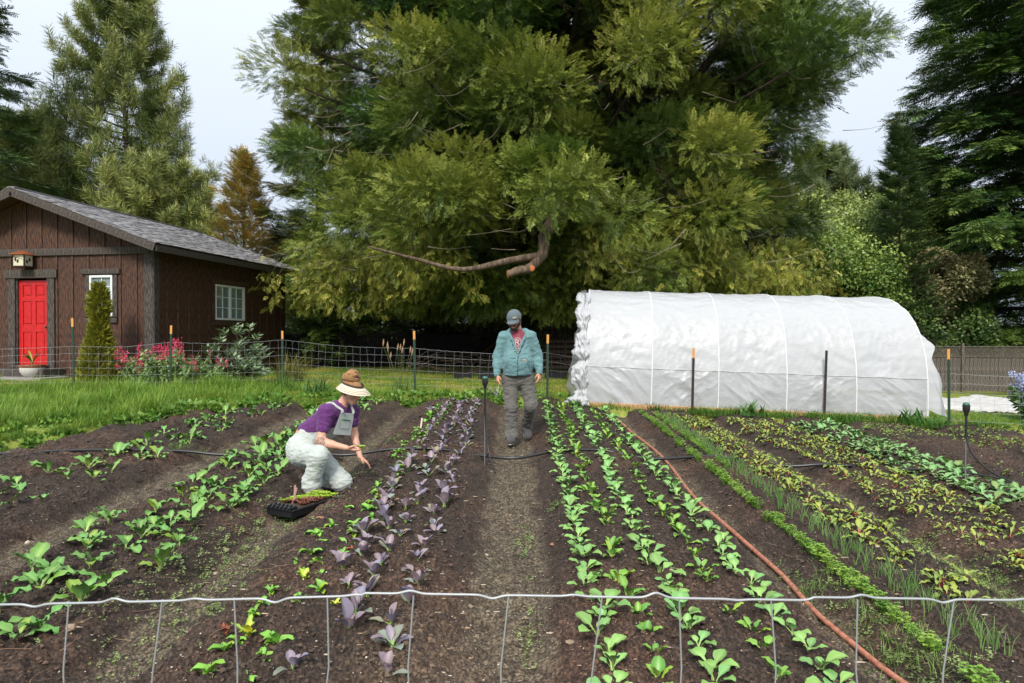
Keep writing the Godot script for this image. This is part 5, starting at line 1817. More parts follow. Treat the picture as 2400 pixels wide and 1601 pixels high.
func plant(called: String, label: String, cat: String, group: String, at: Vector3, leaves: Array, n: int, size: float, open: float, rg: RandomNumberGenerator) -> void:
	var t := thing(called, label, cat, at, 0.0, group)
	var a0 := rg.randf() * TAU
	for k in n:
		var b := Basis(Vector3.UP, a0 + k * 2.39996 + rg.randf_range(-0.35, 0.35)) * Basis(Vector3.RIGHT, rg.randf_range(-0.25, 0.3) * open + (0.35 * open * (1.0 - float(k) / n)) - 0.1)
		var s := size * rg.randf_range(0.72, 1.12) * (1.0 if k < n - 2 else 0.8)
		part("leaf", leaves[rg.randi() % leaves.size()], t, Transform3D(b.scaled(Vector3.ONE * s), Vector3(cos(a0 + k * 2.4), 0, sin(a0 + k * 2.4)) * 0.006 * size))

func crop_row(called: String, what: String, where: String, cat: String, group: String, spots: Array, leaves: Array, lo: int, hi: int, size: float, open: float, sd: int) -> void:
	var rg := rnd(sd)
	spots.sort_custom(func(a: Vector2, b: Vector2) -> bool: return a.y < b.y)
	var k := 0
	for s: Vector2 in spots:
		k += 1
		var sc := size * rg.randf_range(0.78, 1.2)
		plant(called, "%s, %s from the front, %s" % [what, ordinal(k), where], cat, group, on(s.x, -s.y, -0.012), leaves, rg.randi_range(lo, hi), sc, open, rg)

func row(x: float, d0: float, d1: float, gap: float, jx: float, jd: float, sd: int, skip := 0.0, slant := 0.0) -> Array:
	var rg := rnd(sd)
	var q := []
	var d := d0
	while d < d1:
		var xx := x + slant * (d - 5.0)
		var kneeler := xx < -1.3 and xx > -2.4 and d > 5.9 and d < 7.6   # nothing is planted where she kneels
		if rg.randf() >= skip and garden(xx, d) > 0.15 and not kneeler:
			q.append(Vector2(x + slant * (d - 5.0) + rg.randfn() * jx, d + rg.randfn() * jd))
		d += gap * rg.randf_range(0.85, 1.15)
	return q

func make_crops() -> void:
	var brass := leaf_set(9, {"pet": 0.085, "len": 0.145, "wid": 0.088, "e0": 1.3, "e1": 0.35, "cup": 0.35, "wave": 0.011, "wf": 2.4, "petw": 0.006, "pa": 0.85, "col": Color(0.105, 0.235, 0.048), "vein": Color(0.26, 0.40, 0.14), "petcol": Color(0.26, 0.36, 0.13)}, {"pet": 0.025, "len": 0.03, "wid": 0.02, "e0": 0.2, "e1": 0.45, "wave": 0.004}, 1)
	var pak := leaf_set(9, {"pet": 0.065, "len": 0.115, "wid": 0.076, "e0": 1.25, "e1": 0.75, "cup": 0.5, "wave": 0.004, "wf": 1.6, "petw": 0.008, "pa": 0.9, "col": Color(0.205, 0.165, 0.205), "vein": Color(0.29, 0.26, 0.26), "petcol": Color(0.20, 0.33, 0.075)}, {"pet": 0.015, "len": 0.02, "wid": 0.014, "e0": 0.2, "e1": 0.45}, 2)
	var pak2 := leaf_set(4, {"pet": 0.06, "len": 0.11, "wid": 0.074, "e0": 1.0, "e1": 0.2, "cup": 0.4, "wave": 0.004, "wf": 1.6, "petw": 0.008, "pa": 0.9, "col": Color(0.185, 0.205, 0.165), "vein": Color(0.22, 0.27, 0.16), "petcol": Color(0.2, 0.33, 0.08)}, {"pet": 0.015, "len": 0.02, "wid": 0.014, "e0": 0.2, "e1": 0.4}, 3)
	var must := leaf_set(9, {"pet": 0.075, "len": 0.105, "wid": 0.088, "e0": 1.25, "e1": 0.15, "cup": 0.3, "wave": 0.005, "wf": 2.0, "petw": 0.006, "pa": 0.82, "col": Color(0.150, 0.305, 0.085), "vein": Color(0.27, 0.44, 0.17), "petcol": Color(0.24, 0.37, 0.11)}, {"pet": 0.02, "len": 0.02, "wid": 0.016, "e0": 0.2, "e1": 0.45}, 4)
	var tat := leaf_set(7, {"pet": 0.055, "len": 0.085, "wid": 0.055, "e0": 1.1, "e1": 0.45, "cup": 0.55, "wave": 0.005, "wf": 2.4, "petw": 0.007, "pa": 0.8, "col": Color(0.125, 0.285, 0.045), "vein": Color(0.25, 0.42, 0.12), "petcol": Color(0.27, 0.40, 0.10)}, {"pet": 0.015, "len": 0.02, "wid": 0.012, "e0": 0.25, "e1": 0.4}, 5)
	var lett := leaf_set(7, {"pet": 0.012, "len": 0.075, "wid": 0.042, "e0": 0.95, "e1": 0.1, "cup": 0.7, "wave": 0.004, "wf": 2.5, "petw": 0.006, "pa": 0.95, "col": Color(0.155, 0.34, 0.045), "vein": Color(0.25, 0.42, 0.10), "petcol": Color(0.3, 0.42, 0.14)}, {"len": 0.02, "wid": 0.01, "e0": 0.3, "e1": 0.4}, 6)
	var yell := leaf_set(5, {"pet": 0.01, "len": 0.09, "wid": 0.038, "e0": 1.2, "e1": 0.7, "cup": 0.5, "wave": 0.006, "wf": 2.5, "petw": 0.007, "pa": 0.95, "col": Color(0.36, 0.46, 0.05), "vein": Color(0.45, 0.52, 0.12), "petcol": Color(0.45, 0.5, 0.15)}, {"len": 0.02, "wid": 0.01, "e0": 0.3, "e1": 0.3}, 7)
	var rlet := leaf_set(4, {"pet": 0.01, "len": 0.08, "wid": 0.045, "e0": 0.9, "e1": 0.3, "cup": 0.6, "wave": 0.006, "wf": 2.5, "petw": 0.007, "pa": 0.95, "col": Color(0.22, 0.06, 0.035), "vein": Color(0.36, 0.16, 0.08), "petcol": Color(0.4, 0.3, 0.12)}, {"len": 0.02, "wid": 0.01, "e0": 0.3, "e1": 0.3}, 8)
	var beet := leaf_set(9, {"pet": 0.055, "len": 0.10, "wid": 0.036, "e0": 1.2, "e1": -0.05, "cup": 0.45, "wave": 0.006, "wf": 2.2, "petw": 0.004, "pa": 0.85, "col": Color(0.19, 0.265, 0.05), "vein": Color(0.27, 0.29, 0.07), "petcol": Color(0.27, 0.08, 0.05)}, {"pet": 0.015, "len": 0.025, "wid": 0.01, "e0": 0.3, "e1": 0.45}, 9)
	var spin := leaf_set(7, {"pet": 0.045, "len": 0.10, "wid": 0.062, "e0": 0.9, "e1": 0.1, "cup": 0.35, "wave": 0.004, "wf": 1.8, "petw": 0.005, "pa": 0.8, "col": Color(0.16, 0.27, 0.085), "vein": Color(0.24, 0.38, 0.13), "petcol": Color(0.24, 0.36, 0.11)}, {"pet": 0.012, "len": 0.02, "wid": 0.012, "e0": 0.3, "e1": 0.4}, 10)

	# left: kohlrabi and cabbage starts in two beds
	crop_row("cabbage_plant", "broad leaved young cabbage", "right row of the left bed", "cabbage", "young cabbages in the left beds", row(-2.43, 3.12, 12.6, 0.25, 0.08, 0.07, 101, 0.06, -0.02), brass, 4, 6, 0.92, 1.2, 201)
	crop_row("cabbage_plant", "light green young cabbage", "middle row of the left bed", "cabbage", "young cabbages in the left beds", row(-2.75, 3.45, 12.6, 0.25, 0.08, 0.07, 102, 0.06, -0.012), brass, 4, 6, 0.92, 1.2, 202)
	crop_row("cabbage_plant", "drooping young cabbage", "left bed row beside the grey path", "cabbage", "young cabbages in the left beds", row(-3.07, 3.5, 12.3, 0.26, 0.08, 0.07, 103, 0.08, 0.0), brass, 3, 6, 0.9, 1.3, 203)
	crop_row("cabbage_plant", "wilting young cabbage", "near row past the grey path", "cabbage", "young cabbages in the far left bed", row(-4.26, 5.2, 12.4, 0.25, 0.1, 0.08, 104, 0.1, 0.02), brass, 3, 5, 1.0, 1.6, 204)
	crop_row("cabbage_plant", "sprawling young cabbage", "row nearest the long grass", "cabbage", "young cabbages in the far left bed", row(-4.60, 5.6, 11.9, 0.27, 0.1, 0.08, 105, 0.12), brass, 3, 5, 1.0, 1.6, 205)
	# lettuce starts
	var near_l := [Vector2(-1.60, 5.02), Vector2(-1.42, 4.72), Vector2(-1.36, 5.2)]
	crop_row("salad_plant", "bright green salad rosette", "left row by the kneeling person", "salad plant", "salad rosettes in two rows", row(-1.42, 3.1, 12.3, 0.21, 0.035, 0.03, 111, 0.15, 0.01), lett, 7, 10, 0.85, 1.4, 211)
	crop_row("salad_plant", "little salad rosette", "row nearest the purple plants", "salad plant", "salad rosettes in two rows", row(-1.23, 3.05, 12.4, 0.20, 0.035, 0.03, 112, 0.1, 0.005), lett, 7, 10, 0.85, 1.4, 212)
	var rg := rnd(60)
	plant("lettuce_plant", "upright yellow green lettuce seedling alone beside the near fence wire", "lettuce", "", on(-1.37, -3.46), yell, 7, 1.0, 0.6, rg)
	plant("lettuce_plant", "pale yellow lettuce seedling just under the kinked top wire", "lettuce", "", on(-1.31, -4.2), yell, 6, 0.85, 0.9, rg)
	plant("lettuce_plant", "tiny yellow lettuce seedling lying nearly flat on the soil", "lettuce", "", on(-1.02, -3.83), yell, 4, 0.75, 2.0, rg)
	plant("red_lettuce_plant", "small dark red lettuce seedling at the lower left of the purple rows", "lettuce", "", on(-1.52, -3.52), rlet, 6, 0.9, 1.4, rg)
	plant("red_lettuce_plant", "reddish lettuce seedling between the salad row and the purple plants", "lettuce", "", on(-1.14, -4.75), rlet, 5, 0.8, 1.6, rg)
	# three rows of purple pak choi
	var pk := pak + pak2
	crop_row("purple_pak_choi", "purple pak choi", "left of three purple rows", "pak choi", "purple pak choi in three rows", row(-1.10, 3.12, 12.6, 0.25, 0.035, 0.04, 121, 0.06, -0.022), pk, 5, 8, 0.78, 0.9, 221)
	crop_row("purple_pak_choi", "dusky purple pak choi", "middle of three purple rows", "pak choi", "purple pak choi in three rows", row(-0.88, 3.2, 12.6, 0.25, 0.035, 0.04, 122, 0.06, -0.013), pk, 5, 8, 0.78, 0.9, 222)
	crop_row("purple_pak_choi", "greyish purple pak choi", "purple row beside the central trench", "pak choi", "purple pak choi in three rows", row(-0.62, 3.15, 12.6, 0.24, 0.035, 0.04, 123, 0.04, -0.014), pk, 5, 8, 0.78, 0.9, 223)
	# right: collard rows with smaller greens between
	crop_row("collard_plant", "light green collard", "row along the central trench", "collard", "collard greens in three rows", row(0.46, 3.0, 12.4, 0.155, 0.02, 0.02, 131, 0.02, 0.01), must, 4, 6, 0.77, 0.95, 231)
	crop_row("green_pak_choi", "small glossy pak choi", "left row among the collards", "pak choi", "green pak choi between the collard rows", row(0.68, 3.05, 12.3, 0.23, 0.025, 0.03, 132, 0.12, 0.012), tat, 5, 8, 0.84, 1.0, 232)
	crop_row("collard_plant", "bluish green collard", "middle one of the collard rows", "collard", "collard greens in three rows", row(0.92, 3.02, 12.2, 0.165, 0.02, 0.02, 133, 0.05, 0.018), must, 4, 6, 0.78, 0.95, 233)
	crop_row("green_pak_choi", "stocky glossy pak choi", "right row among the collards", "pak choi", "green pak choi between the collard rows", row(1.21, 3.1, 12.1, 0.24, 0.025, 0.03, 134, 0.15, 0.012), tat, 5, 8, 0.86, 1.0, 234)
	crop_row("collard_plant", "soft green collard", "collard row beside the red hose", "collard", "collard greens in three rows", row(1.45, 3.05, 12.0, 0.165, 0.025, 0.02, 135, 0.05, 0.008), must, 4, 6, 0.77, 0.95, 235)
	# beets
	crop_row("beet_plant", "red stalked young beet", "row next to the onion shoots", "beet", "young beets in the right beds", row(2.62, 4.0, 11.2, 0.12, 0.05, 0.03, 141, 0.05, 0.008), beet, 6, 9, 1.05, 1.1, 241)
	crop_row("beet_plant", "bushy red stalked beet", "second row, left of grey path", "beet", "young beets in the right beds", row(2.88, 4.3, 11.2, 0.12, 0.06, 0.03, 142, 0.05, 0.008), beet, 6, 9, 1.0, 1.1, 242)
	crop_row("beet_plant", "olive leaved young beet", "row right of the grey path", "beet", "young beets in the right beds", row(3.47, 4.6, 11.0, 0.12, 0.06, 0.03, 143, 0.05), beet, 6, 9, 0.95, 1.1, 243)
	crop_row("beet_plant", "crowded young beet", "middle row left of the spinach", "beet", "young beets in the right beds", row(3.80, 5.0, 11.0, 0.118, 0.06, 0.03, 144, 0.03), beet, 6, 9, 0.95, 1.1, 244)
	crop_row("beet_plant", "leafy young beet", "beet row nearest the spinach", "beet", "young beets in the right beds", row(4.12, 5.4, 11.0, 0.118, 0.06, 0.03, 145, 0.03), beet, 6, 9, 0.95, 1.1, 245)
	# spinach
	crop_row("spinach_plant", "low spinach plant", "left one of three spinach rows", "spinach", "spinach in three dense rows", row(4.48, 6.2, 10.9, 0.115, 0.04, 0.02, 151), spin, 6, 8, 1.0, 1.3, 251)
	crop_row("spinach_plant", "dense spinach plant", "middle one of three spinach rows", "spinach", "spinach in three dense rows", row(4.74, 6.3, 10.9, 0.115, 0.04, 0.02, 152), spin, 6, 8, 1.0, 1.3, 252)
	crop_row("spinach_plant", "light green spinach plant", "right one of three spinach rows", "spinach", "spinach in three dense rows", row(5.00, 6.5, 10.9, 0.115, 0.04, 0.02, 153), spin, 6, 8, 1.0, 1.3, 253)
	# parsley and onions: too fine to count
	var fol := vmat("foliage", 0.5, 0.35)
	var pars := M.new()
	for k in 26:
		var a := rg.randf() * TAU
		var o := Vector3(cos(a), 0, sin(a)) * rg.randf() * 0.03
		var top := o * 2.4 + Vector3(0, rg.randf_range(0.05, 0.12), 0)
		pars.col = Color(0.9, 1.0, 0.8)
		pars.strip(o, top, Vector3(cos(a + 1.6), 0, sin(a + 1.6)), 0.0018, 0.001)
		for s in 5:
			var g := Vector3(cos(a + s * 1.25), rg.randf_range(-0.2, 0.5), sin(a + s * 1.25)).normalized()
			var sh := rg.randf_range(0.8, 1.2)
			pars.col = Color(sh, sh, sh)
			pars.diamond(top, top + g * rg.randf_range(0.012, 0.026), g.cross(Vector3(0.2, 1, 0.1)).normalized(), 0.0085, 0.6)
	var pm := pars.mesh(fol)
	for q in [[2.08, 2.95, 11.4, 0.05, "parsley_row", "dense bright green parsley row running beside the red hose path"], [2.28, 7.4, 11.4, 0.06, "parsley_row", "second shorter parsley row starting beyond the black irrigation pipe"]]:
		var xs: Array[Transform3D] = []
		var cs := PackedColorArray()
		var d: float = q[1]
		while d < q[2]:
			xs.append(Transform3D(Basis(Vector3.UP, rg.randf() * TAU).scaled(Vector3.ONE * rg.randf_range(0.35, 0.85)), on(q[0] + rg.randfn() * 0.016, -d, -0.005)))
			cs.append(Color(0.13, 0.29, 0.03).lerp(Color(0.27, 0.42, 0.055), rg.randf()))
			d += q[3] * rg.randf_range(0.5, 1.3) + (0.2 if rg.randf() < 0.035 else 0.0)
		tag(many(q[4], pm, xs, cs, self), q[5], "parsley", "", "stuff")
	var on_m := M.new()
	for k in 5:
		var a := rg.randf() * TAU
		var o := Vector3(rg.randfn(), 0, rg.randfn()) * 0.012
		var h := rg.randf_range(0.07, 0.16)
		on_m.col = Color(1, 1, 1)
		on_m.tube(bend([o, o + Vector3(cos(a) * 0.01, h * 0.6, sin(a) * 0.01), o + Vector3(cos(a) * 0.04, h, sin(a) * 0.04)], 2), PackedFloat32Array([0.0028, 0.0024, 0.002, 0.0015, 0.0008]), 4, false)
	var xs: Array[Transform3D] = []
	var cs := PackedColorArray()
	for x in [2.30, 2.37, 2.44]:
		var d := 3.4
		while d < 11.0:
			xs.append(Transform3D(Basis(Vector3.UP, rg.randf() * TAU).scaled(Vector3.ONE * rg.randf_range(0.6, 1.2)), on(x + rg.randfn() * 0.02, -d, -0.01)))
			cs.append(Color(0.10, 0.22, 0.05).lerp(Color(0.2, 0.33, 0.09), rg.randf()))
			d += rg.randf_range(0.05, 0.17)
	tag(many("onion_shoots", on_m.mesh(fol), xs, cs, self), "thin upright onion shoots between the parsley row and the first beet row", "onions", "", "stuff")
	# sprouting weeds in the far right bed and chickweed in the paths
	xs = []
	cs = []
	var sp := spray_leaves(8, 0.03, 0.035, 0.011, rg)
	while xs.size() < 1500:
		var x := rg.randf_range(5.4, 11.5)
		var d := rg.randf_range(6.5, 11.0)
		if garden(x, d) < 0.05 or rg.randf() > 0.2 + 1.3 * edge.get_noise_2d(x * 12.0 + 5.0, d * 12.0) + 0.5 * sm(9.5, 10.6, d):
			continue
		xs.append(Transform3D(Basis(Vector3.UP, rg.randf() * TAU).scaled(Vector3(1, 0.6, 1) * rg.randf_range(0.6, 1.5)), on(x, -d, 0.015)))
		cs.append(Color(0.12, 0.21, 0.03).lerp(Color(0.26, 0.33, 0.06), rg.randf()))
	tag(many("weed_seedlings", sp.mesh(fol), xs, cs, self), "scattered light green weed seedlings in the bare bed beyond the spinach", "weeds", "", "stuff")
	xs = []
	cs = []
	var chick := spray_leaves(16, 0.03, 0.016, 0.006, rg)
	for q in [[-2.05, 5.4, 0.14, 0.7, 150], [-2.1, 4.5, 0.22, 0.5, 170], [-1.95, 6.0, 0.2, 0.15, 60], [-2.0, 3.8, 0.3, 0.4, 60], [-1.75, 7.2, 0.18, 0.25, 60], [0.02, 5.2, 0.05, 0.25, 26], [0.05, 3.8, 0.05, 0.2, 22], [3.2, 5.4, 0.13, 0.4, 130], [3.15, 4.5, 0.18, 0.35, 150], [1.95, 4.3, 0.1, 0.3, 50], [2.0, 3.4, 0.12, 0.3, 90], [-1.65, 8.6, 0.2, 0.5, 30], [0.33, 6.0, 0.05, 0.05, 16]]:
		for k in q[4]:
			var x: float = q[0] + rg.randfn() * q[2]
			var d: float = q[1] + rg.randfn() * q[3]
			if d < 2.2:
				continue
			xs.append(Transform3D(Basis(Vector3.UP, rg.randf() * TAU).scaled(Vector3(1, 0.5, 1) * rg.randf_range(0.5, 1.3)), on(x, -d, 0.012)))
			cs.append(Color(0.13, 0.2, 0.06).lerp(Color(0.27, 0.35, 0.11), rg.randf()))
	tag(many("chickweed", chick.mesh(fol), xs, cs, self), "patches of tiny pale chickweed spreading over the trodden paths between the beds", "weeds", "", "stuff")
	xs = []
	cs = []
	var tf := blade_tuft(10, 0.11, 0.002, 0.03, rg, 1.0)
	for q in [[2.02, 3.45, 0.12, 0.25, 46], [1.98, 4.35, 0.1, 0.16, 20], [3.1, 4.5, 0.15, 0.3, 50], [-3.9, 8.25, 0.25, 0.1, 26], [-1.7, 8.9, 0.2, 0.1, 12], [-2.85, 8.5, 0.4, 0.12, 14]]:
		for k in q[4]:
			var x: float = q[0] + rg.randfn() * q[2]
			var d: float = q[1] + rg.randfn() * q[3]
			xs.append(Transform3D(Basis(Vector3.UP, rg.randf() * TAU).scaled(Vector3.ONE * rg.randf_range(0.6, 1.2)), on(x, -d, -0.005)))
			cs.append(Color(0.12, 0.24, 0.04).lerp(Color(0.24, 0.36, 0.08), rg.randf()))
	tag(many("grass_sprigs", tf.mesh(vmat("grass", 0.6, 0.55)), xs, cs, self), "sparse grass sprigs coming up in the paths and beside the red hose", "grass", "", "stuff")

func solid(called: String, f: Sdf, cell: float, mt: Material, parent: Node3D, amp := 0.0, freq := Vector3.ONE, sd := 1) -> MeshInstance3D:
	f.cell = cell
	f.fill()
	var m := M.new()
	var n: FastNoiseLite = null
	if amp > 0.0:
		n = FastNoiseLite.new()
		n.seed = sd
		n.frequency = 1.0
		n.fractal_octaves = 2
		n.fractal_type = FastNoiseLite.FRACTAL_RIDGED
		n.domain_warp_enabled = true
		n.domain_warp_amplitude = 0.5
	f.nets(m, n, amp, freq)
	return part(called, m.mesh(mt), parent)

func cloth(key: String, a: Color, b: Color, tile := 0.35, rough := 0.9) -> StandardMaterial3D:
	var m := mat(key, Color.WHITE, rough)
	m.albedo_texture = noise_tex(256, 0.02, 4, key.hash() % 900, a, b, 0.3, 0.7)
	tri(m, tile, Vector3.ONE, false)
	m.rim_enabled = true
	m.rim = 0.25
	m.rim_tint = 0.6
	return m

func hand_bones(f: Sdf, wrist: Vector3, knuck: Vector3, across: Vector3, palm_down: Vector3, curl: float, thumb_side: float) -> void:
	# palm from wrist to knuckles; four fingers of their own lengths, and a thumb leaving the side near the wrist
	var along := (knuck - wrist).normalized()
	f.bone(wrist.lerp(knuck, 0.15), knuck - along * 0.008, 0.023, 0.03, 0.012, palm_down, 1.9)
	f.bone(wrist.lerp(knuck, 0.45) + across * 0.022, knuck + across * 0.026, 0.016, 0.012, 0.012)
	f.bone(wrist.lerp(knuck, 0.45) - across * 0.022, knuck - across * 0.026, 0.016, 0.012, 0.012)
	var lens := [0.068, 0.076, 0.071, 0.056]
	for i in 4:
		var o := knuck + across * (0.030 - 0.020 * i) * thumb_side
		var c := curl * (1.0 + 0.12 * i)
		var d := along
		var p := o
		var l: float = lens[i]
		for s in 3:
			d = (along * cos(c * (s + 0.6)) + palm_down * sin(c * (s + 0.6))).normalized()
			var q: Vector3 = p + d * l * [0.46, 0.31, 0.23][s]
			f.bone(p, q, 0.0092 - 0.0008 * s, 0.0086 - 0.0008 * s, 0.004)
			p = q
	var t0 := wrist.lerp(knuck, 0.25) + across * 0.022 * thumb_side
	var t1 := t0 + (along * 0.6 + across * thumb_side * 0.7 + palm_down * 0.35).normalized() * 0.042
	var t2 := t1 + (along * 0.95 + across * thumb_side * 0.1 + palm_down * 0.5).normalized() * 0.034
	f.bone(t0, t1, 0.014, 0.0105, 0.01)
	f.bone(t1, t2, 0.0105, 0.0085, 0.004)

func limb(f: Sdf, pts: Array, rs: Array, k := 0.02) -> void:
	for i in pts.size() - 1:
		f.bone(pts[i], pts[i + 1], rs[i], rs[i + 1], k)

func head_bones(f: Sdf, c: Vector3, b: Basis, s: float) -> void:   # b: x to the head's left, y up, z out of the face; c the middle of the skull
	var P := func(x: float, y: float, z: float) -> Vector3: return c + b * (Vector3(x, y, z) * s)
	f.bone(P.call(0, 0.035, -0.02), P.call(0, 0.03, 0.012), 0.088, 0.08, 0.03, b.x, 1.14)
	f.bone(P.call(0, -0.03, 0.03), P.call(0, -0.075, 0.052), 0.066, 0.042, 0.03, b.x, 1.05)
	f.bone(P.call(0.03, -0.062, 0.01), P.call(0.012, -0.092, 0.06), 0.03, 0.026, 0.025)
	f.bone(P.call(-0.03, -0.062, 0.01), P.call(-0.012, -0.092, 0.06), 0.03, 0.026, 0.025)
	f.bone(P.call(0, 0.008, 0.094), P.call(0, -0.03, 0.113), 0.010, 0.013, 0.012)            # nose
	f.bone(P.call(0.013, -0.034, 0.1), P.call(-0.013, -0.034, 0.1), 0.009, 0.009, 0.008)
	f.bone(P.call(0.042, 0.024, 0.082), P.call(-0.042, 0.024, 0.082), 0.012, 0.012, 0.02)    # brow
	f.bone(P.call(0.045, -0.025, 0.066), P.call(0.05, -0.02, 0.05), 0.02, 0.02, 0.02)         # cheeks
	f.bone(P.call(-0.045, -0.025, 0.066), P.call(-0.05, -0.02, 0.05), 0.02, 0.02, 0.02)
	f.bone(P.call(0.018, -0.062, 0.093), P.call(-0.018, -0.062, 0.093), 0.0075, 0.0075, 0.006)   # lips
	f.bone(P.call(0.015, -0.072, 0.091), P.call(-0.015, -0.072, 0.091), 0.008, 0.008, 0.006)
	for e in [1.0, -1.0]:
		f.bone(P.call(e * 0.082, 0.012, -0.012), P.call(e * 0.079, -0.03, -0.002), 0.016, 0.010, 0.008, b * Vector3(1, 0, 0.3).normalized(), 1.7)   # ears

func face_details(t: Node3D, c: Vector3, b: Basis, s: float, brow: Color) -> void:
	var white := mat("eye_white", lin(0.6, 0.57, 0.54), 0.3)
	for e in [1.0, -1.0]:
		var m := M.new()
		m.lathe(PackedVector2Array([Vector2(0, -0.011), Vector2(0.008, -0.007), Vector2(0.011, 0), Vector2(0.008, 0.007), Vector2(0, 0.011)]), 10)
		part("eye", m.mesh(white), t, Transform3D(b * Basis(Vector3.RIGHT, PI / 2), c + b * (Vector3(e * 0.032, 0.004, 0.083) * s)))
		m = M.new()
		m.lathe(PackedVector2Array([Vector2(0, 0.0118), Vector2(0.005, 0.0108)]), 10)
		part("iris", m.mesh(mat("iris", lin(0.03, 0.02, 0.012), 0.2)), t, Transform3D(b * Basis(Vector3.RIGHT, PI / 2 + 0.35), c + b * (Vector3(e * 0.032, 0.004, 0.083) * s)))
		m = M.new()
		m.tube(bend([Vector3(e * 0.016, 0.024, 0.097), Vector3(e * 0.034, 0.03, 0.094), Vector3(e * 0.052, 0.024, 0.082)], 3), PackedFloat32Array([0.004, 0.0045, 0.004, 0.003, 0.002]), 6)
		part("eyebrow", m.mesh(mat("brow_%d" % int(brow.r * 1000), brow, 0.9)), t, Transform3D(b.scaled(Vector3.ONE * s), c))

func make_people() -> void:
	make_man()
	make_woman()

func make_man() -> void:
	var z0 := -9.14
	var t := thing("person", "person in teal zip hoodie and grey cap walking down the central trench, looking down", "person", Vector3(0.02, soil_y(0.0, 9.14) + 0.03, z0))
	var skin := mat("skin_tan", lin(0.60, 0.30, 0.205), 0.55)
	skin.subsurf_scatter_enabled = true
	skin.subsurf_scatter_strength = 0.12
	var shR := Vector3(-0.205, 1.425, 0.0)
	var elR := Vector3(-0.268, 1.16, -0.01)
	var wrR := Vector3(-0.275, 0.925, 0.08)
	var shL := Vector3(0.20, 1.43, 0.0)
	var elL := Vector3(0.262, 1.175, -0.03)
	var wrL := Vector3(0.285, 0.955, 0.07)
	var hipR := Vector3(-0.095, 0.86, 0)
	var knR := Vector3(-0.085, 0.485, 0.09)
	var anR := Vector3(-0.085, 0.10, 0.05)
	var hipL := Vector3(0.11, 0.86, 0)
	var knL := Vector3(0.175, 0.52, 0.06)
	var anL := Vector3(0.12, 0.19, -0.30)
	var neck := Vector3(0.0, 1.49, 0.0)
	var hc := Vector3(-0.045, 1.655, 0.075)
	var hb := Basis(Vector3.UP, -0.30) * Basis(Vector3.RIGHT, 0.40) * Basis(Vector3.BACK, 0.06)
	# the body, one continuous skin under the clothes
	var f := Sdf.new()
	head_bones(f, hc, hb, 1.0)
	f.bone(neck + Vector3(0, -0.03, -0.01), hc + hb * Vector3(0, -0.05, -0.03), 0.066, 0.06, 0.03)
	f.bone(Vector3(0, 1.33, 0), Vector3(0, 1.02, 0.03), 0.10, 0.13, 0.04)
	limb(f, [neck + Vector3(0, -0.09, 0), shR + Vector3(0.03, -0.03, 0), elR, wrR], [0.05, 0.042, 0.038, 0.028], 0.02)
	limb(f, [neck + Vector3(0, -0.09, 0), shL + Vector3(-0.03, -0.03, 0), elL, wrL], [0.05, 0.042, 0.038, 0.028], 0.02)
	limb(f, [Vector3(0, 0.98, 0), hipR, knR, anR], [0.13, 0.085, 0.055, 0.04], 0.03)
	limb(f, [Vector3(0, 0.98, 0), hipL, knL, anL], [0.13, 0.085, 0.055, 0.04], 0.03)
	hand_bones(f, wrR, wrR + Vector3(0.012, -0.085, 0.035), Vector3(0.35, 0.1, 0.93).normalized(), Vector3(0.9, 0.0, -0.35).normalized(), 0.32, 1.0)
	hand_bones(f, wrL, wrL + Vector3(0.0, -0.085, 0.03), Vector3(-0.45, 0.1, 0.88).normalized(), Vector3(-0.88, -0.05, -0.45).normalized(), 0.45, 1.0)
	solid("body", f, 0.0075, skin, t)
	face_details(t, hc, hb, 1.0, lin(0.03, 0.016, 0.01))
	# beard and hair
	var hair := cloth("dark_hair", lin(0.028, 0.015, 0.01), lin(0.085, 0.045, 0.027), 0.05)
	f = Sdf.new()
	var P := func(x: float, y: float, z: float) -> Vector3: return hc + hb * Vector3(x, y, z)
	f.bone(P.call(0.062, -0.05, 0.03), P.call(0.022, -0.098, 0.072), 0.021, 0.023, 0.02)
	f.bone(P.call(-0.062, -0.05, 0.03), P.call(-0.022, -0.098, 0.072), 0.021, 0.023, 0.02)
	f.bone(P.call(0.02, -0.105, 0.07), P.call(-0.02, -0.105, 0.07), 0.026, 0.026, 0.02)
	f.bone(P.call(0.03, -0.053, 0.096), P.call(-0.03, -0.053, 0.096), 0.009, 0.009, 0.006)
	f.bone(P.call(0.076, -0.005, 0.01), P.call(0.068, -0.05, 0.025), 0.015, 0.022, 0.015)
	f.bone(P.call(-0.076, -0.005, 0.01), P.call(-0.068, -0.05, 0.025), 0.015, 0.022, 0.015)
	f.bone(P.call(0, -0.02, -0.075), P.call(0, -0.055, -0.06), 0.055, 0.05, 0.02)
	solid("beard_and_hair", f, 0.006, hair, t, 0.003, Vector3.ONE * 70.0, 3)
	# cap
	var capm := cloth("cap_grey", lin(0.075, 0.105, 0.125), lin(0.13, 0.165, 0.185), 0.08)
	var m := M.new()
	var pts := PackedVector3Array()
	for j in 12:
		for i in 32:
			var a := TAU * i / 32.0
			var e := j / 11.0 * PI * 0.5
			var seam := 1.0 - 0.012 * exp(-pow(sin(a * 3.0) * 4.0, 2))
			pts.append(Vector3(-sin(a) * 0.097 * cos(e) * seam, 0.028 + 0.108 * sin(e), cos(a) * 0.119 * cos(e) * seam - 0.006))
	m.sheet(32, 12, pts, true)
	part("cap_crown", m.mesh(capm), t, Transform3D(hb, hc))
	m = M.new()
	pts = PackedVector3Array()
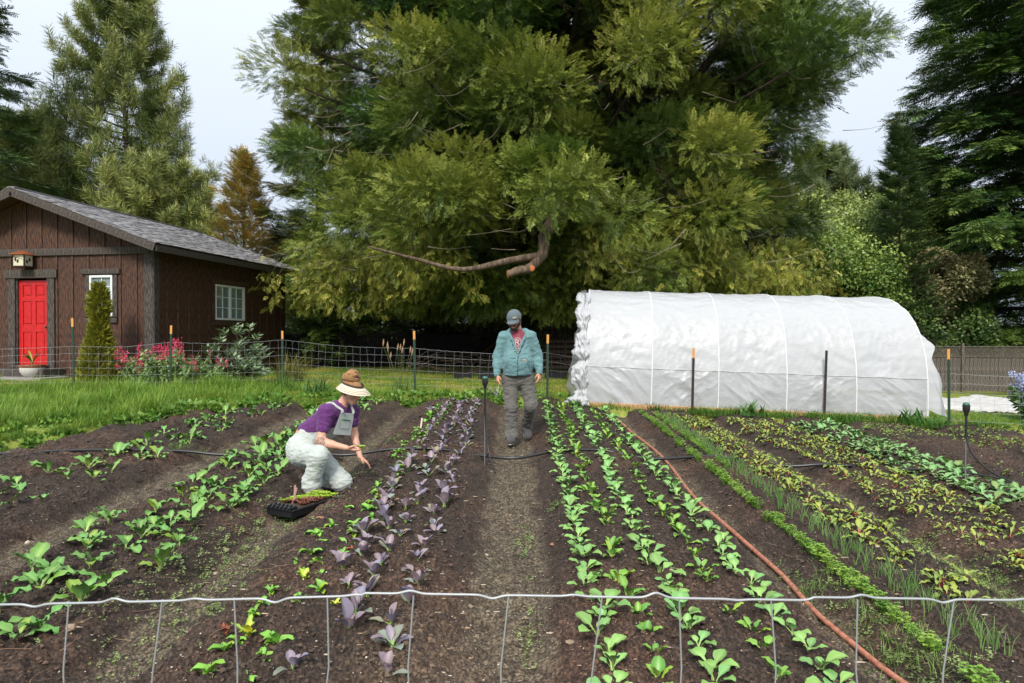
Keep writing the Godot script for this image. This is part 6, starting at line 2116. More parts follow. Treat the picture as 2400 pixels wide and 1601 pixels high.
	for j in 8:
		for i in 21:
			var a := (i / 20.0 - 0.5) * 2.3
			var r := j / 7.0
			pts.append(Vector3(sin(a) * (0.092 + 0.002 * r), 0.033 - 0.028 * r - 0.020 * sin(a) * sin(a) * r, cos(a) * (0.108 + 0.078 * r * cos(a * 0.62)) - 0.008))
	m.sheet(21, 8, pts)
	for k in 21 * 8:
		pts[k] -= Vector3(0, 0.005, 0)
	m.sheet(21, 8, pts)
	part("cap_peak", m.mesh(capm), t, Transform3D(hb, hc))
	m = M.new()
	m.bevel_box(Vector3.ZERO, Vector3(0.05, 0.024, 0.004), 0.0015)
	part("cap_patch", m.mesh(mat("tan_patch", lin(0.42, 0.33, 0.2), 0.8)), t, Transform3D(hb * Basis(Vector3.UP, 0.42) * Basis(Vector3.RIGHT, -0.25), hc + hb * Vector3(0.044, 0.064, 0.104)))
	# t-shirt
	var tee := cloth("maroon_tee", lin(0.19, 0.035, 0.055), lin(0.27, 0.06, 0.085), 0.2)
	f = Sdf.new()
	f.bone(Vector3(0, 1.33, 0.005), Vector3(0, 1.10, 0.045), 0.143, 0.165, 0.04, Vector3.BACK, 1.12)
	f.bone(Vector3(0.05, 1.42, 0), Vector3(-0.05, 1.42, 0), 0.07, 0.07, 0.03)
	f.bone(neck + Vector3(0, -0.06, 0.01), neck + Vector3(0, -0.015, 0.012), 0.075, 0.072, 0.03)
	var tees := f
	solid("t_shirt", f, 0.01, tee, t, 0.003, Vector3(4, 4, 4), 5)
	# white print on the shirt: a ring crest with a letter and a few bars
	var ink := mat("white_print", lin(0.72, 0.66, 0.66), 0.8)
	var drape := func(x: float, y: float) -> Vector3: return tees.hit(Vector3(x, y, 0.5), Vector3(0, 0, -1)) + Vector3(0, 0, 0.005)
	m = M.new()
	for r in [0.058, 0.043]:
		for i in 28:
			var a := TAU * i / 28.0
			var a2 := TAU * (i + 0.7) / 28.0
			var p1: Vector3 = drape.call(-0.005 + cos(a) * r, 1.355 + sin(a) * r)
			var p2: Vector3 = drape.call(-0.005 + cos(a2) * r, 1.355 + sin(a2) * r)
			m.tube(pv([p1, p2]), PackedFloat32Array([0.0035]), 4)
	for s in [[-0.022, 0.028, -0.022, -0.03], [-0.022, 0.028, 0.014, 0.024], [0.014, 0.024, 0.016, 0.004], [0.016, 0.004, -0.02, -0.002], [-0.006, -0.002, 0.022, -0.03]]:
		m.tube(pv([drape.call(-0.005 + s[0], 1.355 + s[1]), drape.call(-0.005 + s[2], 1.355 + s[3])]), PackedFloat32Array([0.0045]), 4)
	for r in 3:
		for i in 7:
			var x := -0.05 + i * 0.0155 + 0.004 * sin(i * 3.0 + r)
			m.tube(pv([drape.call(x, 1.272 - r * 0.026), drape.call(x + 0.009, 1.276 - r * 0.026 + 0.006 * sin(i * 2.0))]), PackedFloat32Array([0.006]), 4)
	part("shirt_print", m.mesh(ink), t)
	# hoodie: torso, sleeves, hood; opened in a V at the front
	var teal := cloth("teal_fleece", lin(0.115, 0.23, 0.245), lin(0.145, 0.27, 0.285), 0.3)
	f = Sdf.new()
	f.bone(Vector3(0, 1.31, 0.0), Vector3(0, 1.08, 0.055), 0.165, 0.196, 0.05, Vector3.BACK, 1.12)
	f.bone(Vector3(0, 1.08, 0.055), Vector3(0, 0.955, 0.045), 0.196, 0.186, 0.04, Vector3.BACK, 1.08)
	f.bone(Vector3(0, 0.945, 0.04), Vector3(0, 0.915, 0.035), 0.183, 0.18, 0.015, Vector3.BACK, 1.08)
	f.bone(Vector3(-0.05, 1.445, -0.01), Vector3(-0.16, 1.425, -0.005), 0.08, 0.072, 0.04)
	f.bone(Vector3(0.05, 1.445, -0.01), Vector3(0.16, 1.43, -0.005), 0.08, 0.072, 0.04)
	f.cut([Plane(Vector3.UP, 0.915), Plane(Vector3.RIGHT, 0.215), Plane(Vector3.LEFT, 0.215)])
	limb(f, [shR + Vector3(0.02, 0, 0), elR, wrR + Vector3(0, 0.03, -0.01)], [0.074, 0.064, 0.046], 0.03)
	limb(f, [shL + Vector3(-0.02, 0, 0), elL, wrL + Vector3(0, 0.03, -0.01)], [0.074, 0.064, 0.046], 0.03)
	f.bone(wrR + Vector3(0, 0.05, -0.015), wrR + Vector3(0, 0.005, 0.0), 0.046, 0.043, 0.008)
	f.bone(wrL + Vector3(0, 0.05, -0.015), wrL + Vector3(0, 0.005, 0.0), 0.046, 0.043, 0.008)
	f.bone(elR + Vector3(0, -0.10, 0.04), elR + Vector3(0.01, -0.12, 0.045), 0.068, 0.066, 0.02)
	f.bone(elL + Vector3(0, -0.09, 0.03), elL + Vector3(0.0, -0.13, 0.04), 0.068, 0.066, 0.02)
	f.bone(Vector3(-0.1, 1.475, -0.05), Vector3(0.1, 1.475, -0.05), 0.05, 0.05, 0.03)     # the hood lies behind the neck
	f.bone(Vector3(0, 1.47, -0.12), Vector3(0, 1.38, -0.16), 0.09, 0.07, 0.04)
	f.bone(Vector3(0.098, 1.50, -0.03), Vector3(0.068, 1.40, 0.125), 0.042, 0.028, 0.02)    # collar edges down to the zip
	f.bone(Vector3(-0.098, 1.50, -0.03), Vector3(-0.068, 1.40, 0.125), 0.042, 0.028, 0.02)
	f.bone(Vector3(0.068, 1.40, 0.125), Vector3(0.006, 1.22, 0.235), 0.02, 0.012, 0.015)
	f.bone(Vector3(-0.068, 1.40, 0.125), Vector3(-0.006, 1.22, 0.235), 0.02, 0.012, 0.015)
	f.cut([Plane(Vector3(0.965, -0.33, 0).normalized(), Vector3(0.0, 1.205, 0).dot(Vector3(0.965, -0.33, 0).normalized())), Plane(Vector3(-0.965, -0.33, 0).normalized(), Vector3(0.0, 1.205, 0).dot(Vector3(-0.965, -0.33, 0).normalized())), Plane(Vector3(0, 0, -1), -0.02), Plane(Vector3(0, -1, 0), -1.2)])
	var hood := f
	solid("hoodie", f, 0.0085, teal, t, 0.009, Vector3(5.0, 11.0, 5.0), 7)
	# zip, pocket seams, patch
	var over := func(x: float, y: float, out: float) -> Vector3: return hood.hit(Vector3(x, y, 0.6), Vector3(0, 0, -1)) + Vector3(0, 0, out)
	m = M.new()
	var zp := PackedVector3Array()
	for i in 24:
		zp.append(over.call(0.004 * sin(i * 0.6), 1.205 - 0.30 * i / 23.0, 0.005))
	m.tube(zp, PackedFloat32Array([0.006]), 6)
	part("zip", m.mesh(mat("zip_dark", lin(0.05, 0.09, 0.1), 0.5)), t)
	m = M.new()
	m.bevel_box(Vector3.ZERO, Vector3(0.012, 0.035, 0.006), 0.002)
	part("zip_pull", m.mesh(mat("zip_metal", lin(0.6, 0.58, 0.52), 0.3, 0.8)), t, Transform3D(Basis(), over.call(0.0, 1.20, 0.014)))
	for e in [1.0, -1.0]:
		m = M.new()
		var sp := PackedVector3Array()
		for q in [[0.03, 1.145], [0.07, 1.145], [0.11, 1.14], [0.125, 1.10], [0.145, 1.05], [0.165, 1.0]]:
			sp.append(over.call(e * q[0], q[1], 0.003))
		m.tube(bend(Array(sp), 3), PackedFloat32Array([0.0055]), 5)
		part("pocket_seam", m.mesh(mat("teal_seam", lin(0.075, 0.18, 0.2), 0.9)), t)
		m = M.new()
		m.tube(bend([over.call(e * 0.062, 1.43, 0.008), over.call(e * 0.07, 1.36, 0.006), over.call(e * 0.068, 1.30, 0.006)], 4), PackedFloat32Array([0.0035]), 5)
		part("drawstring", m.mesh(mat("teal_seam", Color.BLACK, 0.9)), t)
	m = M.new()
	m.bevel_box(Vector3.ZERO, Vector3(0.036, 0.04, 0.004), 0.0015)
	var pp: Vector3 = over.call(0.085, 1.115, 0.007)
	part("pocket_patch", m.mesh(mat("cream_patch", lin(0.62, 0.50, 0.36), 0.8)), t, Transform3D(Basis(Vector3.UP, 0.3) * Basis(Vector3.RIGHT, 0.1), pp))
	m = M.new()
	m.tube(bend([pp + Vector3(0.011, 0.006, 0.004), pp + Vector3(0.0, 0.012, 0.006), pp + Vector3(-0.009, 0.0, 0.007), pp + Vector3(0.0, -0.011, 0.006), pp + Vector3(0.01, -0.004, 0.004)], 3), PackedFloat32Array([0.003]), 5)
	part("patch_mark", m.mesh(mat("patch_mark", lin(0.25, 0.12, 0.04), 0.8)), t)
	# trousers and shoes
	var gry := cloth("grey_trousers", lin(0.105, 0.10, 0.09), lin(0.135, 0.128, 0.115), 0.25)
	f = Sdf.new()
	f.bone(Vector3(0, 0.95, 0.02), Vector3(0, 0.90, 0.01), 0.165, 0.168, 0.04, Vector3.BACK, 1.15)
	f.bone(Vector3(-0.08, 0.87, 0.0), Vector3(0.09, 0.87, 0.0), 0.13, 0.13, 0.04, Vector3.BACK, 1.05)
	limb(f, [hipR, knR, anR + Vector3(0, 0.03, 0)], [0.116, 0.08, 0.07], 0.03)
	limb(f, [hipL, knL, anL + Vector3(0, 0.0, 0)], [0.116, 0.082, 0.068], 0.03)
	f.bone(anR + Vector3(0, 0.045, 0.01), anR + Vector3(0, 0.01, 0.02), 0.083, 0.088, 0.015)   # cloth bunched over the shoe
	f.bone(anL + Vector3(0, 0.03, -0.01), anL + Vector3(0, -0.02, 0.0), 0.078, 0.08, 0.015)
	f.bone(knL + Vector3(0.0, 0.01, 0.03), knL + Vector3(0.0, -0.03, 0.03), 0.07, 0.065, 0.03)
	solid("trousers", f, 0.0095, gry, t, 0.012, Vector3(5.0, 12.0, 5.0), 9)
	var shoe := cloth("shoe_grey", lin(0.045, 0.045, 0.045), lin(0.085, 0.083, 0.08), 0.15)
	for q in [[anR, Vector3(-0.1, 0.0, 1.0), 0.0, 0.045], [anL, Vector3(0.16, -0.55, 0.83), 0.35, 0.05]]:
		f = Sdf.new()
		var a: Vector3 = q[0]
		var dir: Vector3 = q[1].normalized()
		var up := Vector3.UP.slide(dir).normalized()
		var heel: Vector3 = a - up * q[3] - dir * 0.03
		f.bone(a + Vector3(0, 0.02, 0), heel, 0.05, 0.046, 0.03)
		f.bone(heel, heel + dir * 0.20 + up * 0.0, 0.046, 0.042, 0.03)
		f.bone(a + dir * 0.03, heel + dir * 0.17, 0.05, 0.038, 0.04)
		f.bone(heel + dir * 0.14 + up.cross(dir) * 0.016, heel + dir * 0.2, 0.046, 0.034, 0.02)
		f.cut([Plane(up, (heel - up * 0.026).dot(up))])
		solid("shoe", f, 0.007, shoe, t)
		m = M.new()
		var oval := PackedVector3Array()
		var side := up.cross(dir)
		for lay in 4:
			for i in 26:
				var ang := TAU * i / 26.0
				var rx := 0.049 if lay in [1, 2] else 0.0
				var c: Vector3 = heel + dir * 0.088 - up * (0.026 + (0.024 if lay >= 2 else 0.0))
				oval.append(c + side * cos(ang) * rx * (1.0 if sin(ang) > 0 else 0.86) + dir * sin(ang) * (0.145 if lay in [1, 2] else 0.0))
		m.sheet(26, 4, oval, true)
		part("sole", m.mesh(mat("pale_sole", lin(0.42, 0.40, 0.37), 0.7)), t)

func make_woman() -> void:
	var t := thing("person", "person with a hair bun and straw sun visor kneeling in pale dungarees, planting seedlings", "person", Vector3(-1.915, plane_y(-1.9, 6.78) + 0.02, -6.78))
	var skin := mat("skin_fair", lin(0.62, 0.335, 0.235), 0.5)
	skin.subsurf_scatter_enabled = true
	skin.subsurf_scatter_strength = 0.12
	skin.vertex_color_use_as_albedo = true
	var pel := Vector3(-0.20, 0.40, 0.0)
	var hipR := Vector3(-0.19, 0.36, 0.09)
	var knR := Vector3(0.05, 0.385, 0.36)
	var anR := Vector3(-0.035, 0.06, 0.31)
	var hipL := Vector3(-0.13, 0.36, -0.05)
	var knL := Vector3(0.215, 0.085, 0.13)
	var anL := Vector3(-0.12, 0.06, -0.16)
	var waist := Vector3(-0.17, 0.53, 0.0)
	var chest := Vector3(0.08, 0.70, 0.04)
	var neck := Vector3(0.20, 0.845, 0.055)
	var hc := Vector3(0.30, 0.975, 0.085)
	var shR := Vector3(0.075, 0.775, 0.19)
	var elR := Vector3(0.045, 0.505, 0.28)
	var wrR := Vector3(0.305, 0.455, 0.32)
	var shL := Vector3(0.255, 0.765, -0.08)
	var elL := Vector3(0.275, 0.52, -0.10)
	var wrL := Vector3(0.365, 0.315, 0.02)
	# the head looks to the right and down
	var hb := Basis(Vector3.UP, 1.12) * Basis(Vector3.RIGHT, 0.42)
	var f := Sdf.new()
	head_bones(f, hc, hb, 0.95)
	f.bone(neck + Vector3(-0.02, -0.03, 0), hc + hb * Vector3(0, -0.05, -0.03), 0.052, 0.048, 0.03)
	limb(f, [neck + Vector3(-0.03, -0.05, 0), chest, waist, pel], [0.06, 0.11, 0.10, 0.13], 0.05)
	limb(f, [chest + Vector3(0.04, 0.05, 0.02), shR, elR, wrR], [0.07, 0.05, 0.042, 0.025], 0.03)
	f.bone(elR.lerp(wrR, 0.1), elR.lerp(wrR, 0.45), 0.043, 0.036, 0.02)
	limb(f, [chest + Vector3(0.06, 0.05, 0.0), shL, elL, wrL], [0.07, 0.048, 0.04, 0.024], 0.03)
	limb(f, [pel, hipR, knR, anR], [0.13, 0.09, 0.055, 0.036], 0.03)
	limb(f, [pel, hipL, knL, anL], [0.13, 0.09, 0.055, 0.036], 0.03)
	hand_bones(f, wrR, wrR + Vector3(0.078, -0.022, -0.005), Vector3(0.12, 0.25, 0.96).normalized() * -1.0, Vector3(-0.15, 0.95, -0.2).normalized(), 0.34, -1.0)
	hand_bones(f, wrL, wrL + Vector3(0.065, -0.05, 0.012), Vector3(0.1, 0.3, 0.95).normalized(), Vector3(-0.5, -0.75, 0.25).normalized(), 0.22, 1.0)
	var body := solid("body", f, 0.0065, skin, t)
	# a small dark leaf tattoo above the elbow: ink in the skin
	var am: ArrayMesh = body.mesh
	var arr := am.surface_get_arrays(0)
	var vs: PackedVector3Array = arr[Mesh.ARRAY_VERTEX]
	var cs: PackedColorArray = arr[Mesh.ARRAY_COLOR]
	for i in vs.size():
		var d := vs[i] - (elR + Vector3(-0.0, 0.005, 0.03))
		if d.z > -0.01 and Vector2(d.x - 0.01, d.y).length() < 0.048 and sin(d.x * 330.0 + d.y * 240.0) * sin(d.y * 380.0 - d.x * 130.0) > -0.15:
			cs[i] = Color(0.2, 0.22, 0.26)
		elif hb.inverse() * (vs[i] - hc) != Vector3.ZERO and ((hb.inverse() * (vs[i] - hc)) - Vector3(0, -0.064, 0.095)).length() < 0.02:
			cs[i] = Color(0.85, 0.6, 0.6)
	arr[Mesh.ARRAY_COLOR] = cs
	var am2 := ArrayMesh.new()
	am2.add_surface_from_arrays(Mesh.PRIMITIVE_TRIANGLES, arr)
	am2.surface_set_material(0, skin)
	body.mesh = am2
	face_details(t, hc, hb, 0.95, lin(0.12, 0.06, 0.03))
	# hair, drawn up into a coiled bun
	var hair := cloth("fair_hair", lin(0.13, 0.055, 0.02), lin(0.52, 0.30, 0.125), 0.045)
	var P := func(x: float, y: float, z: float) -> Vector3: return hc + hb * (Vector3(x, y, z) * 0.95)
	f = Sdf.new()
	f.bone(P.call(0, 0.035, -0.03), P.call(0, 0.035, 0.015), 0.092, 0.08, 0.02, hb.x, 1.1)
	f.bone(P.call(0, -0.02, -0.06), P.call(0, 0.03, -0.05), 0.07, 0.085, 0.03, hb.x, 1.1)
	f.bone(P.call(0.074, 0.0, -0.01), P.call(0.07, -0.04, -0.02), 0.022, 0.014, 0.02)
	f.bone(P.call(-0.074, 0.0, -0.01), P.call(-0.07, -0.04, -0.02), 0.022, 0.014, 0.02)
	solid("hair", f, 0.006, hair, t, 0.003, Vector3(60, 60, 20), 4)
	var m := M.new()
	var bc: Vector3 = P.call(0.0, 0.128, -0.066)
	var bb := Basis(Vector3.BACK, -0.15)
	var md := M.new()
	for k in 11:   # strands wound round the bun at slightly different tilts
		var path := []
		var tl := Basis(Vector3.BACK, -0.5 + 0.11 * k) * Basis(Vector3.RIGHT, 0.5 * sin(k * 2.1))
		var hgt := lerpf(-0.045, 0.05, k / 10.0)
		var r := 0.068 * sqrt(1.0 - pow(hgt / 0.075, 2.0))
		for i in 13:
			var a := TAU * i / 12.0
			path.append(bc + tl * Vector3(cos(a) * r * 1.1, hgt * 0.75 + 0.006 * sin(a * 2.0 + k), sin(a) * r))
		(md if k % 3 == 1 else m).tube(bend(path, 2), PackedFloat32Array([0.0165]), 8)
	f = Sdf.new()
	f.bone(bc + bb * Vector3(0, -0.03, 0), bc + bb * Vector3(0, 0.02, 0), 0.062, 0.056, 0.01)
	part("hair_bun", m.mesh(hair), t)
	part("dark_strands", md.mesh(cloth("brown_hair", lin(0.08, 0.034, 0.014), lin(0.26, 0.13, 0.05), 0.05)), t)
	solid("bun_core", f, 0.008, hair, t)
	# straw visor: a band round the head and a broad brim of striped straw
	var straw := mat("straw", lin(0.66, 0.585, 0.45), 0.85)
	var band := mat("visor_band", lin(0.075, 0.045, 0.035), 0.85)
	var stripe := mat("visor_stripe", lin(0.10, 0.065, 0.045), 0.85)
	var vb := hb * Basis(Vector3.RIGHT, -0.12)
	var ring := func(r: float, y: float, seg: Array, mt: Material, called: String, th: float) -> void:
		var q := PackedVector3Array()
		for lay in 2:
			for i in 37:
				var a := lerpf(seg[0], seg[1], i / 36.0)
				q.append(Vector3(sin(a) * (0.094 + 0.0) * 1.0, y + lay * th, cos(a) * 0.112 - 0.012) * (1.0 + r))
		var mm := M.new()
		mm.sheet(37, 2, q)
		part(called, mm.mesh(mt), t, Transform3D(vb, hc))
	ring.call(0.05, 0.058, [-PI, PI], band, "visor_band", 0.02)
	var brim := func(r0: float, r1: float, mt: Material) -> void:
		var q := PackedVector3Array()
		for j in 5:
			for i in 41:
				var a := lerpf(-2.15, 2.15, i / 40.0)
				var r := lerpf(r0, r1, j / 4.0)
				var reach := 0.018 + 0.068 * pow(maxf(cos(a * 0.62), 0.0), 0.6)
				var u := Vector3(sin(a) * (0.098 + reach * r), 0.060 - 0.020 * r - 0.022 * r * r - 0.012 * r * absf(sin(a)), cos(a) * (0.116 + reach * r) - 0.012)
				q.append(u)
		var mm := M.new()
		mm.sheet(41, 5, q)
		part("visor_brim", mm.mesh(mt), t, Transform3D(vb, hc))
	for s in [[0.0, 0.42, straw], [0.42, 0.47, stripe], [0.47, 0.62, straw], [0.62, 0.67, stripe], [0.67, 0.80, straw], [0.80, 0.85, stripe], [0.85, 1.0, straw]]:
		brim.call(s[0], s[1], s[2])
	# purple t-shirt
	var pur := cloth("purple_tee", lin(0.095, 0.02, 0.125), lin(0.12, 0.028, 0.155), 0.2)
	f = Sdf.new()
	f.bone(chest + Vector3(0.06, 0.07, 0.0), chest, 0.105, 0.132, 0.05)
	f.bone(chest, waist + Vector3(0.02, 0.03, 0), 0.135, 0.112, 0.05)
	f.bone(neck + Vector3(-0.035, -0.055, 0), neck + Vector3(-0.015, -0.025, 0.0), 0.075, 0.062, 0.03)
	limb(f, [chest + Vector3(0.05, 0.06, 0.04), shR, shR.lerp(elR, 0.52)], [0.09, 0.078, 0.064], 0.03)
	limb(f, [chest + Vector3(0.07, 0.06, -0.02), shL, shL.lerp(elL, 0.5)], [0.09, 0.074, 0.060], 0.03)
	var tee := f
	solid("purple_t_shirt", f, 0.008, pur, t, 0.008, Vector3(7.0, 14.0, 7.0), 13)
	# dungarees: seat, legs with a turned cuff, bib and straps
	var den := cloth("pale_denim", lin(0.42, 0.46, 0.435), lin(0.49, 0.535, 0.505), 0.4)
	f = Sdf.new()
	f.bone(pel + Vector3(-0.005, -0.015, 0.04), pel + Vector3(-0.0, -0.01, -0.04), 0.152, 0.145, 0.05)
	f.bone(pel + Vector3(0.01, 0.02, 0), waist + Vector3(0.03, -0.02, 0.0), 0.155, 0.123, 0.05)
	f.bone(waist + Vector3(0.035, 0.0, 0), chest + Vector3(0.05, -0.07, 0.02), 0.118, 0.095, 0.04)
	limb(f, [hipR, knR, anR + Vector3(0, 0.06, 0)], [0.12, 0.088, 0.076], 0.04)
	limb(f, [hipL, knL, anL], [0.118, 0.086, 0.068], 0.04)
	f.bone(knL + Vector3(-0.06, 0.05, 0), knL, 0.095, 0.082, 0.03)
	f.bone(anR + Vector3(0.002, 0.085, 0), anR + Vector3(0, 0.045, 0.0), 0.088, 0.09, 0.006)
	var dun := f
	solid("dungarees", f, 0.0085, den, t, 0.008, Vector3(6.5, 15.0, 6.5), 15)
	# bib on the chest, facing down the slope of her front
	var bibc := chest + Vector3(0.165, -0.035, 0.085)
	var bn := Vector3(0.80, -0.18, 0.57).normalized()
	var bup := (neck + Vector3(0.06, -0.03, 0.05) - bibc).slide(bn).normalized()
	var bs := bup.cross(bn).normalized()
	var lay := func(a: float, b: float, out: float) -> Vector3:
		var o := bibc + bs * a + bup * b + bn * 0.25
		var p := tee.hit(o, -bn)
		var p2 := dun.hit(o, -bn)
		var d := minf((p - o).length(), (p2 - o).length())
		return o - bn * (minf(d, 0.27) - out)
	var q := PackedVector3Array()
	for j in 14:
		for i in 14:
			q.append(lay.call(lerpf(-0.092, 0.092, i / 13.0) * lerpf(1.25, 0.95, j / 13.0), lerpf(-0.12, 0.10, j / 13.0), 0.012))
	m = M.new()
	m.sheet(14, 14, q)
	part("bib", m.mesh(den), t)
	q = PackedVector3Array()
	for j in 7:
		for i in 7:
			q.append(lay.call(lerpf(-0.058, 0.058, i / 6.0), lerpf(-0.055, 0.045, j / 6.0), 0.018))
	m = M.new()
	m.sheet(7, 7, q)
	part("bib_pocket", m.mesh(den), t)
	m = M.new()
	m.tube(pv([lay.call(-0.05, 0.03, 0.021), lay.call(-0.02, 0.034, 0.021), lay.call(0.0, 0.032, 0.021), lay.call(0.05, 0.03, 0.021)]), PackedFloat32Array([0.006]), 5)
	part("bib_embroidery", m.mesh(mat("green_thread", lin(0.05, 0.19, 0.1), 0.8)), t)
	for e in [-1.0, 1.0]:
		var path := []
		for s in [0.098, 0.12]:
			path.append(lay.call(e * 0.072, s, 0.014))
		var sh: Vector3 = (shR if (bs * e).dot(shR - shL) > 0.0 else shL).lerp(neck, 0.42)
		path.append(tee.hit(sh + bn * 0.2 + Vector3.UP * 0.15, (sh - (sh + bn * 0.2 + Vector3.UP * 0.15)).normalized()) + Vector3(0.006, 0.006, 0.0))
		path.append(tee.hit(sh + Vector3.UP * 0.3, Vector3.DOWN) + Vector3(-0.004, 0.008, 0.0))
		path.append(tee.hit(sh + Vector3(-0.22, 0.22, 0), Vector3(0.7, -0.7, 0).normalized()) + Vector3(-0.006, 0.006, 0))
		path.append(tee.hit(chest + Vector3(-0.3, 0.18, 0.02 * e), Vector3(0.8, -0.5, 0).normalized()) + Vector3(-0.006, 0.006, 0))
		m = M.new()
		m.tube(bend(path, 5), PackedFloat32Array([0.013]), 6)
		part("strap", m.mesh(den), t)
	# boot of the planted foot
	f = Sdf.new()
	f.bone(anR + Vector3(0, 0.04, 0), anR + Vector3(0, -0.015, 0.0), 0.052, 0.046, 0.02)
	f.bone(anR + Vector3(0, -0.015, 0), anR + Vector3(0.13, -0.025, 0.10), 0.046, 0.04, 0.02)
	solid("boot", f, 0.008, cloth("boot_brown", lin(0.05, 0.035, 0.025), lin(0.1, 0.075, 0.055), 0.2), t)
	f = Sdf.new()
	f.bone(anL + Vector3(0, 0.01, 0), anL + Vector3(-0.16, 0.0, -0.05), 0.05, 0.042, 0.02)
	solid("boot", f, 0.008, mats["boot_brown"], t)
	# the seedling plug in her right hand
	var g := thing("seedling", "small lettuce seedling with bare roots held in the kneeling person's hand", "seedling", t.position + wrR + Vector3(0.135, -0.005, 0.0))
	var rg := rnd(8)
	m = M.new()
	for k in 9:
		var a := rg.randf() * TAU
		var d := Vector3(cos(a), rg.randf_range(-0.2, 0.5), sin(a))
		m.tube(bend([Vector3(-0.01, 0.01, 0), Vector3(-0.03, 0.03, 0) + d * 0.01, Vector3(-0.05, 0.045, 0) + d * 0.025], 3), PackedFloat32Array([0.002, 0.0015, 0.001]), 4)
	part("roots", m.mesh(mat("root", lin(0.35, 0.25, 0.17), 0.9)), g)
	for k in 6:
		m = M.new()
		leaf_into(m, Transform3D(Basis(Vector3.UP, k * 1.05) * Basis(Vector3.RIGHT, -0.1)), {"pet": 0.006, "len": 0.055, "wid": 0.032, "e0": 0.5, "e1": 0.1, "cup": 0.6, "col": Color(0.30, 0.45, 0.05), "vein": Color(0.4, 0.52, 0.12), "petcol": Color(0.4, 0.5, 0.15)})
		part("leaf", m.mesh(vmat("leaf", 0.45, 0.3)), g)

func make_irrigation() -> void:
	var rg := rnd(700)
	var blk := mat("black_pipe", lin(0.02, 0.02, 0.022), 0.32)
	# black pipe across the beds
	var pts := []
	for q in [[-9.5, 8.25], [-7.2, 8.1], [-6.14, 8.04], [-5.18, 8.02], [-4.0, 8.0], [-3.43, 8.02], [-2.85, 8.1], [-2.06, 8.0], [-1.48, 8.1], [-0.96, 8.12], [-0.43, 7.95], [0.0, 7.85], [0.45, 7.98], [1.0, 8.05], [1.57, 7.88], [2.30, 7.9], [3.02, 7.74], [3.47, 7.64], [4.2, 7.62], [5.02, 7.6]]:
		var y := maxf(soil_y(q[0], q[1]), plane_y(q[0], q[1]) + 0.07)
		pts.append(Vector3(q[0], y + 0.022, -q[1]))
	var m := M.new()
	m.tube(bend(pts, 7), PackedFloat32Array([0.017]), 10)
	tag(part("irrigation_pipe", m.mesh(blk), self), "black plastic irrigation pipe running across all the beds between two sprinklers", "pipe")
	# two sprinklers on stakes
	for s in [[Vector3(-0.36, 0, -7.75), 0.98, "black sprinkler on a thin grey stake beside the walking man", -1.0], [Vector3(4.66, 0, -7.1), 0.80, "black sprinkler on a thin stake beside the spinach rows at the right", 1.0]]:
		var at := on(s[0].x, s[0].z, -0.01)
		var t := thing("sprinkler", s[2], "sprinkler", at, 0.0, "sprinklers along the black pipe")
		var h: float = s[1]
		m = M.new()
		m.tube(pv([Vector3(0, -0.1, 0), Vector3(0.004, h * 0.62, 0)]), PackedFloat32Array([0.007]), 7)
		part("stake", m.mesh(mat("grey_rod", lin(0.25, 0.26, 0.27), 0.4, 0.5)), t)
		m = M.new()
		m.tube(pv([Vector3(0.004, h * 0.58, 0), Vector3(0.006, h - 0.07, 0)]), PackedFloat32Array([0.012]), 8)
		part("riser", m.mesh(blk), t)
		m = M.new()
		m.lathe(PackedVector2Array([Vector2(0.012, -0.03), Vector2(0.02, -0.02), Vector2(0.02, 0.0), Vector2(0.026, 0.012), Vector2(0.034, 0.03), Vector2(0.036, 0.085), Vector2(0.03, 0.09)]), 18, Vector3(0.006, h - 0.075, 0))
		part("sprinkler_head", m.mesh(blk), t)
		m = M.new()
		m.lathe(PackedVector2Array([Vector2(0.029, 0.088), Vector2(0.03, 0.105), Vector2(0.012, 0.112), Vector2(0.0, 0.113)]), 18, Vector3(0.006, h - 0.075, 0))
		part("sprinkler_cap", m.mesh(mat("green_cap", lin(0.03, 0.16, 0.11), 0.4)), t)
		m = M.new()
		if s[3] < 0.0:
			m.tube(bend([Vector3(0.006, h * 0.6, 0.006), Vector3(0.02, h * 0.35, 0.02), Vector3(0.07, 0.10, 0.12), Vector3(0.13, -0.01, 0.36)], 6), PackedFloat32Array([0.008]), 7)
			m.tube(bend([Vector3(0.02, h * 0.3, 0.02), Vector3(0.05, 0.16, 0.06), Vector3(-0.02, 0.06, -0.1), Vector3(-0.12, 0.045, -0.22)], 6), PackedFloat32Array([0.007]), 7)
		else:
			m.tube(bend([Vector3(0.006, h * 0.6, 0.006), Vector3(0.03, h * 0.4, 0.05), Vector3(0.16, 0.16, 0.1), Vector3(0.34, 0.06, 0.12), Vector3(0.46, 0.03, 0.05), Vector3(0.40, 0.03, -0.12), Vector3(0.22, 0.04, -0.38)], 6), PackedFloat32Array([0.009]), 7)
		part("feed_tube", m.mesh(blk), t)
	# the red garden hose along the trench
	pts = []
	for q in [[1.52, 11.75], [1.55, 11.2], [1.60, 10.7], [1.70, 9.9], [1.77, 9.3], [1.80, 8.5], [1.78, 7.7], [1.72, 6.9], [1.71, 6.3], [1.74, 5.7], [1.79, 5.1], [1.81, 4.6], [1.79, 4.1], [1.81, 3.7], [1.86, 3.25], [1.95, 2.7], [2.0, 2.2]]:
		pts.append(on(q[0], -q[1], 0.02))
	m = M.new()
	m.tube(bend(pts, 8), PackedFloat32Array([0.0165]), 12)
	var hm := mat("red_hose", Color.WHITE, 0.55)
	hm.albedo_texture = noise_tex(256, 0.03, 4, 71, lin(0.26, 0.085, 0.05), lin(0.47, 0.20, 0.13), 0.2, 0.6)
	tri(hm, 0.5, Vector3.ONE, false)
	tag(part("garden_hose", m.mesh(hm), self), "faded terracotta red garden hose lying along the trench right of the collards", "hose")
	seed_tray()

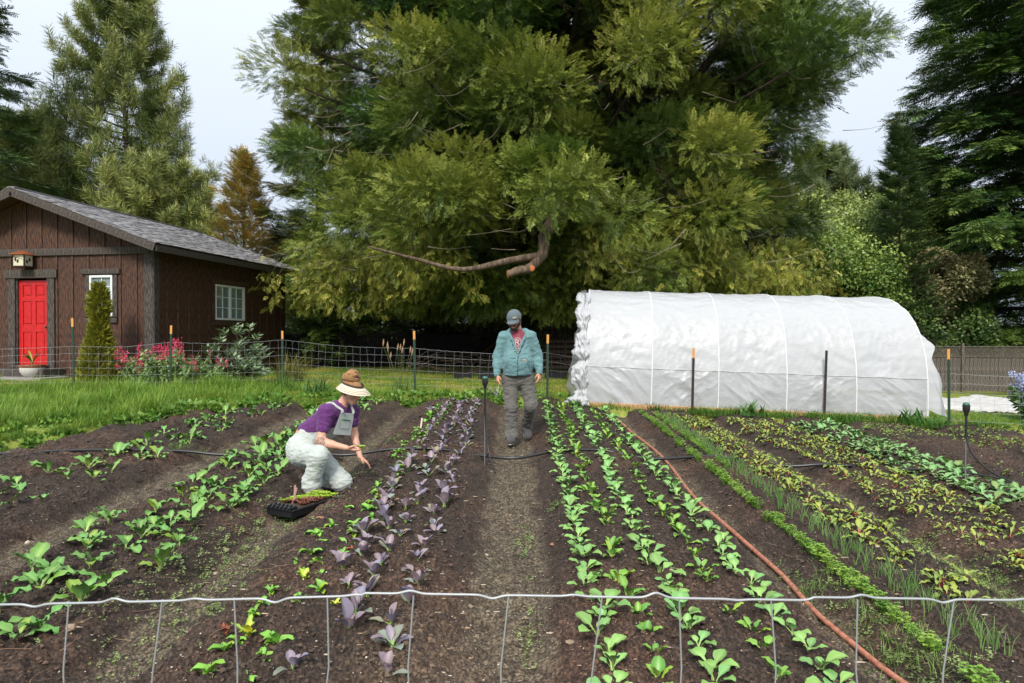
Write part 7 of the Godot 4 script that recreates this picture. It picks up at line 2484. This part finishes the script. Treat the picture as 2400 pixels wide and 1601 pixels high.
func seed_tray() -> void:
	var rg := rnd(710)
	# near corner (-1.88, -5.72), left (-2.13, -5.99), right (-1.64, -6.28)
	var a := Vector3(-1.88, 0, -5.70)
	var ex := (Vector3(-1.60, 0, -6.24) - a)
	var ez := (Vector3(-2.16, 0, -5.88) - a)
	var L := 0.56
	var W := 0.28
	var turn := atan2(-ex.z, ex.x)
	var y := plane_y(-1.9, 6.0) + 0.035
	var t := thing("seed_tray", "long black plastic seedling tray with empty cells at one end beside the kneeling person", "tray", Vector3(a.x, y, a.z), turn)
	var blk := mat("tray_black", lin(0.014, 0.016, 0.019), 0.35)
	# local: x along the tray, -z across it
	var m := M.new()
	m.box(Vector3(L * 0.5, 0.004, -W * 0.5), Vector3(L, 0.006, W))
	part("tray_floor", m.mesh(blk), t)
	for s in [[L * 0.5, 0.0, L + 0.02, 0.008], [L * 0.5, -W, L + 0.02, 0.008]]:
		bx("tray_wall", t, Vector3(s[0], 0.03, s[1]), Vector3(s[2], 0.06, 0.006), blk, Basis(Vector3.RIGHT, 0.12 if s[1] == 0.0 else -0.12))
		bx("tray_rim", t, Vector3(s[0], 0.061, s[1] + (0.008 if s[1] == 0.0 else -0.008)), Vector3(L + 0.04, 0.007, 0.018), blk)
	for s in [0.0, L]:
		bx("tray_wall", t, Vector3(s, 0.03, -W * 0.5), Vector3(0.006, 0.06, W), blk, Basis(Vector3.BACK, -0.12 if s > 0 else 0.12))
		bx("tray_rim", t, Vector3(s + (0.008 if s > 0 else -0.008), 0.0605, -W * 0.5), Vector3(0.018, 0.006, W + 0.03), blk)
	for i in 6:   # the emptied cells at the near left end lean as black tubes
		for j in 2:
			m = M.new()
			m.lathe(PackedVector2Array([Vector2(0.0, 0.0), Vector2(0.012, 0.0), Vector2(0.022, 0.075), Vector2(0.024, 0.078), Vector2(0.019, 0.074), Vector2(0.006, 0.01)]), 10)
			part("cell", m.mesh(blk), t, Transform3D(Basis(Vector3.BACK, 0.55), Vector3(0.035 + j * 0.055, 0.012, -0.025 - i * 0.046)))
	m = M.new()
	m.bevel_box(Vector3(0.33, 0.045, -W * 0.5), Vector3(0.44, 0.05, W - 0.02), 0.006)
	part("plug_soil", m.mesh(mat("pot_soil", lin(0.05, 0.035, 0.025), 0.95)), t)
	var fol := vmat("foliage", 0.5, 0.35)
	for kind in [0, 1]:
		var xs: Array[Transform3D] = []
		var cs := PackedColorArray()
		var lf := M.new()
		for k in 6:
			leaf_into(lf, Transform3D(Basis(Vector3.UP, k * 1.05)), {"pet": 0.004, "len": 0.042, "wid": 0.024, "e0": 0.95, "e1": 0.2, "cup": 0.6, "wave": 0.004, "rows": 5, "col": Color(1, 1, 1), "vein": Color(1.1, 1.1, 1.1), "petcol": Color(1.1, 1.1, 1.0)})
		for k in (150 if kind == 0 else 120):
			var x := rg.randf_range(0.15, 0.55)
			var z := rg.randf_range(-W + 0.02, -0.02)
			var green := z < -0.055 - 0.10 * sm(0.33, 0.16, x) * 1.0 and not (x < 0.33 and z > -0.14)
			green = -z * 1.2 + (x - 0.15) * 0.9 > 0.30
			if green == (kind == 1):
				continue
			xs.append(t.transform * Transform3D(Basis(Vector3.UP, rg.randf() * TAU).scaled(Vector3.ONE * rg.randf_range(0.8, 1.25)), Vector3(x, 0.07, z)))
			cs.append((Color(0.30, 0.44, 0.03) if kind == 0 else Color(0.24, 0.085, 0.05)) * rg.randf_range(0.8, 1.25))
		tag(many(["green_seedlings", "red_seedlings"][kind], lf.mesh(fol), xs, cs, self), ["bright yellow green lettuce seedlings crowding the far part of the tray", "reddish brown lettuce seedlings crowding the middle of the tray"][kind], "seedlings", "", "stuff")
	for q in [[0.16, -0.16, 0.35, "pale pink plant marker leaning in the tray beside the empty cells"], [0.24, -0.22, 0.08, "pale pink plant marker standing among the reddish seedlings"]]:
		m = M.new()
		m.bevel_box(Vector3(0, 0.075, 0), Vector3(0.022, 0.15, 0.002), 0.0008)
		var o := part("plant_marker", m.mesh(mat("pink_marker", lin(0.68, 0.40, 0.36), 0.5)), self)
		o.transform = t.transform * Transform3D(Basis(Vector3.BACK, -q[2]), Vector3(q[0], 0.06, q[1]))
		tag(o, q[3], "plant marker")
	var mk := M.new()
	mk.bevel_box(Vector3(0, 0.08, 0), Vector3(0.024, 0.16, 0.003), 0.001)
	var w := part("plant_marker", mk.mesh(mat("pale_marker", lin(0.7, 0.62, 0.52), 0.5)), self)
	w.transform = Transform3D(Basis(Vector3.BACK, -0.15), on(-1.35, -9.6, 0.0))
	tag(w, "whitish plant marker stuck in the soil at the far end of the salad rows", "plant marker")

func make_litter() -> void:
	var rg := rnd(800)
	# clods
	var xs: Array[Transform3D] = []
	var cs := PackedColorArray()
	var lump := M.new()
	lump.blob(Vector3.ZERO, Vector3.ONE, 0.35, rg)
	while xs.size() < 26000:
		var d := 2.9 * pow(13.0 / 2.9, pow(rg.randf(), 1.15))
		var x := rg.randf_range(-0.95, 0.95) * d
		if garden(x, d) < 0.1:
			continue
		var b := bed_y(x)
		if rg.randf() > 0.15 + 0.85 * b:
			continue
		var r := (0.003 + 0.016 * pow(rg.randf(), 4.0)) * (0.7 + d * 0.06)
		xs.append(Transform3D(Basis.from_euler(Vector3(rg.randf() * 6, rg.randf() * 6, rg.randf() * 6)).scaled(Vector3(1, 0.75, 1) * r), Vector3(x, soil_high(x, d) + r * 0.25, -d)))
		cs.append(soil_tint(x, d) * rg.randf_range(0.55, 0.95))
	structure(tag(many("soil_clods", lump.mesh(vmat("soil_lump", 0.95)), xs, cs, self), "dark crumbs and clods of soil lying over the beds", "soil")).set_meta("kind", "stuff")
	# pale specks: perlite, chips of wood, bits of straw
	xs = []
	cs = []
	while xs.size() < 5200:
		var d := 2.9 * pow(11.5 / 2.9, pow(rg.randf(), 1.25))
		var x := rg.randf_range(-0.95, 0.95) * d
		if garden(x, d) < 0.1:
			continue
		var r := 0.0016 + 0.005 * pow(rg.randf(), 3.0)
		var long := rg.randf() < 0.22
		xs.append(Transform3D(Basis.from_euler(Vector3(rg.randf_range(-0.3, 0.3), rg.randf() * 6, rg.randf_range(-0.3, 0.3))).scaled(Vector3(r * (5.0 if long else 1.0), r * 0.6, r)), Vector3(x, soil_high(x, d) + 0.003, -d)))
		cs.append(Color(0.62, 0.56, 0.47).lerp(Color(0.34, 0.22, 0.12), rg.randf() if not long else 0.3 + 0.7 * rg.randf()))
	structure(tag(many("soil_specks", lump.mesh(vmat("speck", 0.9)), xs, cs, self), "pale specks of perlite and wood crumbs scattered on the soil", "soil")).set_meta("kind", "stuff")
	# dry roots and straw, mostly in the lower left
	var m := M.new()
	for k in 120:
		var near := rg.randf() < 0.7
		var x := rg.randf_range(-2.9, -1.35) if near else rg.randf_range(-4.0, 3.2)
		var d := rg.randf_range(3.1, 5.6) if near else rg.randf_range(3.1, 9.0)
		var g := Vector3(rg.randfn(), 0, rg.randfn()).normalized() * rg.randf_range(0.03, 0.11)
		var o := Vector3(x, soil_high(x, d) + 0.008, -d)
		var side := Vector3(-g.z, 0, g.x) * rg.randf_range(-0.5, 0.5)
		var sh := rg.randf_range(0.6, 1.2)
		m.col = Color(0.30 * sh, 0.185 * sh, 0.11 * sh)
		m.tube(bend([o - g, o + side + Vector3.UP * rg.randf_range(0.0, 0.012), o + g + Vector3.UP * 0.004], 4), PackedFloat32Array([0.0022, 0.002, 0.0018, 0.0014, 0.001]), 4, false)
	tag(part("dry_roots", m.mesh(vmat("dry_root", 0.9)), self), "tan dry roots and bits of straw littering the path left of the salad rows", "straw", "", "stuff")
	# stones and chips that stand out
	var spots := [[-2.62, 3.55, 0.030, "brown egg sized stone near the lower left of the beds", "stone"], [-2.30, 3.50, 0.027, "tan stone right of the brown stone in the lower left corner", "stone"], [-2.13, 5.0, 0.022, "greyish brown stone on the chickweed path", "stone"], [-2.38, 4.62, 0.022, "dark stone at the foot of a cabbage beside the chickweed", "stone"], [-3.55, 6.75, 0.035, "dark brown lump of wood on the grey path between the left beds", "wood chip"], [-3.45, 6.35, 0.035, "flat dark bark chip on the grey path nearer than the brown lump", "wood chip"], [-3.5, 5.6, 0.026, "pale curled dry leaf on the grey path", "dry leaf"], [-3.75, 5.2, 0.022, "small pale stone on the grey path among the left beds", "stone"], [-1.60, 5.55, 0.035, "orange brown piece of bark just below the seed tray", "wood chip"], [-2.05, 4.62, 0.016, "small white pebble among the chickweed", "stone"], [-0.22, 5.0, 0.016, "pale beige chip on the slope of the central trench", "wood chip"], [0.28, 3.55, 0.024, "tan wood chip lying near the foot of the first collard row", "wood chip"], [0.27, 5.1, 0.022, "reddish bark chip right of the central trench", "wood chip"], [2.5, 3.3, 0.020, "pale stone under the onion shoots", "stone"], [2.62, 4.95, 0.020, "white pebble among the beet seedlings", "stone"]]
	for q in spots:
		m = M.new()
		var sz: float = q[2]
		var flatness := 0.75 if q[4] == "stone" else 0.35
		m.blob(Vector3.ZERO, Vector3(1.25, flatness, 0.95) * sz, 0.16, rg)
		var c := lin(0.28, 0.2, 0.14)
		if "white" in q[3] or "pale" in q[3]:
			c = lin(0.5, 0.42, 0.33)
		elif "dark" in q[3]:
			c = lin(0.09, 0.06, 0.045)
		elif "orange" in q[3] or "reddish" in q[3]:
			c = lin(0.33, 0.15, 0.08)
		var sm2 := StandardMaterial3D.new()
		sm2.albedo_color = c
		sm2.roughness = 0.9
		var o := part(q[4].replace(" ", "_"), m.mesh(sm2), self)
		o.position = Vector3(q[0], soil_high(q[0], q[1]) + sz * flatness * 0.45, -q[1])
		o.rotation.y = rg.randf() * TAU
		tag(o, q[3], q[4])
